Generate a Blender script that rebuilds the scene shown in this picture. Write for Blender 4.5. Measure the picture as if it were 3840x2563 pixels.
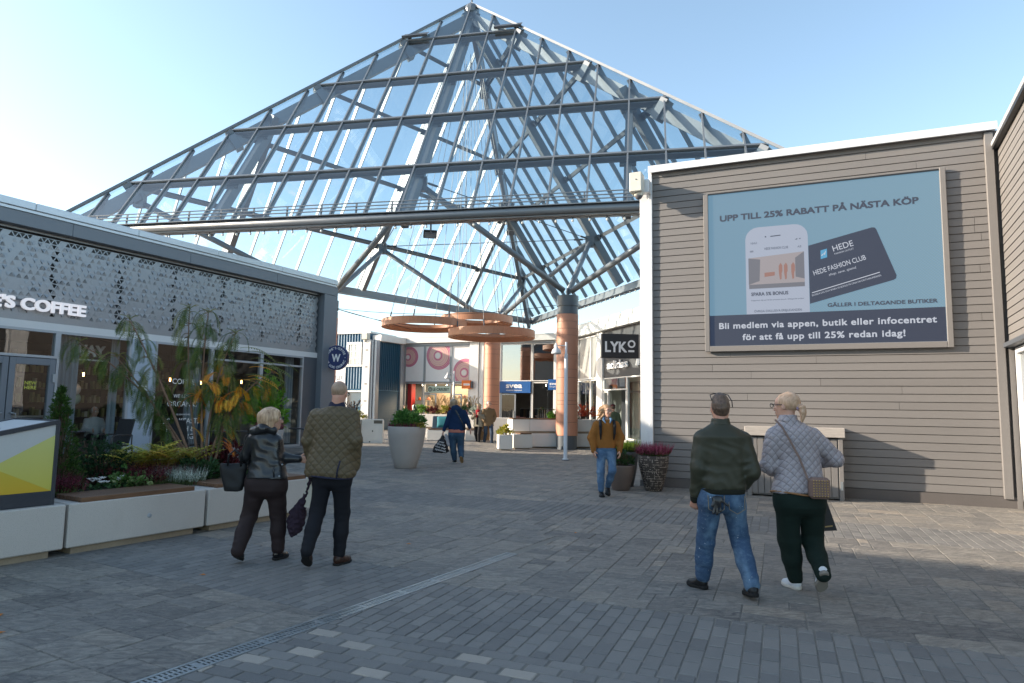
import bpy, math, random
import numpy as np
from math import sin, cos, pi, radians, atan2, hypot, sqrt
from mathutils import Vector, Matrix, noise as mnoise
for o in list(bpy.data.objects): bpy.data.objects.remove(o)
sc = bpy.context.scene
C = sc.collection
# ---------------------------------------------------------------- camera
cam_d = bpy.data.cameras.new('camera')
cam_d.sensor_width = 36.0; cam_d.lens = 2491.0/3840*36
cam_d.clip_start = 0.05; cam_d.clip_end = 3000
cam = bpy.data.objects.new('camera', cam_d); C.objects.link(cam)
PITCH, ROLL = 0.1001, 0.0160
fw = Vector((0, cos(PITCH), sin(PITCH))); up0 = Vector((0, -sin(PITCH), cos(PITCH))); rt0 = Vector((1, 0, 0))
rt = rt0*cos(ROLL) + up0*sin(ROLL); up = up0*cos(ROLL) - rt0*sin(ROLL)
cam.matrix_world = Matrix(((rt.x, up.x, -fw.x, 0), (rt.y, up.y, -fw.y, 0), (rt.z, up.z, -fw.z, 1.65), (0, 0, 0, 1)))
sc.camera = cam
# ---------------------------------------------------------------- sky, sun, exposure
SUN_EL, SUN_AZ = radians(19.0), radians(-88.0)      # azimuth measured from +Y towards +X
w = bpy.data.worlds.new('World'); sc.world = w; w.use_nodes = True
nt = w.node_tree; bg = nt.nodes['Background']
sky = nt.nodes.new('ShaderNodeTexSky'); sky.sky_type = 'NISHITA'; sky.sun_disc = False
sky.sun_elevation = SUN_EL; sky.sun_rotation = SUN_AZ; sky.air_density = 1.0; sky.dust_density = 0.9; sky.ozone_density = 1.6
hs_ = nt.nodes.new('ShaderNodeHueSaturation'); hs_.inputs['Saturation'].default_value = .9; hs_.inputs['Hue'].default_value = .49
nt.links.new(sky.outputs[0], hs_.inputs['Color']); nt.links.new(hs_.outputs[0], bg.inputs[0]); bg.inputs[1].default_value = 0.14
sd = bpy.data.lights.new('sun', 'SUN'); sd.energy = 4.0; sd.angle = radians(0.5); sd.color = (1, 0.86, 0.70)
sun = bpy.data.objects.new('sun', sd); C.objects.link(sun)
sdir = Vector((sin(SUN_AZ)*cos(SUN_EL), cos(SUN_AZ)*cos(SUN_EL), sin(SUN_EL)))
sun.rotation_euler = sdir.to_track_quat('Z', 'Y').to_euler(); sun.location = (-40, 10, 30)
sc.view_settings.view_transform = 'Standard'; sc.view_settings.look = 'None'
sc.view_settings.exposure = 1.38; sc.view_settings.gamma = 1.0
sc.render.resolution_x, sc.render.resolution_y = 1024, 683
sc.cycles.max_bounces = 8; sc.cycles.transparent_max_bounces = 24
# ---------------------------------------------------------------- materials
def _nodes(name):
    m = bpy.data.materials.new(name); m.use_nodes = True
    return m, m.node_tree, m.node_tree.nodes['Principled BSDF']
def N(t, typ, **kw):
    n = t.nodes.new(typ)
    for k, v in kw.items():
        if isinstance(k, str) and k.startswith('i_'): n.inputs[k[2:].replace('_', ' ')].default_value = v
        else: setattr(n, k, v)
    return n
def L(t, a, b): t.links.new(a, b)
def c4(c): return (c[0], c[1], c[2], 1.0)
def mixc(t, fac, a, b, mode='MIX'):
    n = t.nodes.new('ShaderNodeMix'); n.data_type = 'RGBA'; n.blend_type = mode
    for s, v in ((n.inputs[0], fac), (n.inputs[6], a), (n.inputs[7], b)):
        if hasattr(v, 'links') or hasattr(v, 'is_output'): L(t, v, s)
        elif isinstance(v, (int, float)): s.default_value = v
        else: s.default_value = c4(v)
    return n.outputs[2]
def mth(t, op, a, b=None, clamp=False):
    n = t.nodes.new('ShaderNodeMath'); n.operation = op; n.use_clamp = clamp
    for i, v in enumerate((a, b)):
        if v is None: continue
        if hasattr(v, 'is_output'): L(t, v, n.inputs[i])
        else: n.inputs[i].default_value = v
    return n.outputs[0]
def ramp(t, src, stops):
    n = t.nodes.new('ShaderNodeValToRGB'); L(t, src, n.inputs[0])
    e = n.color_ramp.elements
    while len(e) < len(stops): e.new(0.5)
    for i, (p, c) in enumerate(stops):
        e[i].position = p; e[i].color = c4(c) if not isinstance(c, (int, float)) else (c, c, c, 1)
    return n.outputs[0]
def noise(t, scale, detail=4, rough=.55, vec=None, dist=0):
    n = N(t, 'ShaderNodeTexNoise'); n.inputs['Scale'].default_value = scale; n.inputs['Detail'].default_value = detail
    n.inputs['Roughness'].default_value = rough; n.inputs['Distortion'].default_value = dist
    if vec is not None: L(t, vec, n.inputs['Vector'])
    return n.outputs['Fac']
def objco(t): return N(t, 'ShaderNodeTexCoord').outputs['Object']
def stretch(t, vec, s):
    n = N(t, 'ShaderNodeMapping'); n.inputs['Scale'].default_value = s; L(t, vec, n.inputs['Vector']); return n.outputs[0]
def bump(t, b, h, strength=.3, dist=.01):
    n = N(t, 'ShaderNodeBump'); n.inputs['Strength'].default_value = strength; n.inputs['Distance'].default_value = dist
    L(t, h, n.inputs['Height']); L(t, n.outputs[0], b.inputs['Normal']); return n
def attr(t, name, out='Fac'):
    n = N(t, 'ShaderNodeAttribute'); n.attribute_name = name; return n.outputs[out]
def mul(c, k): return tuple(min(1, max(0, x*k)) for x in c)
_mc = {}
def mat(name, col, rough=.6, metal=0.0, var=.12, vs=3.0, fs=40.0, bmp=.0, bs=60.0, bd=.004, st=(1, 1, 1), col2=None, tint=None, spec=.5, coat=0):
    """general painted / cast / woven surface: broad and fine tone variation, roughness variation, optional bump."""
    if name in _mc: return _mc[name]
    m, t, b = _nodes(name); v = stretch(t, objco(t), st)
    n1 = noise(t, vs, 5, .6, v); n2 = noise(t, fs, 3, .6, v)
    f = mth(t, 'ADD', mth(t, 'MULTIPLY', n1, .6), mth(t, 'MULTIPLY', n2, .4))
    f = ramp(t, f, ((.3, 0.0), (.7, 1.0)))
    a = mul(col, 1-var); c = col2 if col2 else mul(col, 1+var)
    cc = mixc(t, f, a, c)
    if tint:
        cc = mixc(t, attr(t, 'tint'), cc, tint)
    L(t, cc, b.inputs['Base Color'])
    r = N(t, 'ShaderNodeMapRange'); L(t, n1, r.inputs[0]); r.inputs[3].default_value = max(.02, rough-.1); r.inputs[4].default_value = min(1, rough+.1)
    L(t, r.outputs[0], b.inputs['Roughness']); b.inputs['Metallic'].default_value = metal
    b.inputs['Specular IOR Level'].default_value = spec
    if coat: b.inputs['Coat Weight'].default_value = coat
    if bmp: bump(t, b, noise(t, bs, 4, .6, v), bmp, bd)
    _mc[name] = m; return m
def leafmat(name, c1, c2, c3=None, rough=.5, trans=.25):
    if name in _mc: return _mc[name]
    if trans: c1, c2, c3 = mul(c1, 1.5), mul(c2, 1.5), (mul(c3, 1.4) if c3 else None)
    m, t, b = _nodes(name)
    st = [(0, c1), (.6, c2)] + ([(1, c3)] if c3 else [])
    col = ramp(t, attr(t, 'tint'), st)
    col = mixc(t, mth(t, 'MULTIPLY', noise(t, 30, 2, .5, objco(t)), .4), col, mul(c1, .6))
    L(t, col, b.inputs['Base Color']); b.inputs['Roughness'].default_value = rough; b.inputs['Specular IOR Level'].default_value = .3
    tr = N(t, 'ShaderNodeBsdfTranslucent'); L(t, col, tr.inputs[0])
    mx = N(t, 'ShaderNodeMixShader'); mx.inputs[0].default_value = trans
    L(t, b.outputs[0], mx.inputs[1]); L(t, tr.outputs[0], mx.inputs[2]); L(t, mx.outputs[0], t.nodes['Material Output'].inputs[0])
    _mc[name] = m; return m
def glassmat(name, tint=(.9, .95, .96), refl=1.0, rough=0.0, base=.0, wav=0.0):
    if name in _mc: return _mc[name]
    m, t, b = _nodes(name); t.nodes.remove(b)
    fr = N(t, 'ShaderNodeFresnel'); L(t, mth(t, 'SUBTRACT', 1.5, mth(t, 'MULTIPLY', N(t, 'ShaderNodeNewGeometry').outputs['Backfacing'], .8333)), fr.inputs[0])
    f = mth(t, 'ADD', mth(t, 'MULTIPLY', fr.outputs[0], refl), base, True)
    tr = N(t, 'ShaderNodeBsdfTransparent'); tr.inputs[0].default_value = c4(tint)
    gl = N(t, 'ShaderNodeBsdfGlossy'); gl.inputs['Roughness'].default_value = rough
    if wav:
        bp = N(t, 'ShaderNodeBump'); bp.inputs['Strength'].default_value = wav; bp.inputs['Distance'].default_value = .02
        L(t, noise(t, .9, 2, .5, objco(t)), bp.inputs['Height']); L(t, bp.outputs[0], gl.inputs['Normal'])
    mx = N(t, 'ShaderNodeMixShader'); L(t, f, mx.inputs[0]); L(t, tr.outputs[0], mx.inputs[1]); L(t, gl.outputs[0], mx.inputs[2])
    L(t, mx.outputs[0], t.nodes['Material Output'].inputs[0])
    _mc[name] = m; return m
def emit(name, col, s=1.0):
    if name in _mc: return _mc[name]
    m, t, b = _nodes(name); b.inputs['Base Color'].default_value = c4(mul(col, .5))
    b.inputs['Emission Color'].default_value = c4(col); b.inputs['Emission Strength'].default_value = s; b.inputs['Roughness'].default_value = .4
    _mc[name] = m; return m
def woodmat(name, c1, c2, axis='X', sc_=6.0, rough=.55, bmp=.25):
    if name in _mc: return _mc[name]
    m, t, b = _nodes(name)
    s = {'X': (.12, 1, 1), 'Y': (1, .12, 1), 'Z': (1, 1, .12)}[axis]
    v = stretch(t, objco(t), s)
    n1 = noise(t, sc_*3, 6, .65, v, 1.5); n2 = noise(t, sc_*14, 3, .6, v)
    f = mth(t, 'ADD', mth(t, 'MULTIPLY', n1, .65), mth(t, 'MULTIPLY', n2, .35))
    cc = mixc(t, ramp(t, f, ((.35, 0.), (.65, 1.))), c1, c2)
    cc = mixc(t, mth(t, 'MULTIPLY', attr(t, 'tint'), .35), cc, mul(c1, .55))
    L(t, cc, b.inputs['Base Color'])
    b.inputs['Roughness'].default_value = rough; bump(t, b, f, bmp, .003)
    _mc[name] = m; return m
# ---------------------------------------------------------------- mesh builder
class MB:
    def __init__(s): s.v = []; s.f = []; s.t = []; s.M = None; s.tint = 0.0
    def add(s, vs, fs, tint=None):
        o = len(s.v)
        if s.M is not None: vs = [s.M @ Vector(p) for p in vs]
        s.v.extend([tuple(p) for p in vs]); s.f.extend([tuple(i+o for i in f) for f in fs])
        s.t.extend([s.tint if tint is None else tint]*len(fs)); return s
    def quad(s, a, b, c, d, tint=None): return s.add([a, b, c, d], [(0, 1, 2, 3)], tint)
    def box(s, x0, x1, y0, y1, z0, z1, tint=None):
        v = [(x0, y0, z0), (x1, y0, z0), (x1, y1, z0), (x0, y1, z0), (x0, y0, z1), (x1, y0, z1), (x1, y1, z1), (x0, y1, z1)]
        return s.add(v, [(0, 3, 2, 1), (4, 5, 6, 7), (0, 1, 5, 4), (1, 2, 6, 5), (2, 3, 7, 6), (3, 0, 4, 7)], tint)
    def bbox(s, x0, x1, y0, y1, z0, z1, b=.01, tint=None):
        """box with bevelled edges"""
        x0, x1 = min(x0, x1), max(x0, x1); y0, y1 = min(y0, y1), max(y0, y1); z0, z1 = min(z0, z1), max(z0, z1)
        b = min(b, (x1-x0)*.45, (y1-y0)*.45, (z1-z0)*.45)
        vs = []; idx = {}
        for i, X in enumerate((x0, x1)):
            for j, Y in enumerate((y0, y1)):
                for k, Z in enumerate((z0, z1)):
                    sx, sy, sz = (1, -1)[i], (1, -1)[j], (1, -1)[k]
                    idx[i, j, k, 0] = len(vs); vs.append((X, Y+sy*b, Z+sz*b))
                    idx[i, j, k, 1] = len(vs); vs.append((X+sx*b, Y, Z+sz*b))
                    idx[i, j, k, 2] = len(vs); vs.append((X+sx*b, Y+sy*b, Z))
        fs = []
        for i in (0, 1): fs.append([idx[i, 0, 0, 0], idx[i, 1, 0, 0], idx[i, 1, 1, 0], idx[i, 0, 1, 0]][::(-1, 1)[i]])
        for j in (0, 1): fs.append([idx[0, j, 0, 1], idx[1, j, 0, 1], idx[1, j, 1, 1], idx[0, j, 1, 1]][::(1, -1)[j]])
        for k in (0, 1): fs.append([idx[0, 0, k, 2], idx[1, 0, k, 2], idx[1, 1, k, 2], idx[0, 1, k, 2]][::(-1, 1)[k]])
        for i in (0, 1):
            for j in (0, 1): fs.append([idx[i, j, 0, 0], idx[i, j, 1, 0], idx[i, j, 1, 1], idx[i, j, 0, 1]])
            for k in (0, 1): fs.append([idx[i, 0, k, 0], idx[i, 1, k, 0], idx[i, 1, k, 2], idx[i, 0, k, 2]])
        for j in (0, 1):
            for k in (0, 1): fs.append([idx[0, j, k, 1], idx[1, j, k, 1], idx[1, j, k, 2], idx[0, j, k, 2]])
        for i in (0, 1):
            for j in (0, 1):
                for k in (0, 1): fs.append([idx[i, j, k, q] for q in (0, 1, 2)])
        return s.add(vs, fs, tint)
    def bar(s, p0, p1, w, h, upv=(0, 0, 1), tint=None, off=0.0, end=0.0):
        """beam p0-p1; w across, h along upv (centred, shifted by off along upv)"""
        p0, p1 = Vector(p0), Vector(p1); d = (p1-p0); d.normalize(); p0 = p0-d*end; p1 = p1+d*end
        u = Vector(upv); u = (u-d*u.dot(d))
        if u.length < 1e-5: u = Vector((1, 0, 0)); u = u-d*u.dot(d)
        u.normalize(); x = d.cross(u); x.normalize()
        vs = []
        for p in (p0, p1):
            for a, b in ((-1, -1), (1, -1), (1, 1), (-1, 1)): vs.append(p+x*(a*w/2)+u*(b*h/2+off))
        return s.add(vs, [(0, 3, 2, 1), (4, 5, 6, 7), (0, 1, 5, 4), (1, 2, 6, 5), (2, 3, 7, 6), (3, 0, 4, 7)], tint)
    def tube(s, pts, r, n=8, cap=True, tint=None, closed=False):
        pts = [Vector(p) for p in pts]; k = len(pts); rs = r if isinstance(r, (list, tuple)) else [r]*k
        vs = []; prev = None
        for i, p in enumerate(pts):
            if closed: d = pts[(i+1) % k]-pts[i-1]
            else: d = pts[min(i+1, k-1)]-pts[max(i-1, 0)]
            if d.length < 1e-9: d = Vector((0, 0, 1))
            d.normalize()
            if prev is None:
                a = Vector((0, 0, 1)) if abs(d.z) < .9 else Vector((1, 0, 0))
                a = a-d*a.dot(d)
            else: a = prev-d*prev.dot(d)
            if a.length < 1e-6: a = d.orthogonal()
            a.normalize(); prev = a; b = d.cross(a)
            for j in range(n):
                t = 2*pi*j/n; vs.append(p+(a*cos(t)+b*sin(t))*rs[i])
        fs = []
        for i in range(k if closed else k-1):
            for j in range(n):
                a0 = i*n+j; a1 = i*n+(j+1) % n; i2 = (i+1) % k
                fs.append((a0, a1, i2*n+(j+1) % n, i2*n+j))
        if cap and not closed: fs.append(tuple(range(n))[::-1]); fs.append(tuple((k-1)*n+j for j in range(n)))
        return s.add(vs, fs, tint)
    def lathe(s, prof, n=24, c=(0, 0, 0), closed=False, sx=1, sy=1, tint=None):
        k = len(prof); vs = []
        for r, z in prof:
            for j in range(n):
                t = 2*pi*j/n; vs.append((c[0]+r*cos(t)*sx, c[1]+r*sin(t)*sy, c[2]+z))
        fs = []
        for i in range(k if closed else k-1):
            for j in range(n):
                i2 = (i+1) % k; fs.append((i*n+j, i*n+(j+1) % n, i2*n+(j+1) % n, i2*n+j))
        return s.add(vs, fs, tint)
    def facet(s, prof, n=24, c=(0, 0, 0), tint=None, closed=False):
        """turned shape whose profile corners stay crisp"""
        for p, q in zip(prof, list(prof)[1:]+(list(prof)[:1] if closed else [])):
            if p != q: s.lathe([p, q], n, c, tint=tint)
        return s
    def ball(s, c, r, n=10, m=7, sx=1, sy=1, sz=1, tint=None):
        vs = [(c[0], c[1], c[2]-r*sz)]
        for i in range(1, m):
            p = -pi/2+pi*i/m
            for j in range(n): vs.append((c[0]+r*cos(p)*cos(2*pi*j/n)*sx, c[1]+r*cos(p)*sin(2*pi*j/n)*sy, c[2]+r*sin(p)*sz))
        vs.append((c[0], c[1], c[2]+r*sz)); fs = []
        for j in range(n):
            fs.append((0, 1+(j+1) % n, 1+j)); fs.append((len(vs)-1, 1+(m-2)*n+j, 1+(m-2)*n+(j+1) % n))
        for i in range(m-2):
            for j in range(n): fs.append((1+i*n+j, 1+i*n+(j+1) % n, 1+(i+1)*n+(j+1) % n, 1+(i+1)*n+j))
        return s.add(vs, fs, tint)
    def prism(s, poly, z0, z1, tint=None):
        n = len(poly); vs = [(x, y, z0) for x, y in poly]+[(x, y, z1) for x, y in poly]
        fs = [tuple(range(n))[::-1], tuple(range(n, 2*n))]+[(i, (i+1) % n, n+(i+1) % n, n+i) for i in range(n)]
        return s.add(vs, fs, tint)
    def build(s, name, m, parent=None, smooth=False, loc=None, rot=None):
        me = bpy.data.meshes.new(name); me.from_pydata(s.v, [], s.f); me.materials.append(m)
        a = me.attributes.new('tint', 'FLOAT', 'FACE'); a.data.foreach_set('value', np.array(s.t, dtype=np.float32))
        if smooth: me.polygons.foreach_set('use_smooth', [True]*len(me.polygons))
        me.update()
        return link(name, me, parent, loc, rot)
def link(name, me, parent=None, loc=None, rot=None):
    o = bpy.data.objects.new(name, me); C.objects.link(o)
    if parent is not None: o.parent = parent
    if loc is not None: o.location = loc
    if rot is not None: o.rotation_euler = rot
    return o
def tag(o, label, cat, group=None):
    o['label'] = label; o['category'] = cat
    if group: o['group'] = group
    return o
def thing(name, label, cat, loc=(0, 0, 0), rz=0.0, group=None):
    o = bpy.data.objects.new(name, None); C.objects.link(o); o.location = loc; o.rotation_euler = (0, 0, rz); o.empty_display_size = .2
    return tag(o, label, cat, group)
def struct(o): o['kind'] = 'structure'; return o
def kids(o): return [x for x in bpy.data.objects if x.parent == o]
def dup(o, loc, rz, label=None, scale=None):
    ks = {}
    for x in bpy.data.objects:
        if x.parent: ks.setdefault(x.parent.name, []).append(x)
    def cp(src, par):
        c = src.copy(); C.objects.link(c)
        if par: c.parent = par
        for k in ks.get(src.name, []): cp(k, c)
        return c
    r = cp(o, None); r.location = loc; r.rotation_euler = (0, 0, rz)
    if scale: r.scale = scale
    if label: r['label'] = label
    return r
# ---------------------------------------------------------------- lettering
_fc = {}
def glyphs(txt, size=1.0, off=0.0, ext=.0, shear=0.0, space=1.0):
    key = (txt, size, off, ext, shear, space)
    if key in _fc: return _fc[key]
    cu = bpy.data.curves.new('t', 'FONT'); cu.body = txt; cu.size = size; cu.offset = off; cu.extrude = ext; cu.shear = shear; cu.space_character = space
    cu.align_x = 'LEFT'; cu.resolution_u = 4
    o = bpy.data.objects.new('t', cu); C.objects.link(o)
    dg = bpy.context.evaluated_depsgraph_get(); me = o.evaluated_get(dg).to_mesh()
    vs = [tuple(v.co) for v in me.vertices]; fs = [tuple(p.vertices) for p in me.polygons]
    o.evaluated_get(dg).to_mesh_clear(); bpy.data.objects.remove(o); bpy.data.curves.remove(cu)
    _fc[key] = (vs, fs); return vs, fs
def text(mb, txt, x, z, h, y=0.0, off=0.0, ext=.004, align='C', wid=None, shear=0.0, space=1.0, rot=0.0, tint=None):
    """lettering in the local x-z plane facing -y; h = cap height, z = baseline; heavy weights are laid twice, slightly apart"""
    if off > .018:
        e = (off-.012)*h/.7*.8
        for i, (dx, dz) in enumerate(((-e, -e), (e, -e), (e, e), (-e, e))): text(mb, txt, x+dx, z+dz, h, y-.0006*i, .012, ext, align, wid, shear, space, rot, tint)
        return mb
    s = h/.7
    vs, fs = glyphs(txt, s, off*s, ext, shear, space)
    if not vs: return mb
    xs = [v[0] for v in vs]; x0, x1 = min(xs), max(xs); k = 1.0 if wid is None else wid/(x1-x0)
    ax = {'C': (x0+x1)/2, 'L': x0, 'R': x1}[align]
    cr, sr = cos(rot), sin(rot); out = []
    for a, b, c in vs:
        a = (a-ax)*k; out.append((x+a*cr-b*sr, y-c, z+a*sr+b*cr))
    return mb.add(out, fs, tint)
def ground_h(x, y):
    """the paving rises gently towards the cafe terrace"""
    d = (x+9.54)*.888-(y-19.5)*.46
    t = min(1, max(0, (6.5-d)/4.5)); t = t*t*(3-2*t)
    s = min(1, max(0, (y-9)/5)); return .17*t*s
class Frame:
    def __init__(s, p0, d): s.o = Vector((p0[0], p0[1], 0)); d = Vector((d[0], d[1], 0)).normalized(); s.x = d; s.y = Vector((-d.y, d.x, 0)); s.r = atan2(d.y, d.x)
    def w(s, a, b, z=0.0):
        p = s.o+s.x*a+s.y*b; return (p.x, p.y, z)
F_CAFE = Frame((-9.54, 19.5), (.46, .888)); F_WALL = Frame((6.4, 13.3), (.916, -.4)); F_SVEA = Frame((2., 40.), (.927, -.374)); F_ADI = Frame((5.1, 33), (.292, -.956))
R_ = random.Random(5)
# ================================================================ ground sheet and paving
m_base = mat('jointing sand', (.2, .185, .16), .95, var=.25, vs=1.2, fs=90, bmp=.3, bs=200)
xs = [-900, -300, -120, -60]+[x*1.0 for x in range(-40, 41)]+[60, 120, 300, 900]
ys = [-300, -80, -30]+[y*1.0 for y in range(-12, 61)]+[80, 150, 400, 1200]
g = MB(); vs = [(x, y, ground_h(x, y)-.0075) for y in ys for x in xs]; nx = len(xs)
g.add(vs, [(j*nx+i, j*nx+i+1, (j+1)*nx+i+1, (j+1)*nx+i) for j in range(len(ys)-1) for i in range(nx-1)])
struct(g.build('ground', m_base))
def slate():
    m, t, b = _nodes('slate paving'); v = objco(t)
    ti = attr(t, 'tint')
    base = ramp(t, ti, ((0, (.05, .045, .04)), (.12, (.13, .122, .11)), (.45, (.23, .21, .18)), (.75, (.3, .265, .215)), (.93, (.37, .31, .235)), (1, (.41, .335, .25))))
    rid = noise(t, 6.5, 8, .7, stretch(t, v, (.75, 1.7, 1)), 2.2)
    fine = noise(t, 60, 4, .6, v)
    brd = noise(t, .45, 4, .6, v)
    c = mixc(t, ramp(t, rid, ((.38, 0.), (.62, 1.))), mixc(t, .55, base, (.035, .037, .042)), mixc(t, .4, base, (.46, .42, .36)))
    c = mixc(t, mth(t, 'MULTIPLY', ramp(t, brd, ((.4, 0.), (.75, 1.))), .3), c, (.22, .195, .17))
    spot = ramp(t, noise(t, 1.3, 5, .6, v, .4), ((.66, 0.), (.74, 1.)))
    c = mixc(t, mth(t, 'MULTIPLY', spot, .35), c, (.05, .045, .045))
    c = mixc(t, .12, c, mixc(t, fine, (.02, .02, .02), (.5, .5, .5)))
    L(t, c, b.inputs['Base Color']); L(t, ramp(t, rid, ((.2, .52), (.8, .8))), b.inputs['Roughness'])
    h = mth(t, 'ADD', rid, mth(t, 'MULTIPLY', fine, .25)); bump(t, b, h, 1.0, .03); return m
def brickm():
    m, t, b = _nodes('concrete block paving'); v = objco(t)
    base = ramp(t, attr(t, 'tint'), ((0, (.1, .097, .092)), (.8, (.2, .19, .172)), (.81, (.36, .315, .26)), (1, (.42, .365, .3))))
    n1 = noise(t, 1.1, 5, .6, v); n2 = noise(t, 160, 3, .6, v); n3 = noise(t, 14, 4, .6, v)
    c = mixc(t, mth(t, 'MULTIPLY', ramp(t, n1, ((.35, 0.), (.7, 1.))), .4), base, (.22, .2, .175))
    c = mixc(t, .22, c, mixc(t, n2, (.02, .02, .02), (.42, .42, .42)))
    c = mixc(t, mth(t, 'MULTIPLY', ramp(t, n3, ((.55, 0.), (.8, 1.))), .3), c, (.25, .24, .225))
    L(t, c, b.inputs['Base Color']); b.inputs['Roughness'].default_value = .72
    bump(t, b, mth(t, 'ADD', n2, mth(t, 'MULTIPLY', n3, .6)), .35, .004); return m
M_SLATE, M_BRICK = slate(), brickm()
def clip(poly, p, n):
    out = []
    for i in range(len(poly)):
        a, b2 = poly[i], poly[(i+1) % len(poly)]
        da = (a[0]-p[0])*n[0]+(a[1]-p[1])*n[1]; db = (b2[0]-p[0])*n[0]+(b2[1]-p[1])*n[1]
        if da >= 0: out.append(a)
        if da*db < 0:
            k = da/(da-db); out.append((a[0]+(b2[0]-a[0])*k, a[1]+(b2[1]-a[1])*k))
    return out
DR0, DR1 = (-2.72, 3.10), (.03, 7.77)                # drain centre line
_dd = Vector((DR1[0]-DR0[0], DR1[1]-DR0[1])).normalized(); DN = (_dd.y, -_dd.x)   # normal, to the right
stains = [(-4.5, 6.35, .55, .22), (-3.75, 5.75, .5, .2), (-2.95, 6.0, .4, .18), (-2.6, 5.55, .35, .15), (-4.9, 5.6, .5, .25), (2.9, 5.35, .5, .25), (3.6, 5.3, .5, .25), (-1.15, 4.6, .3, .12)]
class Paver:
    def __init__(s): s.v = []; s.f = []; s.t = []
    def put(s, poly, tint, rnd, gap=.004, bev=.007):
        n = len(poly)
        if n < 3: return
        cx = sum(p[0] for p in poly)/n; cy = sum(p[1] for p in poly)/n
        A = abs(sum(poly[i][0]*poly[(i+1) % n][1]-poly[(i+1) % n][0]*poly[i][1] for i in range(n)))/2
        if A < .003: return
        tx, ty = rnd.gauss(0, .004), rnd.gauss(0, .004); z0 = rnd.uniform(-.0015, .0015)
        o = len(s.v)
        def ins(d):
            r = []
            for x, y in poly:
                l = hypot(x-cx, y-cy); k = max(.3, (l-d*1.3)/l); r.append((cx+(x-cx)*k, cy+(y-cy)*k))
            return r
        for ring, dz in ((ins(gap), -.02), (ins(gap), -.005), (ins(gap+bev), 0.0)):
            for x, y in ring: s.v.append((x, y, ground_h(x, y)+z0+dz+(x-cx)*tx+(y-cy)*ty))
        for k in (0, 1):
            for i in range(n): s.f.append((o+k*n+i, o+k*n+(i+1) % n, o+(k+1)*n+(i+1) % n, o+(k+1)*n+i))
        s.f.append(tuple(o+2*n+i for i in range(n))); s.t += [tint]*(2*n+1)
    def build(s, name, m):
        b = MB(); b.v, b.f, b.t = s.v, s.f, s.t; return struct(b.build(name, m))
SL, BR = Paver(), Paver()
def visible(x, y): return y > 1.6 and abs(x) < y*.82+1.4 and y < 47
_rn = random.Random(11)
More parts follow.
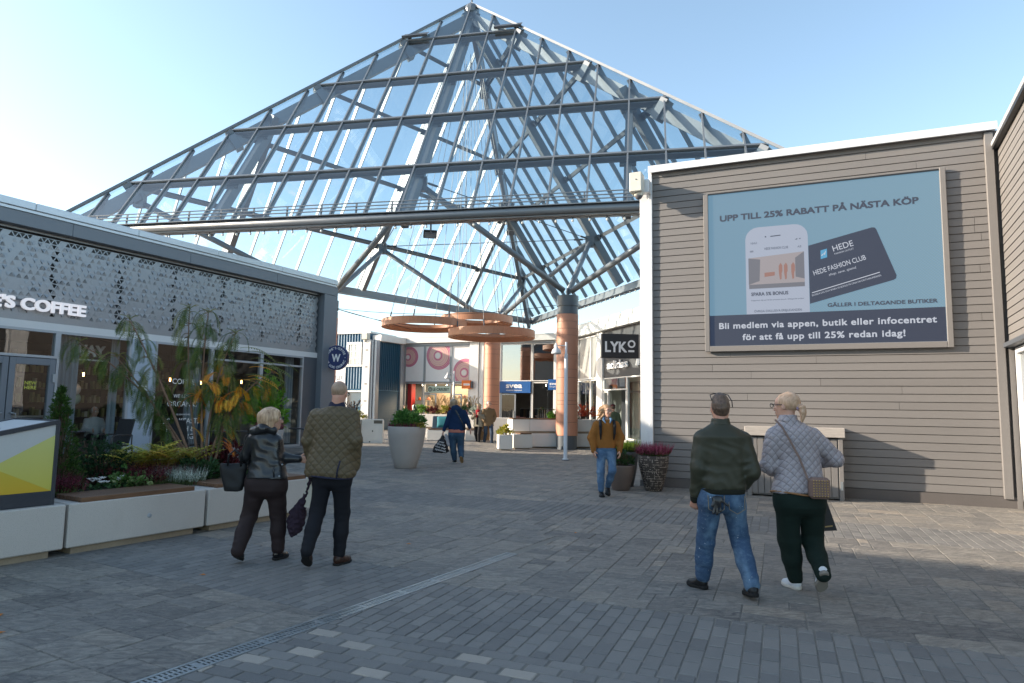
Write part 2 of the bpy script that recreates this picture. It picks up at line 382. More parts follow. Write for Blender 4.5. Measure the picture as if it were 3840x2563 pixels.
def lay(ang, side, reg):
    """lay slabs and brick strips in a frame turned ang; side +1 right of the drain line, -1 left, reg gives the strips"""
    ax, ay = sin(ang), cos(ang); bx, by = cos(ang), -sin(ang)
    def W(a, b): return (ax*a+bx*b, ay*a+by*b)
    def side_ok(c):
        far = (c[0]-DR1[0])*_dd.x+(c[1]-DR1[1])*_dd.y > 0
        dist = (c[0]-DR1[0])*DN[0]+(c[1]-DR1[1])*DN[1]
        if c[1] > 9.3 or (far and side > 0): return side > 0 and (c[1] > 9.0 or dist > -.0)
        return dist*side > -.6
    def put(P, a0, a1, b0, b1, tint):
        pts = [W(a0, b0), W(a0, b1), W(a1, b1), W(a1, b0)][::-1]
        c = W((a0+a1)/2, (b0+b1)/2)
        if not visible(*c): return
        lim = 8.9
        if side > 0:
            if c[1] < lim+1.5: 
                d = [((p[0]-DR0[0])*DN[0]+(p[1]-DR0[1])*DN[1]) for p in pts]
                if max(d) < .06 and c[1] < lim: return
                if min(d) < .06 and c[1] < lim: pts = clip(pts, (DR0[0]+DN[0]*.06, DR0[1]+DN[1]*.06), DN)
        else:
            if c[1] > lim: return
            d = [((p[0]-DR0[0])*DN[0]+(p[1]-DR0[1])*DN[1]) for p in pts]
            k = -.06
            if min(d) > k: return
            if max(d) > k: pts = clip(pts, (DR0[0]+DN[0]*k, DR0[1]+DN[1]*k), (-DN[0], -DN[1]))
        P.put(pts, tint, _rn, .0078 if P is BR else .0045)
    def slabs(a0, a1, b0, b1):                   # random ashlar of several slab sizes
        U = .1235; na, nb = max(1, round((a1-a0)/U)), int((b1-b0)/U); ua = (a1-a0)/na; occ = bytearray(na*nb)
        sizes = [(4, 4), (2, 4), (2, 4), (2, 4), (3, 4), (2, 3), (2, 3), (3, 3), (3, 2), (2, 2), (4, 3), (3, 5)]
        for i in range(na):
            for j in range(nb):
                if occ[i*nb+j]: continue
                cx, cy = W(a0+i*ua, b0+j*U)
                if not visible(cx, cy): continue
                for sa, sb in _rn.sample(sizes, 5)+[(2, 3), (2, 2), (1, 3), (1, 2), (2, 1), (1, 1)]:
                    if i+sa <= na and j+sb <= nb and not any(occ[(i+p)*nb+j+q] for p in range(sa) for q in range(sb)): break
                else: continue
                if na-i-sa == 1 and sa < 4: 
                    if not any(occ[(i+sa)*nb+j+q] for q in range(sb)): sa += 1
                for p in range(sa):
                    for q in range(sb): occ[(i+p)*nb+j+q] = 1
                cx, cy = W(a0+(i+sa/2)*ua, b0+(j+sb/2)*U); ti = min(1, max(.1, _rn.gauss(.5, .29)))
                for sx, sy, rx, ry in stains:
                    if ((cx-sx)/rx)**2+((cy-sy)/ry)**2 < .45: ti = _rn.uniform(.02, .09)
                put(SL, a0+i*ua, a0+(i+sa)*ua, b0+j*U, b0+(j+sb)*U, ti)
    def bricks_up(a0, a1, b0, b1):               # long sides along a
        b = b0; r = 0
        while b < b1:
            a = a0-(.12 if r % 2 else 0)
            while a < a1-.01:
                p, q = max(a, a0), min(a+.24, a1)
                if q-p > .05: put(BR, p, q, b, b+.12, _rn.uniform(0, .75))
                a += .24
            b += .12; r += 1
    def bricks_across(a0, a1, b0, b1):           # long sides along b, every few bricks a pale one
        a = a0; r = 0
        while a < a1-.03:
            b = b0+(.12 if r % 2 else 0); c = 0
            while b < b1:
                pale = (c+r*2) % 5 == 0 and r % 4 != 1 and a < a1-.2
                put(BR, a, min(a+.12, a1), b, b+.24, _rn.uniform(.82, 1) if pale else _rn.uniform(0, .75))
                b += .24; c += 1
            a += .12; r += 1
    for kind, a0, a1, b0, b1 in reg: {'s': slabs, 'u': bricks_up, 'x': bricks_across}[kind](a0, a1, b0, b1)
lay(radians(22), 1, [('x', .87, 4.35, -6, 7), ('u', 4.35, 5.75, -7, 9), ('s', 5.75, 10.1, -18, 11), ('u', 10.1, 11.5, -20, 14), ('s', 11.5, 50, -34, 28)])
lay(radians(29), -1, [('s', .2, 4.1, -9, 3), ('u', 4.1, 5.6, -10, 3), ('s', 5.6, 13, -12, 3)])
SL.build('paving', M_SLATE); BR.build('block_paving', M_BRICK)
# ---------------------------------------------------------------- slot drain let into the paving
m_galv = mat('galvanised steel', (.36, .38, .39), .42, .85, var=.2, vs=9, fs=70, bmp=.1)
dr = thing('drain_channel', 'galvanised slotted drain channel running diagonally across the paving', 'drain', (DR0[0], DR0[1], 0), atan2(_dd.y, _dd.x))
LEN = hypot(DR1[0]-DR0[0], DR1[1]-DR0[1])
b = MB(); b.box(0, LEN, -.075, -.052, -.03, .005); b.box(0, LEN, .052, .075, -.03, .005); b.box(LEN, LEN+.02, -.075, .075, -.03, .005); b.build('edge_rail', m_galv, dr)
b = MB(); x = .0
while x < LEN-.01:
    b.box(x, x+.018, -.052, .052, -.02, .002)
    if int(x/.5) != int((x+.032)/.5): b.box(x+.018, x+.032, -.052, .052, -.02, .002)
    x += .032
b.box(0, LEN, -.008, .008, -.02, .0025); b.build('grating', m_galv, dr)
b = MB(); b.box(0, LEN, -.052, .052, -.06, -.05); b.build('channel_bed', mat('drain shadow', (.02, .02, .02), .9), dr)
# ================================================================ cafe building on the left
m_grey = mat('grey powder coated steel', (.155, .175, .2), .42, .0, var=.06, vs=1.5, bmp=.05, bs=300)
m_greyd = mat('dark grey steel', (.075, .085, .1), .45, var=.08)
m_cap = mat('pale sheet metal', (.5, .53, .56), .38, .5, var=.1, vs=1.2, fs=25)
m_white = mat('white coated panel', (.62, .63, .63), .45, var=.05, vs=1, fs=30)
m_alu = mat('aluminium window frame', (.36, .39, .42), .4, .3, var=.08, vs=2)
m_perf = mat('perforated aluminium', (.27, .285, .3), .38, .55, var=.1, vs=1.4, fs=30)
m_flap = mat('folded aluminium flap', (.3, .315, .33), .45, .35, var=.12, vs=3)
m_void = mat('dark cavity', (.11, .117, .126), .8)
m_glass = glassmat('shop window glass', (.72, .78, .79), 1.15, 0, .035, .12)
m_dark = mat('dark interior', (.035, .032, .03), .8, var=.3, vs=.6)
m_letter = mat('white letters', (.8, .8, .8), .35, var=.03)
m_black = mat('black plastic', (.012, .012, .013), .45)
m_floor_in = woodmat('interior floor', (.06, .045, .03), (.1, .075, .05))
cafe = thing('cafe_building', 'long grey cafe building with perforated metal fascia and glass front', 'building', F_CAFE.w(0, 0), F_CAFE.r)
S0, S1, CZ = -30.0, 5.84, 6.3
b = MB(); b.prism([(S0, .5), (S1-.02, .5), (3.2, 5.6), (S0, 5.6)], 3.5, 6.05); b.prism([(S0, 5.25), (3.38, 5.25), (3.2, 5.6), (S0, 5.6)], 0, 3.5); b.prism([(S1-.35, .45), (S1-.03, .45), (3.39, 5.24), (3.1, 5.24)], 0, 3.5)
b.box(-40, -16.5, .2, 12, 0, 10.2)               # taller wing outside the picture that shades the near paving
b.build('wall', m_greyd, cafe)
b = MB()
x = S0
while x < S1: e = min(x+2.55, S1+.02); b.bbox(x+.003, e-.003, -.34, .8, 6.12, 6.3, .012); x = e
b.box(S0, S1, -.30, .8, 6.05, 6.115); b.build('roof_cap', m_cap, cafe)
b = MB(); x = S0
while x < S1:
    e = min(x+3.3, S1+.12); b.bbox(x+.002, e-.002, -.27, .5, 5.72, 6.048, .008); x = e
b.build('fascia', m_grey, cafe)
b = MB(); b.bbox(5.27, 5.96, -.27, .5, .12, 5.715, .012); b.build('corner_post', m_grey, cafe)
b = MB(); b.box(4.62, 5.265, -.02, .2, .2, 3.54); b.build('end_panel', m_greyd, cafe)
b = MB(); b.box(S0, 5.26, -.03, .45, 3.36, 3.54); b.build('lintel_band', m_white, cafe)
b = MB(); b.box(S0, 5.26, .16, .5, 3.542, 5.72); b.build('panel_backing', m_void, cafe)
# perforated screen: a lattice of triangles, part of them cut and folded outwards
rn = random.Random(3); TS = .158; TH = TS*.866
fl, sh = MB(), MB()
def tri_cell(p, kind):
    cx = sum(q[0] for q in p)/3; cz = sum(q[1] for q in p)/3
    if kind == 0: sh.add([(x, .0, z) for x, z in p], [(0, 1, 2)]); return
    q = [(cx+(x-cx)*.74, cz+(z-cz)*.74) for x, z in p]
    vs = [(x, 0, z) for x, z in p]+[(x, 0, z) for x, z in q]
    sh.add(vs, [(i, (i+1) % 3, 3+(i+1) % 3, 3+i) for i in range(3)])
    sh.add([(x, 0, z) for x, z in q]+[(x, .02, z) for x, z in q], [(i, (i+1) % 3, 3+(i+1) % 3, 3+i) for i in range(3)])
    if kind == 1:
        a = radians(rn.choice((7, 11, 15, 20)))*rn.choice((1, 1, 1, -1)); zt = max(z for x, z in q) if len([1 for x, z in q if z > cz]) == 2 else min(z for x, z in q)
        fl.add([(x, -abs(z-zt)*sin(a)*(1 if a > 0 else -.4), zt+(z-zt)*cos(a)) for x, z in q], [(0, 1, 2)])
joints = [4.32-1.63*k for k in range(22)]
row = 0; z = 3.55
while z < 5.6:
    zt = min(z+TH, 5.66); n0 = int(-9/TS); n1 = int(5.2/TS)
    for i in range(n0, n1+1):
        ox = TS/2 if row % 2 else 0
        for up_ in (0, 1):
            x0 = i*TS+ox
            p = [(x0, z), (x0+TS, z), (x0+TS/2, zt)] if up_ else [(x0+TS/2, zt), (x0+TS, z), (x0+1.5*TS, zt)]
            cx = sum(q[0] for q in p)/3
            if cx > 5.2: continue
            k = 0 if (i*2+up_+row*3) % 7 in (0, 3, 5) else 1
            if rn.random() < .1: k = 1-k
            jd = min(abs(cx-j) for j in joints)
            if jd < .07 and rn.random() < .55: k = 2
            if zt > 5.56: k = 0 if jd > .1 and (i % 4 == 0) else 2
            if z < 3.6: k = 0
            tri_cell(p, k)
    z = zt; row += 1
sh.box(S0, -9, -.005, .005, 3.55, 5.66); sh.box(-9, 5.26, -.012, .02, 5.661, 5.715); sh.box(-9, 5.26, -.008, .02, 3.542, 3.549)
s_ = sh.build('perforated_screen', m_perf, cafe); s_.location = (0, -.02, 0)
f_ = fl.build('folded_flap', m_flap, s_); f_['kind'] = 'stuff'
# glass front
def window(par, x0, x1, z0, z1, fr=.06, fm=m_alu, gm=m_glass, y=0.0, trans=(), name='window', d=.09, vert=()):
    b = MB(); b.box(x0, x0+fr, y-.03, y+d, z0, z1); b.box(x1-fr, x1, y-.03, y+d, z0, z1); b.box(x0+fr, x1-fr, y-.028, y+d-.002, z1-fr, z1); b.box(x0+fr, x1-fr, y-.028, y+d-.002, z0, z0+fr)
    for tz in trans: b.box(x0+fr, x1-fr, y-.028, y+d-.002, tz-fr/2, tz+fr/2)
    for tx in vert: b.box(tx-fr/2, tx+fr/2, y-.026, y+d-.004, z0+fr, z1-fr)
    o = b.build(name, fm, par)
    b = MB(); b.quad((x0+fr*.6, y+.03, z0+fr*.6), (x1-fr*.6, y+.03, z0+fr*.6), (x1-fr*.6, y+.03, z1-fr*.6), (x0+fr*.6, y+.03, z1-fr*.6)); b.build('pane', gm, o)
    return o
window(cafe, -3.6, -1.72, .22, 3.36); window(cafe, -1.02, .84, .22, 3.36); window(cafe, .84, 2.75, .22, 3.36, trans=(3.0,)); window(cafe, 2.75, 4.62, .22, 3.36, trans=(3.0,))
window(cafe, -5.68, -3.6, 2.68, 3.36, name='transom_window'); window(cafe, -9.5, -5.68, .22, 3.36, vert=(-7.6,))
b = MB(); b.bbox(-1.72, -1.02, -.03, .08, .2, 3.36, .01); b.box(-1.66, -1.08, -.034, -.03, .24, .9); b.build('service_panel', mat('pale blue grey panel', (.36, .42, .49), .45, var=.06), cafe)
b = MB(); b.box(S0, S1-.6, -.06, .3, 0.05, .22); b.build('plinth', mat('grey plinth', (.2, .22, .24), .6), cafe)
for k, (x0, x1) in enumerate(((-4.62, -3.62), (-5.66, -4.64))):
    b = MB(); b.bbox(x0, x0+.13, -.05, .06, .2, 2.66, .006); b.bbox(x1-.13, x1, -.05, .06, .2, 2.66, .006); b.bbox(x0+.13, x1-.13, -.05, .06, 2.5, 2.66, .006); b.bbox(x0+.13, x1-.13, -.05, .06, .2, .42, .006)
    d = b.build('door', m_grey, cafe)
    b = MB(); b.quad((x0+.1, .01, .3), (x1-.1, .01, .3), (x1-.1, .01, 2.55), (x0+.1, .01, 2.55)); b.build('pane', m_glass, d)
    hx = x0+.09 if k == 0 else x1-.09; b = MB()
    b.tube([(hx, -.05, 1.36), (hx, -.12, 1.36), (hx+.07*(1-2*k), -.15, 1.35), (hx+.09*(1-2*k), -.15, 1.2), (hx+.09*(1-2*k), -.15, .7), (hx+.07*(1-2*k), -.15, .6), (hx, -.05, .6)], .016); b.build('handle', m_galv, d)
    b = MB(); q = x1-.03 if k == 0 else x0+.03; b.box(q-.03, q+.03, -.09, -.05, 2.1, 2.3); b.build('hinge', m_alu, d)
# sign letters on the screen
def letters(par, txt, x, z, h, y, wid, m, off=.02, ext=.05, name='letters', align='C', **k):
    b = MB(); text(b, txt, x, z, h, y, off, ext, align, wid, **k); return b.build(name, m, par)
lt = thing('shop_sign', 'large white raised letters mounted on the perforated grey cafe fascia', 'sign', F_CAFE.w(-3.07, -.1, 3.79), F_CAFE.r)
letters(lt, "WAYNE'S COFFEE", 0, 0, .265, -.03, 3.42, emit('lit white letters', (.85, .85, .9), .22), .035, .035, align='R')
b = MB(); b.box(-4.0, .0, 0.0, .03, .05, .08); b.box(-4, 0, 0.0, .03, .2, .23); b.build('mounting_rail', m_greyd, lt)
# interior
b = MB(); b.prism([(S0, .5), (5.2, .5), (3.1, 5.2), (S0, 5.2)], .1, .17); b.build('interior_floor', m_floor_in, cafe)
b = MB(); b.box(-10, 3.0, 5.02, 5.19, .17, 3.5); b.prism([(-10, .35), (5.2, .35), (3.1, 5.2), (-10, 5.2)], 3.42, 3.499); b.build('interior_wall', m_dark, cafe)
m_curt = mat('pale curtain', (.3, .32, .34), .9, var=.25, vs=8, st=(8, 1, .1))
for x0, x1 in ((-3.5, -2.85), (-2.0, -1.75), (.3, .8), (-.98, -.75), (4.2, 4.6)):
    b = MB(); n = int((x1-x0)/.02); vs = []
    for i in range(n+1):
        xx = x0+(x1-x0)*i/n; yy = .42+.045*sin(i*1.15)+.02*sin(i*.37)
        vs += [(xx, yy, .3), (xx, yy, 3.34)]
    b.add(vs, [(2*i, 2*i+2, 2*i+3, 2*i+1) for i in range(n)]); b.build('curtain', m_curt, cafe, True)
m_shelf = mat('dark timber shelf', (.07, .055, .04), .6)
tag(cafe, cafe['label'], 'building')
sh_ = thing('shelf_unit', 'tall dark shelves of jars and packets inside the cafe', 'shelf', F_CAFE.w(.0, 4.6, .17), F_CAFE.r)
b = MB(); b.box(-2.2, 2.9, .3, .36, 0, 3.0)
for k in range(6): b.box(-2.2, 2.9, 0, .3, .5+.45*k, .53+.45*k)
for k in range(7): b.box(-2.2+.85*k-.015, -2.2+.85*k+.015, .0, .3, 0, 3.0)
b.build('shelf', m_shelf, sh_)
m_goods = leafmat('packaged goods', (.25, .3, .12), (.4, .35, .2), (.62, .62, .55), .5, 0)
b = MB()
for k in range(5):
    x = -2.1
    while x < 2.8:
        if rn.random() < .75: b.box(x, x+rn.uniform(.05, .1), .04, .2, .535+.45*k, .535+.45*k+rn.uniform(.12, .3), rn.random())
        x += rn.uniform(.08, .16)
g_ = b.build('goods', m_goods, sh_); g_['kind'] = 'stuff'
ct = thing('cafe_counter', 'pale counter with display inside the cafe', 'counter', F_CAFE.w(-3.0, 3.4, .17), F_CAFE.r)
b = MB(); b.box(-1.6, 1.4, 0, .7, 0, 1.0); b.build('base', m_shelf, ct); b = MB(); b.bbox(-1.65, 1.45, -.04, .74, 1.0, 1.05); b.build('counter_top', m_white, ct)
b = MB(); b.box(-1.4, .2, .1, .6, 1.06, 1.1); b.box(-1.4, .2, .1, .6, 1.38, 1.42); [b.box(-1.4+.2*i, -1.26+.2*i, .15, .4, 1.1, 1.34, rn.random()) for i in range(8)]; b.build('display', m_goods, ct)
m_bulb = emit('glowing filament', (1, .5, .16), 16.0); m_bulbglass = glassmat('bulb glass', (.95, .9, .8), 1)
for s, o, z in ((-2.77, 1.0, 2.37), (-2.2, 1.25, 2.38), (1.35, 1.1, 2.3), (1.62, 1.9, 2.25), (-.55, 1.5, 2.3), (.35, 1.2, 2.35), (3.1, 1.3, 2.4)):
    lp = thing('pendant_bulb', 'bare glowing filament bulb hanging inside the cafe window', 'pendant lamp', F_CAFE.w(s, o, 0), F_CAFE.r, 'pendant bulbs in the cafe')
    b = MB(); b.tube([(0, 0, z+.12), (0, 0, 3.42)], .008, 6); b.build('cord', m_black, lp)
    b = MB(); b.lathe([(.001, z+.13), (.025, z+.12), (.025, z+.06), (.02, z+.06)], 10); b.build('socket', m_black, lp)
    b = MB(); b.tube([(0, 0, z+.05), (0, 0, z-.05)], .02, 8); b.build('filament', m_bulb, lp)
    b = MB(); b.ball((0, 0, z-.01), .075, 14, 10); b.build('bulb', m_bulbglass, lp, True)
for s, o, z, nm, c in ((-2.1, 1.8, 1.98, 'white', (.75, .75, .72)), (-2.05, 1.85, 1.72, 'green', (.25, .45, .38))):
    bl = thing('balloon', nm+' balloon inside the cafe window', 'balloon', F_CAFE.w(s, o, z), 0)
    b = MB(); b.ball((0, 0, 0), .16, 14, 10, 1, 1, 1.1); b.lathe([(.001, -.17), (.02, -.2), (.001, -.2)], 8); b.build('body', mat('balloon '+nm, c, .3), bl, True)
pl_ = thing('basket_lamp_shade', 'large pale woven lamp shade hanging inside the cafe', 'pendant lamp', F_CAFE.w(2.2, 1.4, 2.75), 0)
b = MB(); b.lathe([(.08, .34), (.3, .3), (.52, .1), (.55, -.05), (.42, -.25), (.2, -.33), (.02, -.34)], 22)
b.build('shade', mat('woven cane', (.42, .36, .27), .8, var=.3, vs=20, st=(1, 1, 6)), pl_, True); b = MB(); b.tube([(0, 0, .3), (0, 0, .66)], .01); b.build('cord', m_black, pl_)
# writing on the panes
m_vinyl = mat('white vinyl lettering', (.7, .7, .68), .5)
vn = thing('window_lettering', 'white lettering BREAKFAST LUNCH and EVENING on the cafe pane', 'lettering', F_CAFE.w(0, .02, 0), F_CAFE.r)
b = MB()
for tx, z, h in (('COFFEE', 2.2, .15), ('WE LOVE', 1.8, .1), ('ORGANIC', 1.55, .15), ('CAKES SANDWICHES', 1.3, .04), ('BREAKFAST,', 1.06, .15), ('LUNCH &', .83, .15), ('EVENING', .6, .15)): text(b, tx, -.05, z, h, 0, .008, .0005)
b.build('letters', m_vinyl, vn)
vo = thing('illuminated_sign', 'white logo lettering inside the cafe above the first window', 'sign', F_CAFE.w(-2.35, .9, 2.72), F_CAFE.r)
b = MB(); b.box(-.75, .75, 0, .06, -.05, .6); b.build('board', m_black, vo); letters(vo, "WAY", 0, .14, .3, -.03, .9, m_letter, .03, .02); b = MB(); b.box(-.5, .5, -.04, 0, .02, .06); b.build('underline', m_letter, vo)
nh = thing('door_sticker', 'small yellow lettering NEW HERE on the cafe door pane', 'sticker', F_CAFE.w(-4.12, 0, 1.92), F_CAFE.r)
b = MB(); text(b, 'NEW', 0, .11, .08, 0, .012, .001); text(b, 'HERE', 0, 0, .08, 0, .012, .001); b.build('letters', mat('yellow vinyl', (.6, .6, .1), .5), nh)
ns_ = thing('notice_sticker', 'small white notice on the pale cafe panel', 'sticker', F_CAFE.w(-1.36, -.035, 2.0), F_CAFE.r)
b = MB(); b.box(-.13, .13, -.004, 0, 0, .1); b.build('sheet', m_letter, ns_); b = MB(); b.box(-.12, -.03, -.006, -.004, .02, .08); b.build('pictogram', mat('dark red print', (.25, .03, .04), .5), ns_)
# round projecting sign on the post
hs = thing('round_sign', 'round navy hanging sign with a large white W on post', 'sign', (-6.42, 24.35, 3.39), radians(-12))
m_navy = mat('navy enamel', (.012, .03, .13), .35, var=.1)
def disc(b, r, y0, y1, n=40): b.add([(r*cos(2*pi*i/n), y, r*sin(2*pi*i/n)) for y in (y0, y1) for i in range(n)], [tuple(range(n))[::-1] if True else 0, tuple(range(n, 2*n))]+[(i, n+i, n+(i+1) % n, (i+1) % n) for i in range(n)]); return b
disc(MB(), .455, -.07, .07).build('disc', m_navy, hs)
b = MB(); text(b, 'W', 0, -.14, .27, -.073, .03, .003, wid=.33)
def arc(b, s, r, a0, a1, h, flip=False):
    n = len(s)
    for i, ch in enumerate(s):
        if ch == ' ': continue
        a = radians(a0+(a1-a0)*i/(n-1)); q = h/.7; vs, fs = glyphs(ch, q, .006*q*2, .003)
        if not vs: continue
        cx = (min(v[0] for v in vs)+max(v[0] for v in vs))/2; ro = a-pi/2 if not flip else a+pi/2
        b.add([(r*cos(a)+(x-cx)*cos(ro)-(y-h/2)*sin(ro), -.073-zz, r*sin(a)+(x-cx)*sin(ro)+(y-h/2)*cos(ro)) for x, y, zz in vs], fs)
arc(b, "WAYNE'S COFFEE", .355, 158, 22, .085); arc(b, 'WE LOVE ORGANIC', .355, 202, 338, .085, True)
for a in (180, 0): disc_ = None; b.ball((.36*cos(radians(a)), -.075, .0), .016, 8, 6)
b.build('lettering', m_letter, hs)
b = MB(); b.tube([(-.42, 0, .28), (-.66, 0, .28)], .03); b.tube([(-.42, 0, -.28), (-.66, 0, -.28)], .03); b.box(-.69, -.64, -.06, .06, .19, .37); b.box(-.69, -.64, -.06, .06, -.37, -.19); b.build('bracket', m_navy, hs)
# ================================================================ timber clad building on the right
def boardmat():
    m, t, b = _nodes('grey painted boards'); v = stretch(t, objco(t), (.35, 1, 3.0))
    n1 = noise(t, 1.1, 5, .6, v); n2 = noise(t, 26, 4, .65, v)
    c = mixc(t, mth(t, 'MULTIPLY', attr(t, 'tint'), .5), (.17, .16, .152), (.132, .124, .118))
    c = mixc(t, mth(t, 'MULTIPLY', ramp(t, n1, ((.35, 0.), (.7, 1.))), .3), c, (.2, .189, .18))
    c = mixc(t, mth(t, 'MULTIPLY', ramp(t, noise(t, 2.6, 6, .7, objco(t)), ((.68, 0.), (.8, 1.))), .4), c, (.36, .34, .32))
    L(t, c, b.inputs['Base Color']); b.inputs['Roughness'].default_value = .62; bump(t, b, n2, .3, .004); return m
m_board = boardmat()
m_trimw = mat('white sheet trim', (.66, .67, .68), .4, .1, var=.06, vs=1.5)
rb = thing('clad_building', 'grey timber clad building wall with white roof edge at right', 'building', F_WALL.w(0, 0), F_WALL.r)
W0, W1, WT = -3.56, 2.76, 7.06
b = MB(); b.box(W0, W1+.6, .06, 9, 0, WT); b.box(W0, W1+.2, .0, .06, 0, .2); b.build('wall', mat('grey wall core', (.1, .09, .085), .8), rb)
rn = random.Random(8)
def boards(b, x0, x1, z0, z1, y, h=.153, split=2.9):
    """tongue and groove boards with a shadow gap, each board a sloping face"""
    z = z0; k = 0
    while z < z1-.02:
        zt = min(z+h, z1); x = x0; cut = x0+rn.uniform(1.2, x1-x0) if rn.random() < .75 and x1-x0 > 3 else x1
        for a, c in ((x0, cut-.002), (cut+.004, x1)):
            if c-a < .05: continue
            tn = rn.uniform(0, .8); yo = rn.uniform(-.002, .002)
            b.add([(a, y-.02+yo, z+.012), (c, y-.02+yo, z+.012), (c, y-.013+yo, zt-.004), (a, y-.013+yo, zt-.004),
                   (a, y, z+.006), (c, y, z+.006), (c, y, zt), (a, y, zt)], [(0, 1, 2, 3), (4, 5, 1, 0), (3, 2, 6, 7), (4, 0, 3, 7), (1, 5, 6, 2)], tn)
        z = zt; k += 1
b = MB(); boards(b, W0, W1, .2, WT, .055); b.build('cladding', m_board, rb)
b = MB(); x = W0-.07
while x < W1+.2: e = min(x+2.2, W1+.25); b.bbox(x, e-.004, -.09, .5, WT+.005, WT+.13, .01); b.bbox(x, e-.004, -.1, -.08, WT-.03, WT+.13, .004); x = e
b.build('roof_edge', m_trimw, rb)
b = MB(); b.bbox(W0-.075, W0, -.03, .5, .15, WT, .006); b.build('corner_trim', m_trimw, rb)
b = MB(); b.bbox(W1, W1+.14, -.035, .05, .16, WT-.05, .006); b.build('end_board', m_board, rb)
# white pillar set behind the corner
pp = thing('white_pillar', 'tall white metal pillar beside the grey clad wall', 'pillar', F_WALL.w(-3.73, .2), F_WALL.r)
b = MB(); b.bbox(-.12, .09, -.16, .5, .02, 6.6, .008)
b.build('shaft', m_trimw, pp); b = MB(); b.box(-.13, .1, -.17, .5, 0, .12); b.build('foot', m_grey, pp)
b = MB(); b.bbox(-.15, -.13, -.1, .02, 1.05, 1.35); b.build('switch_box', m_grey, pp)
# security camera
sc_ = thing('security_camera', 'white boxed security camera with glass dome on corner of clad wall', 'camera', F_WALL.w(-3.78, -.36, 6.42), F_WALL.r)
m_cream = mat('cream plastic', (.6, .58, .5), .4)
b = MB(); b.bbox(-.17, .1, -.2, .12, .06, .5, .015); b.build('housing', m_cream, sc_); b = MB(); b.bbox(-.1, .2, .12, .33, .12, .42, .01); b.build('bracket', m_trimw, sc_)
b = MB(); b.ball((0, -.02, .0), .085, 14, 10); b.build('dome', mat('smoked dome', (.1, .1, .11), .12), sc_, True); b = MB(); b.lathe([(.1, .06), (.1, .0), (.088, -.005)], 16, (0, -.02, 0)); b.build('collar', m_cream, sc_, True)
b = MB(); b.ball((-.02, -.203, .33), .014, 8, 6); b.build('screw', m_black, sc_)
# ---------------------------------------------------------------- LED screen
led = thing('led_screen', 'large outdoor LED screen showing a phone and dark membership card', 'screen', F_WALL.w(-.16, -.015, 3.04), F_WALL.r)
b = MB(); X, Z = 2.165, 3.33
for x0, x1, z0, z1 in ((-X-.1, -X, -.12, Z+.02), (X, X+.1, -.12, Z+.05), (-X, X, -.12, 0)): b.bbox(x0, x1, -.05, .02, z0, z1, .008)
b.build('frame', m_board, led); b = MB(); b.box(-X, X, -.03, .03, Z, Z+.03); b.box(-X, X, .0, .03, 0, Z); b.build('casing', m_black, led)
def ledmat(name, col, s=1.0, grad=None):
    m, t, bb = _nodes(name); v = objco(t)
    ck = N(t, 'ShaderNodeTexChecker'); ck.inputs['Scale'].default_value = 38; L(t, v, ck.inputs['Vector'])
    n = N(t, 'ShaderNodeTexWave'); n.wave_type = 'BANDS'; n.bands_direction = 'DIAGONAL'; n.inputs['Scale'].default_value = 9.0; L(t, v, n.inputs['Vector'])
    n2 = N(t, 'ShaderNodeTexWave'); n2.bands_direction = 'Z'; n2.inputs['Scale'].default_value = 12; L(t, v, n2.inputs['Vector'])
    base = mixc(t, grad[2], grad[0], grad[1]) if False else c4(col)
    f = mth(t, 'MULTIPLY', n.outputs['Fac'], n2.outputs['Fac'])
    if grad:
        sx = N(t, 'ShaderNodeSeparateXYZ'); L(t, v, sx.inputs[0]); g = mth(t, 'ADD', mth(t, 'MULTIPLY', sx.outputs[0], .2), .5, True)
        cc = mixc(t, g, col, grad)
        cc = mixc(t, mth(t, 'MULTIPLY', f, .42), cc, (col[0]*1.3, col[1]*1.05, col[2]*.6)); cc = mixc(t, mth(t, 'MULTIPLY', ck.outputs['Fac'], .3), cc, (col[0]*.4, col[1]*.75, col[2]*1.25))
    else: cc = mixc(t, mth(t, 'MULTIPLY', f, .25), col, mul(col, .8))
    L(t, cc, bb.inputs['Emission Color']); bb.inputs['Emission Strength'].default_value = s; bb.inputs['Base Color'].default_value = (.012, .014, .016, 1); bb.inputs['Roughness'].default_value = .5; return m
E1 = .27
m_lb = ledmat('lit screen blue', (.2, .37, .5), E1, (.28, .47, .58)); m_ln = ledmat('lit screen navy', (.022, .035, .085), E1); m_lw = ledmat('lit screen white', (.7, .74, .84), E1); m_lg = ledmat('lit screen phone', (.5, .56, .7), E1); m_lk = ledmat('lit screen dark text', (.045, .055, .1), E1)
m_lc = ledmat('lit screen cyan', (.1, .45, .75), E1); m_lp = ledmat('lit screen picture', (.45, .4, .42), E1); m_lr = ledmat('lit screen red brown', (.42, .2, .16), E1); m_ly = ledmat('lit screen grey', (.2, .2, .24), E1)
b = MB(); b.quad((-X, -.005, .0), (X, -.005, .0), (X, -.005, Z), (-X, -.005, Z)); pic = b.build('display', m_lb, led)
def panel(m, name, polys, y):
    b = MB()
    for p in polys: b.add([(x+.16, y, z-3.04) for x, z in p], [tuple(range(len(p)))])
    return b.build(name, m, pic)
def rr(x0, x1, z0, z1, r, n=5, bot=True):
    p = []
    for cx, cz, a in ((x1-r, z1-r, 0), (x0+r, z1-r, 90), (x0+r, z0+r, 180), (x1-r, z0+r, 270)):
        if not bot and a in (180, 270): p.append((x0 if a == 180 else x1, z0)); continue
        p += [(cx+r*cos(radians(a+90*i/n)), cz+r*sin(radians(a+90*i/n))) for i in range(n+1)]
    return p
panel(m_ln, 'banner', [[(-2.325, 3.045), (2.0, 3.045), (2.0, 3.7), (-2.325, 3.7)]], -.008)
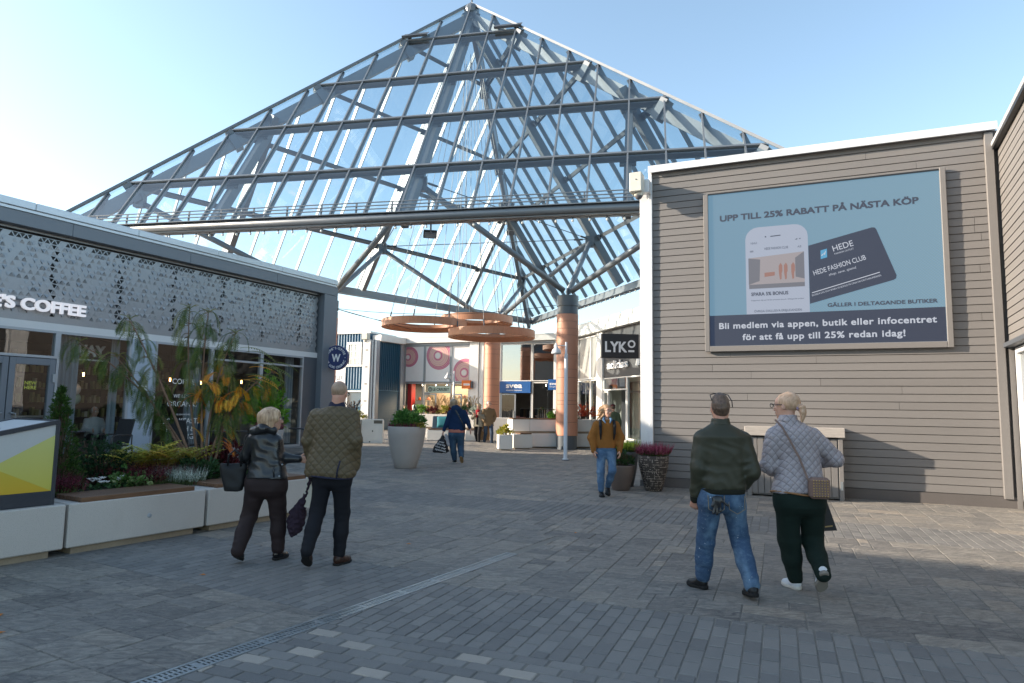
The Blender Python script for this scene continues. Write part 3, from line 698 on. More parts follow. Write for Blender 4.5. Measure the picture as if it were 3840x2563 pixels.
panel(m_lg, 'phone', [rr(-1.57, -.35, 3.7, 5.56, .26, bot=False)], -.008)
# the card is a turned rounded rectangle
ca = radians(14.2); cw, ch_ = 1.38, 1.14
def cardpt(u, v): return (-.36+.02+u*cos(ca)-v*sin(ca)*.42, 3.88+u*sin(ca)*1.25+v*cos(ca))
panel(m_ln, 'membership_card', [[(-.345, 3.87), (1.16, 4.27), (1.205, 4.3), (1.215, 4.36), (.9, 5.3), (.875, 5.345), (.82, 5.355), (-.345, 5.08)]], -.011)
def line(m, *a, **k):
    b = MB(); b.M = Matrix.Translation((.16, 0, -3.04)); text(b, *a, **k); return b.build('text_line', m, pic)
line(m_lk, 'UPP TILL 25% RABATT PÅ NÄSTA KÖP', -.22, 5.76, .125, -.009, .045, .001, wid=3.72); line(m_lk, 'GÄLLER I DELTAGANDE BUTIKER', 1.88, 3.79, .072, -.0125, .04, .001, 'R', 1.9)
line(m_lk, 'SPARA 5% BONUS', -1.47, 4.09, .07, -.012, .03, .001, 'L', .72); line(m_lk, 'ÖVRIGA EXKLUSIVA ERBJUDANDEN', -.96, 3.735, .048, -.012, .002, .001, 'C', .92); line(m_lk, 'HEDE FASHION CLUB', -.96, 5.06, .05, -.012, .004, .001, 'C', .46); line(m_lk, '10:51', -1.46, 5.2, .04, -.012, .002, .001, 'L', .12); line(m_lk, 'AZ', -.55, 5.06, .04, -.012, .002, .001, 'L')
line(m_lk, 'Registrera dig och få fem procent bonus i deltagande butiker', -1.47, 3.98, .025, -.012, 0, .001, 'L', 1.02)
line(m_lw, 'Bli medlem via appen, butik eller infocentret', -.14, 3.41, .125, -.012, .03, .001, wid=3.98, space=1.08); line(m_lw, 'för att få upp till 25% redan idag!', -.17, 3.16, .125, -.012, .03, .001, wid=2.98, space=1.08)
line(m_lw, 'HEDE FASHION CLUB', -.25, 4.45, .1, -.014, .006, .001, 'L', .99, rot=radians(15.5)); line(m_lw, 'HEDE', .12, 4.92, .12, -.014, .004, .001, 'L', .38, rot=radians(14)); line(m_lw, 'FASHION OUTLET', .14, 4.85, .035, -.014, .0, .001, 'L', .36, rot=radians(14))
line(m_lw, 'shop. save. spend.', .02, 4.42, .05, -.014, 0, .001, 'L', .52, shear=.35, rot=radians(14)); line(m_lw, 'SKORDA DIG OCH SPARA 5% BONUS PÅ DINA FAVORITVARUMÄRKEN', -.3, 4.02, .036, -.014, .0, .001, 'L', 1.3, rot=radians(15.2))
panel(m_lw, 'card_rule', [[(-.3, 4.085), (.93, 4.43), (.93, 4.447), (-.3, 4.102)]], -.014)
panel(m_lk, 'phone_speaker', [[(-1.07, 5.33), (-.87, 5.34), (-.87, 5.36), (-1.07, 5.35)], rr(-1.18, -1.15, 5.325, 5.355, .012), [(-1.48, 5.05), (-1.41, 5.05), (-1.41, 5.06), (-1.48, 5.06)], [(-1.48, 5.03), (-1.41, 5.03), (-1.41, 5.04), (-1.48, 5.04)], [(-.6, 5.23), (-.55, 5.23), (-.55, 5.26)], [(-.52, 5.255), (-.48, 5.255), (-.5, 5.23)]], -.012)
panel(m_lc, 'card_emblem', [[(-.12, 4.78), (-.0, 4.81), (-.0, 4.99), (-.12, 4.96)]], -.014)
panel(m_lw, 'emblem_stroke', [[(-.1, 4.84), (-.04, 4.9), (-.045, 4.91), (-.11, 4.86)], [(-.04, 4.86), (-.02, 4.94), (-.03, 4.95), (-.055, 4.87)]], -.015)
panel(m_lp, 'street_picture', [[(-1.515, 4.33), (-.43, 4.33), (-.43, 4.97), (-1.515, 4.9)]], -.0105)
panel(m_ly, 'picture_shops', [[(-1.515, 4.33), (-1.3, 4.4), (-1.28, 4.86), (-1.515, 4.9)], [(-.6, 4.45), (-.43, 4.4), (-.43, 4.97), (-.6, 4.85)], [(-1.51, 4.24), (-.43, 4.24), (-.43, 4.33), (-1.51, 4.33)]], -.0115)
panel(m_lr, 'picture_people', [[(x, 4.4), (x+.03, 4.42), (x+.035, 4.55), (x+.05, 4.58), (x+.05, 4.7), (x+.02, 4.76), (x-.02, 4.7), (x-.02, 4.56)] for x in (-.9, -.8, -.66)]+[[(-1.2, 4.48), (-1.0, 4.5), (-1.0, 4.58), (-1.2, 4.57)]], -.0125)
# ---------------------------------------------------------------- timber hatch cabinet against the wall
hc = thing('timber_cabinet', 'low grey timber cabinet with plank doors and pale ledge by the clad wall', 'cabinet', F_WALL.w(-.72, -.52), F_WALL.r)
b = MB()
for k in range(13): b.bbox(-.78+.12*k, -.66+.12*k-.012, .02, .05, .06, 1.16, .004, rn.random())
b.build('plank_door', m_board, hc)
b = MB(); b.bbox(-.86, -.78, .0, .5, .0, 1.18, .006); b.bbox(.79, .87, .0, .5, .0, 1.18, .006); b.box(-.78, .79, .06, .5, .03, 1.16); b.build('carcass', m_board, hc)
b = MB(); b.bbox(-.9, .91, -.05, .55, 1.185, 1.37, .01); b.build('ledge', woodmat('weathered pale timber', (.3, .27, .24), (.4, .365, .33)), hc)
b = MB(); b.box(.805, .85, -.012, .0, .2, .36); b.build('latch', m_galv, hc)
# ---------------------------------------------------------------- second clad wall coming forward at the frame edge
F2 = Frame(F_WALL.w(2.93, -.02)[:2], (-.46, -.888))
rb2 = thing('clad_side_building', 'grey clad wall with black roof edge and white door frame at far right', 'building', (F2.o.x, F2.o.y, 0), F2.r)
b = MB(); b.box(0, 9, .05, 6, 2.98, 6.72); b.box(0.02, 9, .35, 6, 0, 2.98); b.build('wall', mat('grey wall core', (.1, .09, .085), .8), rb2)
b = MB(); boards(b, .0, 9, 2.98, 6.72, .05, .153); b.build('cladding', m_board, rb2)
b = MB(); b.bbox(-.02, 9, -.07, .4, 6.73, 6.8, .01); b.build('roof_edge', m_trimw, rb2); b = MB(); b.box(-.02, 9, -.06, .3, 6.66, 6.73); b.build('drip_edge', m_black, rb2)
b = MB(); b.box(0, 9, -.06, .35, 2.9, 2.978); b.build('soffit_flashing', m_greyd, rb2)
window(rb2, .12, 2.2, .15, 2.88, .1, m_trimw, m_glass, .12); window(rb2, 2.22, 5, .15, 2.88, .1, m_trimw, m_glass, .12)
b = MB(); b.box(-.6, .0, .02, .1, 0, 2.9); b.build('reveal', m_board, rb2)
# ================================================================ glass pyramid roof on three columns
m_steel = mat('grey painted steelwork', (.15, .17, .19), .4, .15, var=.08, vs=.8, bmp=.05, bs=120)
m_steel2 = mat('mid grey steel tube', (.2, .22, .24), .38, .2, var=.08, vs=1.5)
m_rglass = glassmat('roof glass', (.85, .925, .95), .9, .0, .095, .05)
RC = Vector((-2.33, 32.0, 0)); RR, RZ0, RZA, RPH = 18.58, 8.04, 22.08, .203
def corner(k): a = RPH+k*2*pi/3; return Vector((RC.x+RR*sin(a), RC.y+RR*cos(a), RZ0))
PB, PR, PL = corner(0), corner(1), corner(2); PA = Vector((RC.x, RC.y, RZA))
roof = thing('glass_roof', 'three sided glass pyramid roof with grey steel frame over the plaza', 'roof', (RC.x, RC.y, 0))
OFF = Vector((RC.x, RC.y, 0))
NODES = {}
def mbr(): b = MB(); b.M = Matrix.Translation(-OFF); return b
for nm, P, Q in (('front', PL, PR), ('right', PR, PB), ('left', PB, PL)):
    e = (Q-P).normalized(); mid = (P+Q)/2; u = (PA-mid).normalized(); n = e.cross(u).normalized()
    if n.z < 0: n = -n
    hw = (Q-P).length/2; LS = (PA-mid).length; sp = hw/12
    def pt(s, t, off=0.0): return mid+e*s+u*(LS*t)+n*off
    T0 = .03
    b = mbr()                                    # glazing, one sheet per band
    ts = [T0, .2, .405, .6, .81, 1.0]
    for a, c in zip(ts, ts[1:]):
        ha, hc = hw*(1-a), hw*(1-c)
        b.add([pt(-ha, a), pt(ha, a), pt(hc, c), pt(-hc, c)] if c < 1 else [pt(-ha, a), pt(ha, a), pt(0, 1)], [(0, 1, 2, 3)] if c < 1 else [(0, 1, 2)])
    b.build('glazing', m_rglass, roof)
    b = mbr()
    for k in range(-11, 12):
        s = k*sp; t1 = 1-abs(s)/hw
        if t1 > T0+.02: b.bar(pt(s, T0), pt(s, t1), .06, .1, n, off=.0); b.bar(pt(s, T0), pt(s, t1), .045, .11, n, off=-.1)
    b.build('glazing_bars', m_steel, roof)
    for t in ts[1:-1]:
        h = hw*(1-t)-.1; b = mbr(); b.bar(pt(-h, t), pt(h, t), .09, .1, n, off=.01); b.bar(pt(-h, t), pt(h, t), .035, .26, n, off=-.17); b.bar(pt(-h, t), pt(h, t), .17, .035, n, off=-.3); b.bar(pt(-h, t), pt(h, t), .2, .03, n, off=-.07)
        b.build('purlin', m_steel, roof)
    for s, t1 in ((0, .985), (-hw/2, .49), (hw/2, .49)):
        b = mbr(); b.bar(pt(s, T0+.01), pt(s, t1), .27, .4, n, off=-.58); b.build('rafter', m_steel, roof)
        for t in ts[1:-1]:
            if t < t1-.03: 
                b = mbr(); b.bar(pt(s-.3, t, -.42), pt(s+.3, t, -.42), .3, .1, n); b.build('cleat', m_steel, roof)
    b = mbr(); b.bar(P, Q, .3, .4, (0, 0, 1), off=.2, end=-.2); b.bar(P+n*.0, Q, .42, .05, (0, 0, 1), off=.02)
    no = Vector((n.x, n.y, 0)).normalized()
    b.build('eave_beam', m_steel2, roof)
    b = mbr(); b.tube([P+no*.26+Vector((0, 0, .17)), Q+no*.26+Vector((0, 0, .17))], .13, 12); b.build('gutter_pipe', m_steel2, roof, True)
    b = mbr(); b.bar(P+no*.26+Vector((0, 0, .32)), Q+no*.26+Vector((0, 0, .32)), .34, .03); b.build('flashing', m_steel, roof)
    NODES[nm] = pt(0, .2, -.95)
    if nm == 'front':
        b = mbr()
        for k in range(3): b.tube([P+no*(.34-.03*k)+Vector((0, 0, .48+.13*k)), Q+no*(.34-.03*k)+Vector((0, 0, .48+.13*k))], .022, 6)
        for k in range(-12, 13): b.bar(mid+e*(k*sp)+no*.3+Vector((0, 0, .34)), mid+e*(k*sp)+no*.27+Vector((0, 0, .75)), .035, .06, e)
        b.build('snow_guard', m_steel, roof)
        for s0, t0 in ((-.5*sp-hw*(1-.845), .845), (hw*(1-.845)-.6*sp, .845)):
            pass
        for s0, s1 in ((-hw*.19+.1, -hw*.19+.1+sp*.95), (hw*.19-sp*1.05, hw*.19-.1)):
            b = mbr(); p0, p1 = pt(s0, .815, .06), pt(s1, .815, .06); q0, q1 = pt(s0, .83, .5), pt(s1, .83, .5)
            b.add([pt(s0, .815, .18), pt(s1, .815, .18), pt(s1, .845, .06), pt(s0, .845, .06)], [(0, 1, 2, 3)]); b.bar(pt(s0, .815, .18), pt(s1, .815, .18), .08, .12, n); b.build('open_vent', m_greyd, roof)
    if nm == 'front': FR = (mid, e, no, n, hw, sp, pt)
    if nm == 'right': RT = (mid, e, no, n, hw, sp, pt)
for nm, P in (('B', PB), ('R', PR), ('L', PL)):
    d = (PA-P).normalized(); ho = Vector((P.x-RC.x, P.y-RC.y, 0)).normalized(); n = (Vector((0, 0, 1))-d*d.z).normalized()
    b = mbr(); b.bar(P+d*.3, PA, .16, .1, n, off=.06); b.build('hip_cap', m_steel, roof)
    b = mbr(); b.bar(P+d*.4, PA-d*.3, .24, .52, n, off=-.58); b.build('hip_girder', m_steel2, roof)
    b = mbr()
    for t in (.2, .405, .6, .81):
        q = P+(PA-P)*t; b.bar(q-n*.1, q-n*.95, .5, .34, d)
    b.build('hip_plate', m_steel, roof)
    NODES[nm] = P+(PA-P)*.2-n*.95
b = mbr(); b.ball(PA-Vector((0, 0, .35)), .4, 12, 8); b.tube([PA, PA+Vector((0, 0, .35))], .05); b.build('apex_node', m_steel, roof)
COLS = {'R': (2.33, 27.8), 'B': (-1.12, 38.2), 'L': (-8.4, 30.0)}; CT = 6.4
near = {'R': ('front', 'right', 'R'), 'B': ('left', 'right', 'B'), 'L': ('front', 'left', 'L')}
for k, (x, y) in COLS.items():
    for t in near[k]:
        q = NODES[t]; p = Vector((x, y, CT+.12)); d = (q-p); d.normalize()
        b = mbr(); b.tube([p+d*.22, q], .125, 14); b.build('strut', m_steel2, roof, True)
b = mbr()
for k in ('front', 'right', 'left', 'B', 'R', 'L'): b.bar(NODES[k]-Vector((0, 0, .22)), NODES[k]+Vector((0, 0, .35)), .42, .3, (0, 1, 0))
b.build('node_bracket', m_steel, roof)
for k, t in (('left', 'right'), ('front', 'right'), ('front', 'left')):
    p, q = NODES[k]+Vector((0, 0, .2)), NODES[t]+Vector((0, 0, .2)); b = mbr(); b.tube([p, q], .022, 6); b.tube([p+(q-p)*.03, p+(q-p)*.07], .05, 8); b.tube([p+(q-p)*.93, p+(q-p)*.97], .05, 8); b.build('tie_cable', m_greyd, roof)
# ---------------------------------------------------------------- columns clad in terracotta panels
def terracotta():
    m, t, b = _nodes('terracotta cladding'); v = objco(t)
    n1 = noise(t, 9, 5, .65, stretch(t, v, (.25, .25, 6))); n2 = noise(t, 1.2, 4, .5, v)
    c = mixc(t, n1, (.46, .19, .11), (.58, .275, .175)); c = mixc(t, mth(t, 'MULTIPLY', n2, .35), c, (.56, .29, .2)); c = mixc(t, mth(t, 'MULTIPLY', attr(t, 'tint'), .25), c, (.45, .2, .115))
    L(t, c, b.inputs['Base Color']); b.inputs['Roughness'].default_value = .48; bump(t, b, n1, .12, .004); return m
m_terra = terracotta(); m_colg = mat('dark grey column steel', (.085, .1, .115), .42, .1, var=.1)
m_seam = mat('dark seam', (.03, .02, .018), .7)
def column(k, label, base=.56):
    x, y = COLS[k]; c = thing('round_column', label, 'column', (x, y, 0), .3, 'terracotta columns under the glass roof')
    b = MB(); b.facet([(.425, 0), (.425, base), (0, base)], 40); b.build('base', m_colg, c, True)
    b = MB(); zz = [base+.005, 1.12, 1.85, 2.0, 2.3, 2.95, 3.3, 3.92, 4.72, 5.0, 5.3, 5.62]
    rn = random.Random(k)
    for a, d in zip(zz, zz[1:]):
        t = rn.random(); b.facet([(.3, a), (.455, a), (.455, d-.012), (.3, d-.012)], 40, tint=t)
    o = b.build('cladding', m_terra, c); o.data.polygons.foreach_set('use_smooth', [abs(p.normal.z) < .3 for p in o.data.polygons])
    b = MB(); b.lathe([(.43, base), (.43, 5.62)], 40); b.build('seam_core', m_seam, c)
    b = MB(); b.facet([(.3, 5.62), (.44, 5.62), (.44, 5.9), (.41, 5.9), (.41, 5.96), (.455, 5.96), (.455, 6.4), (0, 6.4)], 40); o = b.build('cap', m_colg, c); o.data.polygons.foreach_set('use_smooth', [abs(p.normal.z) < .3 for p in o.data.polygons])
    b = MB(); b.box(-.05, .05, -.05, .05, 6.4, 6.75); b.box(-.16, .16, -.16, .16, 6.4, 6.44); b.build('bearing', m_steel, c)
column('R', 'near terracotta column with dark grey base beside the white lamp post')
column('B', 'farther terracotta column standing between two shop fronts')
column('L', 'terracotta column half hidden behind the cafe corner post')
# ---------------------------------------------------------------- strings of bulbs under the eaves
m_opal = mat('opal bulb', (.7, .69, .64), .25, var=.02)
bb = MB(); bb.lathe([(.001, -.1), (.03, -.09), (.045, -.05), (.03, -.01), (.02, 0)], 8); bulb_me = bb.build('bulb', m_opal, None, True); 
sb = MB(); sb.lathe([(.02, 0), (.024, .02), (.024, .07), (.001, .08)], 8); sock_me = sb.build('socket', m_black, None)
def lights(label, P0, P1, no, n, z):
    th = thing('string_lights', label, 'string lights', P0, 0); b = MB(); pts = []
    for i in range(n*3+1):
        q = P0+(P1-P0)*(i/(n*3)); s = (i % 3); pts.append(q-P0+no*.2+Vector((0, 0, z-(.03 if s else 0))))
    b.tube(pts, .009, 5); b.build('wire', m_black, th)
    for i in range(n):
        p = P0+(P1-P0)*((i+.5)/n)-P0+no*.2+Vector((0, 0, z-.1))
        for src in (sock_me, bulb_me):
            o = src.copy(); C.objects.link(o); o.parent = th; o.location = p
    return th
mid, e, no, n_, hw, sp, pt = FR
lights('string of small white bulbs hung along the front eave of glass roof', mid-e*hw*.92, mid+e*hw*.62, no, 44, -.04)
mid, e, no, n_, hw, sp, pt = RT
lights('string of bulbs along the right rear eave of glass roof', mid-e*hw*.55, mid+e*hw*.96, -no, 42, .0)
bpy.data.objects.remove(bulb_me); bpy.data.objects.remove(sock_me)
# flood light
mid, e, no, n_, hw, sp, pt = FR
fl_ = thing('flood_light', 'black flood light hanging under the front eave', 'flood light', mid-e*.0+Vector((-.0, 0, -.05)), RPH)
fl_.location = (-2.93+.0, 22.95, 8.02)
b = MB(); b.tube([(0, 0, .1), (0, 0, -.28)], .03); b.box(-.2, .2, -.03, .03, -.3, -.26); b.build('bracket', m_greyd, fl_)
b = MB(); b.M = Matrix.Rotation(radians(50), 4, 'X') @ Matrix.Identity(4); b.bbox(-.24, .24, -.06, .05, -.52, -.2, .02); b.build('housing', m_black, fl_)
b = MB(); b.M = Matrix.Rotation(radians(50), 4, 'X'); b.box(-.2, .2, -.066, -.06, -.48, -.24); b.build('lens', m_alu, fl_)
# ---------------------------------------------------------------- ring pendants
m_wood = woodmat('ring veneer', (.43, .175, .09), (.57, .27, .15), 'Z', 5, .5, .06)
def ring(label, c, ro, tops):
    th = thing('ring_pendant', label, 'pendant lamp', c, 0, 'wooden ring lamps under the glass roof'); h = .34
    pr = [(ro, h), (ro, 0)]
    for k in range(4): pr += [(ro-.1-.13*k, 0.0+.045*k), (ro-.1-.13*k, .045*(k+1))]
    ri = ro-.62; pr += [(ri, .18), (ri, h)]
    b = MB(); b.facet(pr, 72, closed=True); o = b.build('ring', m_wood, th)
    o.data.polygons.foreach_set('use_smooth', [abs(p.normal.z) < .3 for p in o.data.polygons])
    for k in range(4): b = MB(); b.lathe([(ro-.16-.13*k, .045*(k+1)-.012), (ro-.19-.13*k, .045*(k+1)-.012)], 72); b.build('light_strip', mat('diffuser strip', (.6, .42, .32), .5), th)
    for k in range(6):
        a = radians(60*k+20); p = Vector((ro*.82*cos(a), ro*.82*sin(a), h)); q = Vector(tops)-Vector(c)+Vector((.4*cos(a), .4*sin(a), 0))
        b = MB(); b.tube([p, q], .012, 4); d = (q-p).normalized(); b.tube([p, p+d*.35], .03, 6); b.build('cable', m_greyd, th)
    return th
ring('left wooden ring lamp hanging on cables', (-4.2, 31.5, 5.38), 2.02, (-2.6, 32, 19)); ring('front right wooden ring lamp and lowest of three', (-.96, 30.9, 4.9), 2.03, (-2.2, 31.6, 19)); ring('rear wooden ring lamp and highest of three', (-1.78, 33.2, 5.84), 1.8, (-2.2, 32.4, 19))
# festoon cables and hose reel left of the roof
fc = thing('festoon_cable', 'thin black cables slung from the cafe corner to the ring lamps', 'cable', (-8.0, 29.6, 6.0))
b = MB()
for q, sag in ((Vector((3.6, 1.6, -.55)), .12), (Vector((3.2, 1.8, -.7)), .0), (Vector((10.2, -1.6, .1)), .35)):
    b.tube([q*(i/14)-Vector((0, 0, sag*4*(i/14)*(1-i/14))) for i in range(15)], .012, 5)
b.build('wire', m_black, fc)
# ================================================================ shop fronts at the back of the plaza
m_pan = mat('white vinyl panel', (.8, .8, .79), .4, var=.04)
m_sill = mat('white facade metal', (.74, .73, .7), .45, .1, var=.08, vs=1.2)
m_bglass = glassmat('rear shop glass', (.8, .84, .84), 1.0, 0, .03, .1)
m_bglass2 = glassmat('upper shop glass', (.35, .4, .42), 1.3, 0, .38, .15)
m_int = mat('warm shop interior', (.3, .24, .17), .8, var=.2, vs=.7)
m_intd = mat('dim shop interior', (.16, .14, .125), .8, var=.3, vs=.7)
m_spot = emit('shop spotlight', (1, .8, .55), 30.0)
sv = thing('shop_row', 'row of two glass fronted shops with white cornice at the back', 'building', F_SVEA.w(0, 0), F_SVEA.r)
b = MB(); x = -10
while x < 5: e = min(x+2.4, 5); b.bbox(x, e-.006, -.3, .6, 5.76, 6.12, .01); x = e
b.bbox(-10, 5, -.32, -.28, 6.1, 6.17); b.build('cornice', m_sill, sv)
b = MB(); b.box(-10, 5, .3, 9, 5.5, 5.9); b.box(-10, 5, 6, 9, 0, 5.5); b.box(4.6, 5, .3, 9, 0, 5.5); b.box(-10, -9.82, .02, 9, 0, 5.7); b.build('wall', m_greyd, sv)
b = MB(); b.box(-9.8, 4.6, .1, 6, -.02, .06); b.build('shop_floor', mat('shop floor', (.25, .23, .2), .5), sv)
for q in ((-4.97, -4.35, -.12, .3), (-4.33, -4.02, -.05, .3), (-3.0, -2.87, -.06, .2), (.63, .82, -.06, .2), (-9.98, -9.85, -.2, .3)): b = MB(); b.bbox(*q, 0, 5.75, .01); b.build('pilaster', m_sill, sv)
b = MB(); b.bbox(-9.84, -9.72, -.05, .1, .1, 5.74); b.bbox(-9.7, -4.99, -.04, .1, 5.62, 5.74); b.bbox(-2.84, .6, -.04, .1, 5.62, 5.74); b.build('head_frame', m_alu, sv)
# first shop: white panel windows above, glazed front below
plates = []
for x0, x1 in ((-9.7, -8.27), (-8.23, -6.37), (-6.33, -5.0)):
    w_ = window(sv, x0, x1, 3.24, 5.6, .05, m_alu, m_pan, 0)
m_p = [mat('plate pink', (.5, .1, .22), .35, var=.1), mat('plate rose', (.62, .34, .36), .35, var=.1), mat('plate sand', (.68, .55, .36), .4, var=.08), mat('plate knob', (.7, .68, .66), .3)]
def plate(cx, cz, r, x0, x1):
    """printed plates on the window film, cut off at the frames"""
    pl = None
    for k, (f, mi) in enumerate(((1, 0), (.94, 1), (.91, 0), (.85, 1), (.81, 0), (.75, 2), (.71, 1), (.6, 2), (.57, 1), (.46, 2), (.42, 1), (.33, 0), (.26, 1), (.2, 3))):
        n = 40; ox, oz = (-.06*(1-f), -.03*(1-f)); pts = [(cx+ox*2+r*f*cos(2*pi*i/n), cz+oz+r*f*sin(2*pi*i/n)) for i in range(n)]
        for p, nn in (((x0, 0), (1, 0)), ((x1, 0), (-1, 0)), ((0, 5.54), (0, -1)), ((0, 3.3), (0, 1))):
            if len(pts) > 2: pts = clip(pts, p, nn)
        if len(pts) < 3: continue
        b = MB(); b.add([(x, .022-.003*k, z) for x, z in pts], [tuple(range(len(pts)))])
        o = b.build('printed_plate' if pl is None else 'plate_ring', m_p[mi], sv if pl is None else pl)
        if pl is None: pl = o
plate(-9.42, 4.9, .66, -9.65, -8.32); plate(-7.2, 4.97, .93, -8.18, -6.42); plate(-5.3, 3.86, .88, -6.28, -5.05)
window(sv, -9.7, -8.27, .1, 3.2, .06, m_alu, m_bglass); window(sv, -8.23, -6.37, 2.54, 3.2, .05, m_alu, m_bglass, name='transom_window'); window(sv, -6.33, -5.0, .1, 3.2, .06, m_alu, m_bglass)
def gdoor(par, x0, x1, z1, ang=0.0, hinge=0, fw_=.08):
    """glazed door leaf, ang opens it outwards round its hinge side"""
    M_ = Matrix.Translation((x0 if hinge == 0 else x1, 0, 0)) @ Matrix.Rotation(radians(ang), 4, 'Z') @ Matrix.Translation((-(x0 if hinge == 0 else x1), 0, 0))
    b = MB(); b.M = M_
    for q in ((x0, x0+fw_, .12, z1), (x1-fw_, x1, .12, z1), (x0+fw_, x1-fw_, z1-fw_, z1), (x0+fw_, x1-fw_, .12, .22)): b.bbox(q[0], q[1], -.04, .03, q[2], q[3], .004)
    d = b.build('door', m_alu, par); b = MB(); b.M = M_; b.quad((x0+.05, 0, .2), (x1-.05, 0, .2), (x1-.05, 0, z1-.06), (x0+.05, 0, z1-.06)); b.build('pane', m_bglass, d)
    hx = x1-.12 if hinge == 0 else x0+.12; b = MB(); b.M = M_; b.tube([(hx, -.08, .75), (hx, -.08, 1.5)], .022); b.build('handle', m_galv, d)
gdoor(sv, -8.23, -7.32, 2.5); gdoor(sv, -6.37, -5.5, 2.5, -8, 1)
b = MB(); b.box(-9.7, -5.0, 3.4, 3.5, 0, 3.3); b.build('interior_wall', m_int, sv); b = MB(); b.box(-9.7, -5, .1, 3.4, 3.21, 3.26); b.build('shop_ceiling', m_int, sv)
b = MB(); b.box(-9.68, -9.4, .4, .9, .06, 3.15); b.build('red_panel', mat('red shop panel', (.5, .02, .02), .5), sv)
for s, z in ((-9.2, .95), (-9.2, 1.5), (-9.2, 2.05), (-6.2, 1.0), (-6.2, 1.6), (-6.2, 2.2)):
    u = thing('display_shelf', 'pale timber display shelf of cookware behind the shop glass', 'shelf', F_SVEA.w(s, .7, z), F_SVEA.r, 'cookware shelves in the shop')
    b = MB(); b.box(-.05, 1.1, 0, .5, 0, .04); b.box(.5, .54, 0, .5, -.5, 0); b.build('board', mat('pale shelf', (.55, .46, .32), .6), u)
    for k in range(3):
        x = .1+.36*k+R_.uniform(-.05, .05); r = R_.uniform(.08, .13); b = MB(); b.lathe([(0, .041), (r*.9, .041), (r, .1), (r, .17), (r*.9, .19), (.03, .22), (.03, .25), (0, .25)], 12, (x, .25, 0)); b.build('pot', mat('pot %d' % R_.randrange(5), ((.45, .1, .02), (.1, .25, .25), (.04, .05, .06), (.4, .3, .1), (.3, .03, .03))[R_.randrange(5)], .3), u, True)
ls = thing('shop_sign', 'pale mint name board with round emblem above the left shop door', 'sign', F_SVEA.w(-7.12, -.03, 2.56), F_SVEA.r)
b = MB(); b.prism(rr(-.8, .8, 0, .42, .12), 0, .03); b.v = [(x, -z, y) for x, y, z in b.v]; b.build('board', mat('mint board', (.5, .62, .5), .45), ls)
letters(ls, 'LE CREUSET', .14, .13, .17, -.035, 1.16, mat('dark green letters', (.015, .04, .03), .5), .028, .004)
b = MB()
for r0, r1 in ((.15, .11), (.08, .045)): b.add([(-.64+r*cos(2*pi*i/24), -.036, .21+r*sin(2*pi*i/24)) for r in (r0, r1) for i in range(24)], [(i, (i+1) % 24, 24+(i+1) % 24, 24+i) for i in range(24)])
b.build('emblem', m_black, ls)
os_ = thing('projecting_sign', 'square orange projecting sign with white name plate', 'sign', F_SVEA.w(-5.08, -.25, 2.82), F_SVEA.r)
b = MB(); b.bbox(-.3, .3, -.1, .1, 0, .52, .01); b.build('box', mat('orange sign', (.75, .17, .01), .4), os_); b = MB(); b.box(-.16, .26, -.106, -.1, .2, .32); b.build('name_plate', m_letter, os_)
letters(os_, 'LE CREUSET', .05, .235, .045, -.107, .34, m_black, .008, .001); b = MB(); b.box(.3, .42, -.06, .06, .05, .45); b.build('bracket', m_greyd, os_)
# second shop
window(sv, -2.86, -.84, 3.3, 5.6, .05, m_sill, m_bglass2); window(sv, -.8, .62, 3.3, 5.6, .05, m_sill, m_bglass2); window(sv, -.8, .62, .1, 3.24, .06, m_sill, m_bglass); window(sv, .85, 2.6, 3.3, 5.6, .05, m_sill, m_bglass2); window(sv, .85, 2.6, .1, 3.24, .06, m_sill, m_bglass); window(sv, -4.0, -3.02, .1, 5.6, .06, m_alu, m_bglass2, trans=(3.27,))
gdoor(sv, -2.84, -1.84, 2.54); gdoor(sv, -1.78, -.84, 2.54, -70, 1)
b = MB(); b.box(-4.3, 4.6, 4.4, 4.5, 0, 5.6); b.box(-4.36, -4.3, .3, 4.4, 0, 5.6); b.box(-4.3, 4.6, .2, 4.4, 5.2, 5.3); b.build('interior_wall', m_intd, sv)
ss = thing('shop_sign', 'bright blue sign board with white lettering above the shop doors', 'sign', F_SVEA.w(-1.87, -.1, 2.58), F_SVEA.r)
b = MB(); b.bbox(-1.02, 1.02, -.04, .12, 0, .7, .008); b.build('board', mat('svea blue', (.01, .09, .3), .4), ss)
letters(ss, 'svea', -.05, .31, .3, -.045, 1.05, m_letter, .03, .004); letters(ss, 'simplicity improved', -.05, .13, .075, -.045, 1.03, m_letter, .008, .004)
s2 = thing('projecting_sign', 'blue projecting sign partly hidden behind the near column', 'sign', F_SVEA.w(.95, -.75, 2.75), F_SVEA.r)
b = MB(); b.bbox(-.45, .35, -.08, .08, 0, .62, .01); b.build('box', mat('svea blue', (.01, .09, .3), .4), s2); letters(s2, 'svea', -.05, .29, .18, -.082, .6, m_letter, .02, .003); letters(s2, 'simplicity', -.05, .16, .06, -.082, .6, m_letter, .004, .003)
b = MB(); b.tube([(.3, .08, .3), (.3, .7, .3)], .03); b.build('bracket', m_greyd, s2)
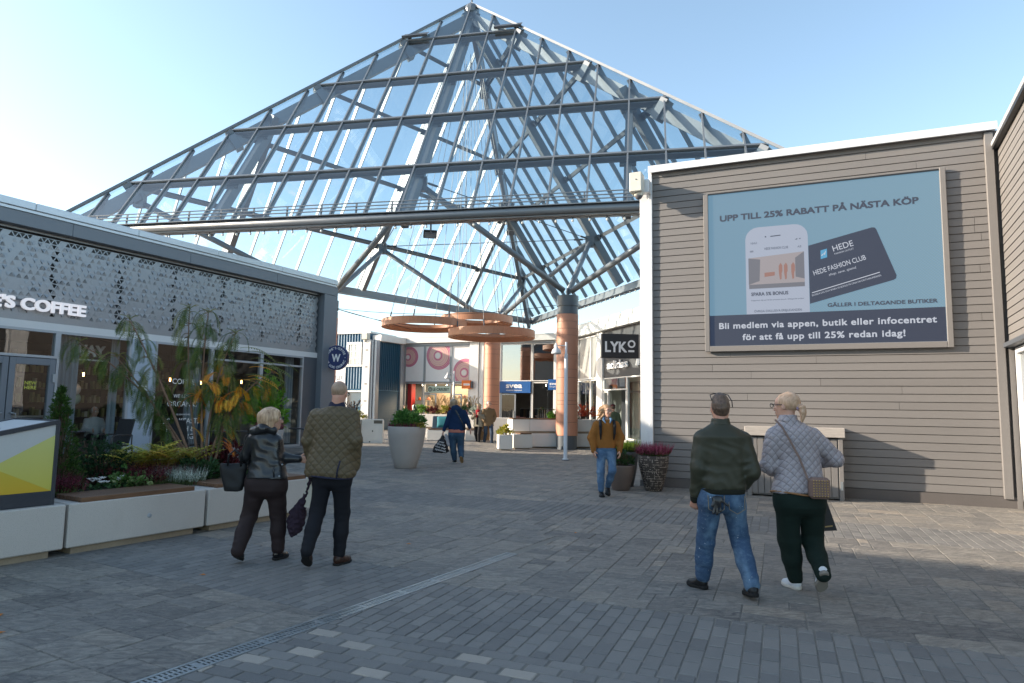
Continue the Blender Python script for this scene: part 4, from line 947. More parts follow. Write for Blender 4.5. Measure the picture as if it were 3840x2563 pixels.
# shop spotlights
for k, s in enumerate((-9.0, -8.0, -7.2, -6.0, -2.2, -1.2, -.3, .2)):
    sp_ = thing('spotlight', 'small glowing ceiling spotlight inside a rear shop', 'spotlight', F_SVEA.w(s, 1.2, 3.1), F_SVEA.r, 'spotlights in the rear shops')
    b = MB(); b.tube([(0, 0, .12), (0, -.05, .0)], .05); b.build('can', m_black, sp_); b = MB(); b.ball((0, -.06, -.01), .03, 8, 6); b.build('lamp', m_spot, sp_)
sd2 = bpy.data.lights.new('shop lamp', 'AREA'); sd2.energy = 160; sd2.size = 3; sd2.color = (1, .75, .5); o = bpy.data.objects.new('shop_lamp_light', sd2); C.objects.link(o); o.location = F_SVEA.w(-7.3, 2.0, 3.1)
# racks with jackets
m_cloth = leafmat('hanging garments', (.02, .022, .03), (.05, .045, .05), (.12, .08, .05), .8, 0)
for s, o_, n in ((-.55, .7, 8), (-3.6, 1.2, 6), (-2.5, 2.8, 10)):
    r_ = thing('garment_rack', 'rail of dark padded jackets behind the shop glass', 'clothes rack', F_SVEA.w(s, o_, .06), F_SVEA.r, 'racks of jackets in the shop')
    b = MB(); b.tube([(-.1, 0, 0), (-.1, 0, 1.6), (1.1, 0, 1.6), (1.1, 0, 0)], .02); b.build('rail', m_alu, r_)
    for k in range(n): b = MB(); b.bbox(-.05+1.1*k/n, -.05+1.1*k/n+.09, -.22, .22, .7+R_.uniform(0, .2), 1.55, .04, R_.random()); b.build('garment', m_cloth, r_)
tb = thing('display_table', 'low table of folded pink knitwear inside the second shop', 'table', F_SVEA.w(-1.9, 1.0, .06), F_SVEA.r)
b = MB(); b.bbox(-.7, .7, 0, .6, .82, .87); b.box(-.65, .65, .05, .55, 0, .82); b.build('table', m_shelf, tb)
for i in range(3):
    for k in range(4-i): 
        b = MB(); b.bbox(-.55+.4*i, -.22+.4*i, .1, .5, .875+.06*k, .93+.06*k, .025, R_.random()); b.build('folded_garment', leafmat('pink knit', (.45, .2, .18), (.55, .28, .25), None, .9, 0), tb)
# ---------------------------------------------------------------- blue building left of the shop row
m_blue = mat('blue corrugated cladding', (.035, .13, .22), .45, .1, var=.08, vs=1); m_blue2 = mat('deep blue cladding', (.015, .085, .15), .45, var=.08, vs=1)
m_rib = mat('painted sun on blue ribs', (.3, .38, .45), .45, var=.1)
FB = Frame((-8.95, 41.6), (-.937, .35)); FBs = Frame((-8.75, 41.55), (.8, 1.0))
bh = thing('blue_building', 'blue corrugated building with a small white window and shutter', 'building', (-8.95, 41.6, 0), F_SVEA.r)
b = MB(); b.box(-9, 0, .06, 4, 0, 6.25); b.build('wall', m_blue, bh)
def corr(b, x0, x1, z0, z1, y, p=.2, d=.06):
    x = x0
    while x < x1-.01:
        e = min(x+p, x1); q = [(x, y), (x+p*.35, y), (x+p*.45, y-d), (x+p*.9, y-d), (x+p, y)]
        q = [(min(a, x1), c) for a, c in q]; b.add([(a, c, z) for z in (z0, z1) for a, c in q], [(i, i+1, 6+i, 5+i) for i in range(4)]); x = e
b = MB(); corr(b, -9, -.02, 2.72, 6.2, .06, .21, .07); b.build('corrugated_cladding', m_blue, bh)
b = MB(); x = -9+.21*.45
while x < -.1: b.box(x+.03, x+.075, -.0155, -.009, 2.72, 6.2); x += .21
b.build('painted_sunlit_rib', m_rib, bh)  # pale strips put the sunlight on the ribs into the colour
b = MB(); b.bbox(-9, .1, -.08, .5, 6.2, 6.34, .01); b.bbox(-.1, .1, .5, 3, 6.2, 6.34); b.build('roof_edge', m_sill, bh)
b = MB()
for q in ((-1.65, -1.5, 4.2, 5.66), (-.68, -.53, 4.2, 5.66), (-1.5, -.68, 5.5, 5.66), (-1.7, -.48, 4.1, 4.24)): b.bbox(q[0], q[1], -.1, .0, q[2], q[3], .01)
for x in (-1.38, -1.08, -.79): b.box(x-.025, x+.025, -.06, -.02, 4.24, 5.5)
for z in (4.66, 5.08): b.box(-1.5, -.68, -.058, -.022, z-.025, z+.025)
wf = b.build('window', mat('white window frame', (.78, .78, .75), .4), bh); b = MB(); b.quad((-1.5, -.03, 4.24), (-.68, -.03, 4.24), (-.68, -.03, 5.5), (-1.5, -.03, 5.5)); b.build('pane', m_bglass2, wf)
b = MB(); b.box(-9, -1.7, -.06, -.02, 2.7, 4.05); b.build('sign_board', m_letter, bh); b = MB(); text(b, 'OUTLET', -1.88, 3.28, .22, -.065, .0, .003, 'R', 1.1); b.build('sign_lettering', m_black, bh)
window(bh, -1.6, -.25, .1, 2.6, .08, m_sill, m_bglass, .0); b = MB(); b.box(-9, -1.62, -.02, .05, .0, 2.68); b.build('lower_wall', m_greyd, bh)
m_pill = mat('white pillar metal', (.66, .65, .63), .4, .1, var=.05)
sp2 = thing('metal_pillar', 'tall white metal pillar with small oval vents by the blue building', 'pillar', (-8.9, 41.35, 0), F_SVEA.r)
b = MB(); b.bbox(-.28, .28, -.3, .1, 0, 5.75, .02); b.build('shaft', m_pill, sp2)
b = MB()
for k in range(5): b.ball((.02, -.3, .9+1.05*k), .13, 12, 6, 1, .12, .25)
b.build('vent', m_black, sp2); b = MB(); b.bbox(.29, .42, -.2, .1, 0, 5.75); b.build('side_pilaster', m_alu, sp2); b = MB(); b.bbox(.44, .62, -.12, .25, 0, 5.75); b.build('side_pilaster', m_alu, sp2); b = MB(); b.bbox(-.3, .1, -.45, -.1, 5.75, 6.15, .02); b.ball((-.12, -.3, 5.7), .1, 10, 8); b.build('camera_box', m_cream, sp2)
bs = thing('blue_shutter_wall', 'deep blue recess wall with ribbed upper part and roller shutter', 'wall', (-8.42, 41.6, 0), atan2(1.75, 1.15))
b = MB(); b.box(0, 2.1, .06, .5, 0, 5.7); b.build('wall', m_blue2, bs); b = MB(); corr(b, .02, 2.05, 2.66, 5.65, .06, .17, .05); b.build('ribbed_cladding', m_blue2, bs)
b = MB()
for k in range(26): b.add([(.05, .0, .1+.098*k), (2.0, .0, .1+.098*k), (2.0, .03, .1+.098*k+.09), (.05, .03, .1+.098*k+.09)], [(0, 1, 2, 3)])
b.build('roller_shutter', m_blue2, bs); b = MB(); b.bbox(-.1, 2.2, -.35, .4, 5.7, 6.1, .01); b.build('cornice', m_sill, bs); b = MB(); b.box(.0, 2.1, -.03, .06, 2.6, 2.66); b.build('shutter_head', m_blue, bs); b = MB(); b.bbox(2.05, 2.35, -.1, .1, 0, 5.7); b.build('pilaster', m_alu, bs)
# ---------------------------------------------------------------- sports shop on the right
ad = thing('sports_shop', 'glass fronted sports shop with white cornice behind the near column', 'building', F_ADI.w(0, 0), F_ADI.r)
b = MB(); x = -8
while x < 14: b.bbox(x, x+1.62, -.3, .5, 5.68, 6.02, .01); b.bbox(x, x+1.62, -.2, .5, 6.04, 6.36, .01); x += 1.625
b.build('cornice', m_sill, ad)
b = MB(); b.box(-8, 14, .3, 8, 5.5, 5.9); b.box(-8, 14, 5, 8, 0, 5.5); b.build('wall', m_greyd, ad)
for q in ((-1.92, -1.2, -.1, .25), (-7.9, -7.7, -.05, .2)): b = MB(); b.bbox(*q, 0, 5.66, .01); b.build('pilaster', m_sill, ad)
m_film = mat('grey window film', (.3, .3, .29), .35, var=.05)
window(ad, -7.7, -4.6, 3.28, 5.6, .06, m_sill, m_film); window(ad, -4.58, -2.86, 3.28, 5.6, .06, m_sill, m_film); window(ad, -2.82, -1.93, 3.28, 5.6, .06, m_sill, m_film)
window(ad, -7.7, -4.6, .1, 3.24, .06, m_sill, m_bglass); window(ad, -4.58, -2.86, .1, 3.24, .06, m_sill, m_bglass); window(ad, -2.82, -1.93, .1, 3.24, .06, m_sill, m_bglass)
b = MB(); b.box(-1.18, 14, .0, .2, 3.28, 5.66); b.build('dark_fascia', mat('charcoal fascia', (.06, .062, .066), .55, var=.15, vs=1), ad)
window(ad, -1.18, 1.4, 2.62, 3.26, .06, m_sill, m_bglass2, name='transom_window'); gdoor(ad, -.62, 1.3, 2.58, -62, 1); window(ad, 1.42, 4.2, .25, 3.26, .07, m_sill, m_bglass); window(ad, -1.18, -.64, .1, 2.58, .06, m_sill, m_bglass)
b = MB(); b.box(-8, 14, 3.4, 3.5, 0, 5.5); b.box(-8, 14, .3, 3.4, 3.27, 3.32); b.build('interior_wall', mat('pale shop interior', (.33, .36, .34), .7), ad)
b = MB(); b.box(1.4, 4.2, -.6, .0, 0, .12); b.box(1.4, 4.2, -.35, .0, .12, .24); b.build('entrance_step', m_sill, ad)
as_ = thing('shop_sign', 'white raised lettering on the charcoal fascia below the black sign', 'sign', F_ADI.w(.5, -.02, 3.7), F_ADI.r)
letters(as_, 'adidas', 0, 0, .38, -.05, 2.25, m_letter, .03, .03, space=.92)
b = MB()
for k in range(3): b.prism([(2.0+.5*k, -.0), (2.35+.5*k, 0), (2.5+.5*k, .38+.2*k), (2.22+.5*k, .5+.2*k)], 0, .1)
b.v = [(x, -z-.02, y) for x, y, z in b.v]; b.build('three_stripe_emblem', m_letter, as_)
ly = thing('projecting_sign', 'black projecting sign with white capital letters beside the white pillar', 'sign', (3.58, 22, 3.36), radians(3))
b = MB(); b.bbox(-.62, .62, -.1, .1, 0, .8, .008); b.build('box', mat('matt black sign', (.02, .022, .026), .6, var=.1, bmp=.1, bs=200), ly)
b = MB(); text(b, 'LYK', -.14, .2, .34, -.104, .03, .003, wid=.72)
b.add([(.38+r*cos(2*pi*i/28), -.107, .47+r*sin(2*pi*i/28)) for r in (.13, .075) for i in range(28)], [(i, (i+1) % 28, 28+(i+1) % 28, 28+i) for i in range(28)]); b.box(.27, .47, -.108, -.1, .2, .265); b.build('lettering', m_letter, ly)
b = MB(); b.box(.63, .68, -.05, .05, 0, .8); b.box(.68, 1.0, -.03, .03, .1, .15); b.box(.68, 1.0, -.03, .03, .65, .7); b.build('bracket', m_galv, ly)
for s in (-6.3, -3.6):
    mq = thing('mannequin', 'headless mannequin in a black jacket behind the sports shop glass', 'mannequin', F_ADI.w(s, .9, .06), F_ADI.r, 'mannequins in the sports shop')
    b = MB(); b.lathe([(.08, .78), (.2, .85), (.21, 1.0), (.18, 1.15), (.22, 1.35), (.2, 1.48), (.08, 1.56), (.06, 1.66), (0, 1.66)], 16, sx=1, sy=.65); b.tube([(-.24, 0, 1.46), (-.3, 0, 1.2), (-.27, -.05, .95)], [.07, .06, .05]); b.tube([(.24, 0, 1.46), (.3, 0, 1.2), (.27, -.05, .95)], [.07, .06, .05]); b.build('jacket', m_black, mq, True)
    b = MB(); b.tube([(0, 0, 0), (0, 0, .85)], .03); b.lathe([(.16, 0), (.16, .02), (0, .02)], 14); b.build('stand', m_alu, mq); b = MB(); b.tube([(-.06, -.14, 1.1), (.02, -.145, 1.2), (.09, -.13, 1.3)], .015); b.build('print', m_letter, mq)
# ---------------------------------------------------------------- lamp posts
m_pole = mat('white painted pole', (.58, .61, .63), .4, .1, var=.06, vs=2)
def lamp(label, loc, rz, h, k=1.0):
    t = thing('street_lamp', label, 'street lamp', loc, rz, 'white lamp posts on the plaza')
    b = MB(); b.lathe([(.1*k, 0), (.1*k, .03), (.115*k, 0), ], 20); b.lathe([(.115*k, .0), (.1*k, .05), (.07*k, .06), (.062*k, .06), (.057*k, h-.4), (.05*k, h-.39), (.036*k, h-.38), (.036*k, h), (0, h)], 24); b.build('pole', m_pole, t, True)
    b = MB(); b.lathe([(.13*k, .0), (.13*k, .015), (.07*k, .05)], 20); b.build('foot', m_greyd, t)
    b = MB(); b.tube([(0, 0, h-.12), (-.3, 0, h-.12), (-.34, 0, h-.14)], .014); b.tube([(-.33, 0, h-.2), (-.33, 0, h-.05)], .035); b.build('arm', m_pole, t)
    b = MB(); b.lathe([(.05, .05), (.06, 0), (.13, -.06), (.16, -.15), (.165, -.2), (.155, -.2), (.12, -.07), (.03, -.02)], 24, (-.33, 0, h-.2)); b.build('shade', m_pole, t, True)
    return t
lamp('white lamp post standing in front of the near terracotta column', (1.79, 21.8, 0), radians(8), 3.85)
lamp('distant white lamp post in front of the left shop', (-2.93, 34, 0), radians(0), 3.5)
# ================================================================ planters, plants and terrace furniture
def terrazzo():
    m, t, b = _nodes('pale terrazzo concrete'); v = objco(t)
    vo = N(t, 'ShaderNodeTexVoronoi'); vo.inputs['Scale'].default_value = 70; L(t, v, vo.inputs['Vector'])
    sp = ramp(t, noise(t, 130, 2, .5, v), ((.56, 0.), (.64, 1.)))
    c = mixc(t, noise(t, 1.3, 5, .6, v), (.46, .425, .385), (.56, .525, .48)); c = mixc(t, mth(t, 'MULTIPLY', sp, .45), c, (.22, .2, .19))
    c = mixc(t, mth(t, 'MULTIPLY', ramp(t, noise(t, 3, 6, .7, stretch(t, v, (1, 1, .3))), ((.58, 0.), (.8, 1.))), .3), c, (.4, .37, .33))
    L(t, c, b.inputs['Base Color']); b.inputs['Roughness'].default_value = .7; bump(t, b, noise(t, 110, 3, .6, v), .25, .003); return m
m_terr = terrazzo(); m_under = mat('tan plinth concrete', (.3, .24, .17), .8, var=.2)
m_bench = woodmat('oiled bench slats', (.11, .055, .028), (.2, .105, .055), 'X', 5, .45, .3)
m_soil = mat('dark soil', (.03, .022, .016), .95, var=.4, vs=20, bmp=.6, bs=60, bd=.02)
R_ = random.Random(21)
def leaf(b, p, d, n, ln, wd, tint, fold=.25, droop=0.0):
    """one leaf: base p, direction d, normal n; four faces folded along the midrib"""
    d = Vector(d).normalized(); n = Vector(n); n = (n-d*n.dot(d)); n = n.normalized() if n.length > 1e-4 else d.orthogonal().normalized(); s = d.cross(n)
    p = Vector(p); q = p+d*ln*.5+n*(-droop*ln*.12); e = p+d*ln-n*(droop*ln*.45)
    l = q+s*wd*.5+n*wd*fold; r = q-s*wd*.5+n*wd*fold
    b.add([p, l, e, r, q], [(0, 4, 1), (4, 2, 1), (0, 3, 4), (4, 3, 2)], tint)
def rdir(zb=-.2):
    while True:
        v = Vector((R_.gauss(0, 1), R_.gauss(0, 1), R_.gauss(0, 1)))
        if v.length > .1:
            v.normalize()
            if v.z > zb: return v
def shrub(name, label, cat, loc, rx, ry, h, n, ln, wd, m, group=None, shape='dome', stem=True, zb=0.0, clump=7):
    """leafy plant: leaves gathered in clumps along short twigs through the crown volume"""
    t = thing(name, label, cat, loc, 0, group); b = MB(); sb = MB()
    nc = max(1, n//clump)
    for i in range(nc):
        d = rdir(-.15); r = R_.random()**.4
        if shape == 'cone': z = R_.random()**1.35; k = (1-z)**.75; a = R_.uniform(0, 2*pi); q = R_.random()**.45; c = Vector((rx*k*q*cos(a), ry*k*q*sin(a), z*h)); out = Vector((cos(a), sin(a), .9))
        else: c = Vector((d.x*rx*r, d.y*ry*r, zb+(h-zb)*(.25+.75*max(0, d.z)*r)*R_.uniform(.75, 1.05))); out = Vector((d.x, d.y, d.z+.5))
        ti = min(1, max(0, R_.gauss(.45, .25)))
        for k in range(clump):
            dd = (out.normalized()*1.1+rdir(-1)*.8).normalized()
            leaf(b, c+rdir(-1)*ln*.5, dd, rdir(-1)+Vector((0, 0, .6)), ln*R_.uniform(.7, 1.2), wd*R_.uniform(.8, 1.2), min(1, max(0, ti+R_.gauss(0, .15))))
        if stem and i % 6 == 0: sb.tube([(c.x*.1, c.y*.1, 0), (c.x*.6, c.y*.6, c.z*.5), tuple(c)], [.012, .008, .004], 5)
    b.build('foliage', m, t)
    if stem: sb.build('stem', mat('brown stem', (.1, .065, .04), .8), t)
    return t
def heather(name, label, cat, loc, rx, ry, h, n, m, group=None, spread=.35, m2=None, green=None):
    """upright flowering spikes"""
    t = thing(name, label, cat, loc, 0, group); b = MB(); g = MB()
    for i in range(n):
        a = R_.uniform(0, 2*pi); q = sqrt(R_.random()); x, y = rx*q*cos(a), ry*q*sin(a); hh = h*R_.uniform(.6, 1.05)
        d = Vector((x/rx*spread*R_.uniform(.4, 1.3)+R_.gauss(0, .12), y/ry*spread*R_.uniform(.4, 1.3)+R_.gauss(0, .12), 1)).normalized(); p = Vector((x, y, 0)); ti = R_.random()
        g.tube([p, p+d*hh*.5], .004, 3, False)
        z = hh*.28
        while z < hh:
            for k in range(2):
                u = (d.orthogonal().normalized()); u.rotate(Matrix.Rotation(R_.uniform(0, 6.28), 3, d)); w_ = .035*(1.15-z/hh)*h/.3*.8
                q0 = p+d*z; leaf(b, q0, u+d*.9, d, w_*1.5, w_*.75, min(1, max(0, ti+R_.gauss(0, .2))), .1)
            z += h*.055
    g.build('stem', green or mat('heather stem', (.07, .1, .03), .8), t); b.build('flower_spikes', m, t); return t
def fern(loc, label, n, ln, m, group=None):
    t = thing('fern', label, 'fern', loc, 0, group)
    b = MB()
    for i in range(n):
        a = 2*pi*i/n+R_.uniform(-.3, .3); l = ln*R_.uniform(.75, 1.1); up_ = R_.uniform(.9, 1.8); prev = Vector((0, 0, .02)); d = Vector((cos(a)*.45, sin(a)*.45, up_)).normalized(); ti = R_.random(); pts = [prev]
        for k in range(14):
            d = (d+Vector((cos(a)*.05, sin(a)*.05, -.055))).normalized(); p = prev+d*l/14; pts.append(p)
            s = d.cross(Vector((0, 0, 1))); s = s.normalized() if s.length > .01 else Vector((1, 0, 0)); wl = l*.34*sin(pi*min(1, (k+1.2)/15))**.8
            for sg in (-1, 1): leaf(b, p, s*sg+d*.35, Vector((0, 0, 1)), wl, l*.055, min(1, max(0, ti+R_.gauss(0, .12))), .1, .5)
            prev = p
        b.tube(pts, .004, 3, False, ti)
    b.build('fronds', m, t); return t
def flowers(loc, label, rx, ry, n, m, mg, h=.14, group=None, name='cyclamen'):
    t = thing(name, label, 'flowers', loc, 0, group); b, g = MB(), MB()
    for i in range(n*5):
        a = R_.uniform(0, 6.28); q = sqrt(R_.random()); leaf(g, (rx*q*cos(a), ry*q*sin(a), R_.uniform(.0, h*.6)), rdir(.0), (0, 0, 1), .06, .05, R_.random())
    for i in range(n):
        a = R_.uniform(0, 6.28); q = sqrt(R_.random()); c = Vector((rx*q*cos(a), ry*q*sin(a), h*R_.uniform(.75, 1.15)))
        for k in range(5): u = Vector((cos(k*1.257+a), sin(k*1.257+a), .7)); leaf(b, c, u, (0, 0, 1), .045, .035, R_.random())
    g.build('foliage', mg, t); b.build('petals', m, t); return t
def pumpkin(loc, label, r, sz=.7):
    t = thing('pumpkin', label, 'pumpkin', loc, R_.uniform(0, 6)); b = MB(); n, m = 40, 10; vs = []
    for i in range(m+1):
        p = -pi/2+pi*i/m
        for j in range(n): a = 2*pi*j/n; k = 1-.1*abs(cos(a*4.5))**3; rr_ = r*cos(p)*k; vs.append((rr_*cos(a), rr_*sin(a), r*sz*(1+sin(p)*(1 if p < .8 else .86))))
    b.add(vs, [(i*n+j, i*n+(j+1) % n, (i+1)*n+(j+1) % n, (i+1)*n+j) for i in range(m) for j in range(n)]); b.build('body', mat('orange pumpkin skin', (.6, .17, .03), .45, var=.15, vs=8), t, True)
    b = MB(); b.tube([(0, 0, r*sz*1.75), (.01, 0, r*sz*2.1), (.04, .01, r*sz*2.35)], [.025, .018, .022], 7); b.build('stalk', mat('dry stalk', (.28, .22, .12), .8), t, True); return t
def cabbage(loc, label, r, m):
    t = thing('ornamental_cabbage', label, 'plant', loc); b = MB()
    for k in range(5):
        for j in range(8): a = 2*pi*j/8+k*.4; u = Vector((cos(a), sin(a), .15+.4*k)); leaf(b, u*.02, u, (0, 0, 1), r*(1.1-.17*k), r*.75*(1-.12*k), min(1, .15+.2*k+R_.uniform(-.05, .1)), -.15)
    b.build('leaves', m, t); return t
G_DK = leafmat('dark green leaves', (.012, .035, .012), (.03, .075, .025), (.06, .12, .04)); G_CON = leafmat('conifer green', (.018, .045, .008), (.04, .085, .015), (.08, .14, .03)); G_BOX = leafmat('box shrub green', (.008, .028, .012), (.018, .05, .02), (.04, .09, .035))
G_BR = leafmat('bright green leaves', (.05, .13, .01), (.1, .24, .02), (.2, .36, .05)); G_YE = leafmat('yellow green', (.14, .15, .02), (.3, .28, .04), (.45, .33, .06)); G_FERN = leafmat('autumn fern', (.16, .2, .025), (.42, .38, .05), (.55, .27, .05))
R_RED = leafmat('dark red leaves', (.035, .006, .008), (.09, .012, .018), (.16, .03, .03)); R_HEA = leafmat('pink heather', (.1, .012, .03), (.24, .035, .075), (.36, .1, .15)); R_HEAD = leafmat('dark red heather', (.04, .006, .012), (.11, .012, .03), (.2, .04, .06)); W_HEA = leafmat('silver heather', (.2, .24, .19), (.38, .42, .36), (.6, .62, .56)); G_HEA = leafmat('lime heather', (.12, .18, .01), (.26, .34, .02), (.42, .45, .06))
W_FL = leafmat('white petals', (.6, .58, .55), (.75, .74, .7), (.8, .78, .74)); O_LF = leafmat('orange autumn leaves', (.38, .09, .006), (.56, .22, .012), (.58, .36, .03)); O_RED = leafmat('orange red leaves', (.25, .03, .02), (.45, .08, .03), (.5, .2, .05)); CAB = leafmat('cabbage leaves', (.1, .18, .06), (.35, .42, .2), (.65, .66, .45))
# ---- long terrazzo bench planters by the cafe
BD = Vector((.505, .863, 0)); BN = Vector((.863, -.505, 0)); BO = Vector((-4.75, 7.30, 0)); FPL = Frame((-4.75, 7.30), (.505, .863))
def bench_seg(label, s0, s1, wood=True, depth=1.75, off=0.0):
    t = thing('bench_planter', label, 'planter', FPL.w(s0, 0), FPL.r, 'terrazzo bench planters by the cafe'); ln = s1-s0
    b = MB(); b.bbox(.006, ln-.006, off, depth, .075, .545, .012); b.build('trough', m_terr, t)
    b = MB(); b.box(.08, ln-.12, off+.06, depth-.1, 0, .075); b.build('plinth', m_under, t)
    b = MB(); b.box(.1, ln-.1, .62, depth-.1, .5, .56); b.build('soil', m_soil, t)
    if wood:
        b = MB(); e0, e1 = .13, ln-.16
        for k in range(7): b.bbox(e0, e1, .012+.078*k, .012+.078*k+.07, .49 if k == 0 else .55, .60, .006, R_.random())
        b.build('seat_slats', m_bench, t); b = MB(); b.ball((ln*.55, off-.002, .31), .028, 12, 6, 1, .25, 1); b.build('anchor_cap', m_alu, t)
    return t
bench_seg('pale terrazzo planter block carrying the yellow light box', -2.4, -.01, False); bench_seg('long terrazzo planter with dark slatted seat at left', .01, 1.66); bench_seg('terrazzo planter with slatted seat behind the walking woman', 1.69, 3.5)
rb_ = thing('slatted_bench', 'brown slatted bench back behind the ferns', 'bench', FPL.w(.25, 1.7, .55), FPL.r)
b = MB()
for k in range(3): b.bbox(0, 2.5, -.02, .02, .02+.125*k, .135+.125*k, .006, R_.random())
b.build('slats', woodmat('bench back', (.15, .07, .03), (.3, .15, .07), 'X', 5, .5, .2), rb_); b = MB(); b.bbox(.3, .35, -.04, -.021, -.1, .38); b.bbox(2.05, 2.1, -.04, -.021, -.1, .38); b.build('bracket', m_alu, rb_)
# ---- light box kiosk with yellow triangles
ks = thing('light_box', 'low grey framed light box with yellow triangle panels at left edge', 'light box', FPL.w(-.12, .1, .545), FPL.r)
KW, KD, KH = 1.25, .95, .62
m_kf = mat('charcoal frame', (.035, .04, .05), .45)
b = MB()
for x in (-KW, 0):
    for y in (0, KD): b.bbox(x-.02, x+.02, y-.02, y+.02, 0, KH+(.26 if (x == 0) else .0), .004)
b.bbox(-KW, 0, -.015, .015, 0, .15); b.bbox(-.015, .015, 0, KD, 0, .15); b.bar((-KW, 0, KH), (0, 0, KH+.26), .045, .045); b.bar((-KW, KD, KH), (0, KD, KH+.26), .045, .045); b.bar((0, 0, KH+.26), (0, KD, KH+.26), .045, .045); b.bar((-KW, 0, KH), (-KW, KD, KH), .045, .045)
b.build('frame', m_kf, ks)
def yel(name, c1, c2):
    m, t, bb = _nodes(name); s = N(t, 'ShaderNodeSeparateXYZ'); L(t, objco(t), s.inputs[0]); c = mixc(t, mth(t, 'MULTIPLY', s.outputs[2], 1.3, True), c1, c2); L(t, c, bb.inputs['Base Color']); bb.inputs['Roughness'].default_value = .35; return m
m_y1 = yel('amber panel', (.62, .36, .02), (.5, .5, .08)); m_y2 = yel('yellow panel', (.55, .48, .06), (.55, .56, .2)); m_y3 = mat('grey white panel', (.5, .51, .5), .35, var=.03)
def face(pts, y, m, nm, par=None): b = MB(); b.add([(x, y, z) for x, z in pts], [tuple(range(len(pts)))]); return b.build(nm, m, ks)
hl, hr = KH, KH+.26
def onx(x): return hl+(hr-hl)*(x+KW)/KW
face([(-KW+.02, .15), (-.02, .15), (-.02, hr-.03), (-KW+.02, hl-.03)], -.006, m_y3, 'white_panel'); face([(-KW+.02, .15), (-KW*.47, .43), (-KW+.02, .57)], -.009, m_y2, 'yellow_triangle'); face([(-.02, .15), (-KW*.47, .43), (-.02, .74)], -.009, m_y2, 'yellow_triangle'); face([(-KW+.02, .15), (-.02, .15), (-KW*.47, .43)], -.010, m_y1, 'amber_triangle')
b = MB(); b.quad((.008, .02, .15), (.008, KD-.02, .15), (.008, KD-.02, hr-.03), (.008, .02, hr-.03)); b.build('side_panel', m_y3, ks)
b = MB(); b.quad((-KW+.02, -.006+.02, .15), (-KW+.02, KD, .15), (-KW+.02, KD, hl), (-KW+.02, .02, hl)); b.quad((-KW, 0, hl+.012), (0, 0, hr+.012), (0, KD, hr+.012), (-KW, KD, hl+.012)); b.build('top_panel', mat('pale blue grey top', (.5, .53, .55), .3), ks)
ks.rotation_euler = (0, 0, FPL.r+.0)
# ---- planting
def P(s, y, z=.55): return FPL.w(s, y, z)
shrub('conifer', 'narrow dark green conifer beside the yellow light box', 'conifer', P(.42, 1.2), .33, .33, 1.25, 6500, .045, .014, G_CON, shape='cone', clump=9)
shrub('box_shrub', 'dark round box shrub right of the conifer', 'shrub', P(1.05, 1.35), .42, .4, .68, 3600, .035, .022, G_BOX)
for s, y, z in ((1.45, 1.35, .5), (1.85, 1.3, .45), (2.2, 1.35, .42)): fern(P(s, y), 'yellow green autumn fern in front of the slatted bench back', 16, .75, G_FERN, 'autumn ferns in the long planter')
for i, (s, y, rx, h, m, lb, n) in enumerate(((.25, .82, .3, .3, R_HEAD, 'dark red heather clump next to the light box', 240), (1.25, .95, .42, .34, R_RED, 'deep maroon heather below the box shrub', 330), (1.9, 1.0, .34, .3, R_HEAD, 'maroon heather in front of the ferns', 240), (1.75, .76, .34, .26, W_HEA, 'silvery white heather along the slatted seat', 330), (3.3, 1.0, .3, .26, W_HEA, 'pale heather beside the orange pumpkin', 200), (3.0, 1.25, .28, .3, R_HEA, 'pink heather clump near planter end', 160))):
    heather('heather', lb, 'heather', P(s, y), rx, rx*.6, h, n, m)
shrub('laurel_plant', 'glossy green leafy plant in middle of the long planter', 'plant', P(2.15, .92), .28, .22, .34, 420, .1, .045, G_DK); shrub('ivy_plant', 'variegated trailing ivy beside white cyclamen', 'plant', P(1.1, .75), .25, .16, .26, 420, .05, .045, leafmat('variegated leaves', (.04, .1, .02), (.12, .2, .06), (.4, .42, .22)))
shrub('smoke_bush', 'rounded dark red shrub at the foot of the sumac', 'shrub', P(2.75, 1.2), .36, .34, .6, 1700, .06, .03, R_RED)
flowers(P(.72, .72), 'white cyclamen near the left end of slatted seat', .16, .12, 12, W_FL, G_DK); flowers(P(2.95, .85), 'white cyclamen in front of the dark red shrub', .16, .14, 12, W_FL, G_DK); flowers(P(1.02, .72), 'small white cyclamen by the trailing ivy', .1, .1, 6, W_FL, G_DK)
pumpkin(P(.1, .78), 'small orange pumpkin beside the light box', .1, .75); pumpkin(P(3.35, .85), 'flat orange pumpkin on the second planter', .17, .55); pumpkin(P(3.2, 1.05), 'second orange pumpkin right of the flat one', .15, .55)
cabbage(P(.32, .68), 'green ornamental cabbage beneath the small pumpkin', .13, CAB); cabbage(P(2.55, .74), 'cream ornamental cabbage at the seat end', .12, CAB); cabbage(P(3.05, .7), 'cream ornamental cabbage in front of cyclamen', .13, CAB); flowers(P(3.3, .7), 'white cyclamen behind the walking woman', .2, .14, 14, W_FL, G_DK)
heather('heather', 'pale green heather behind the walking woman', 'heather', P(3.2, 1.4), .25, .2, .24, 200, W_HEA)
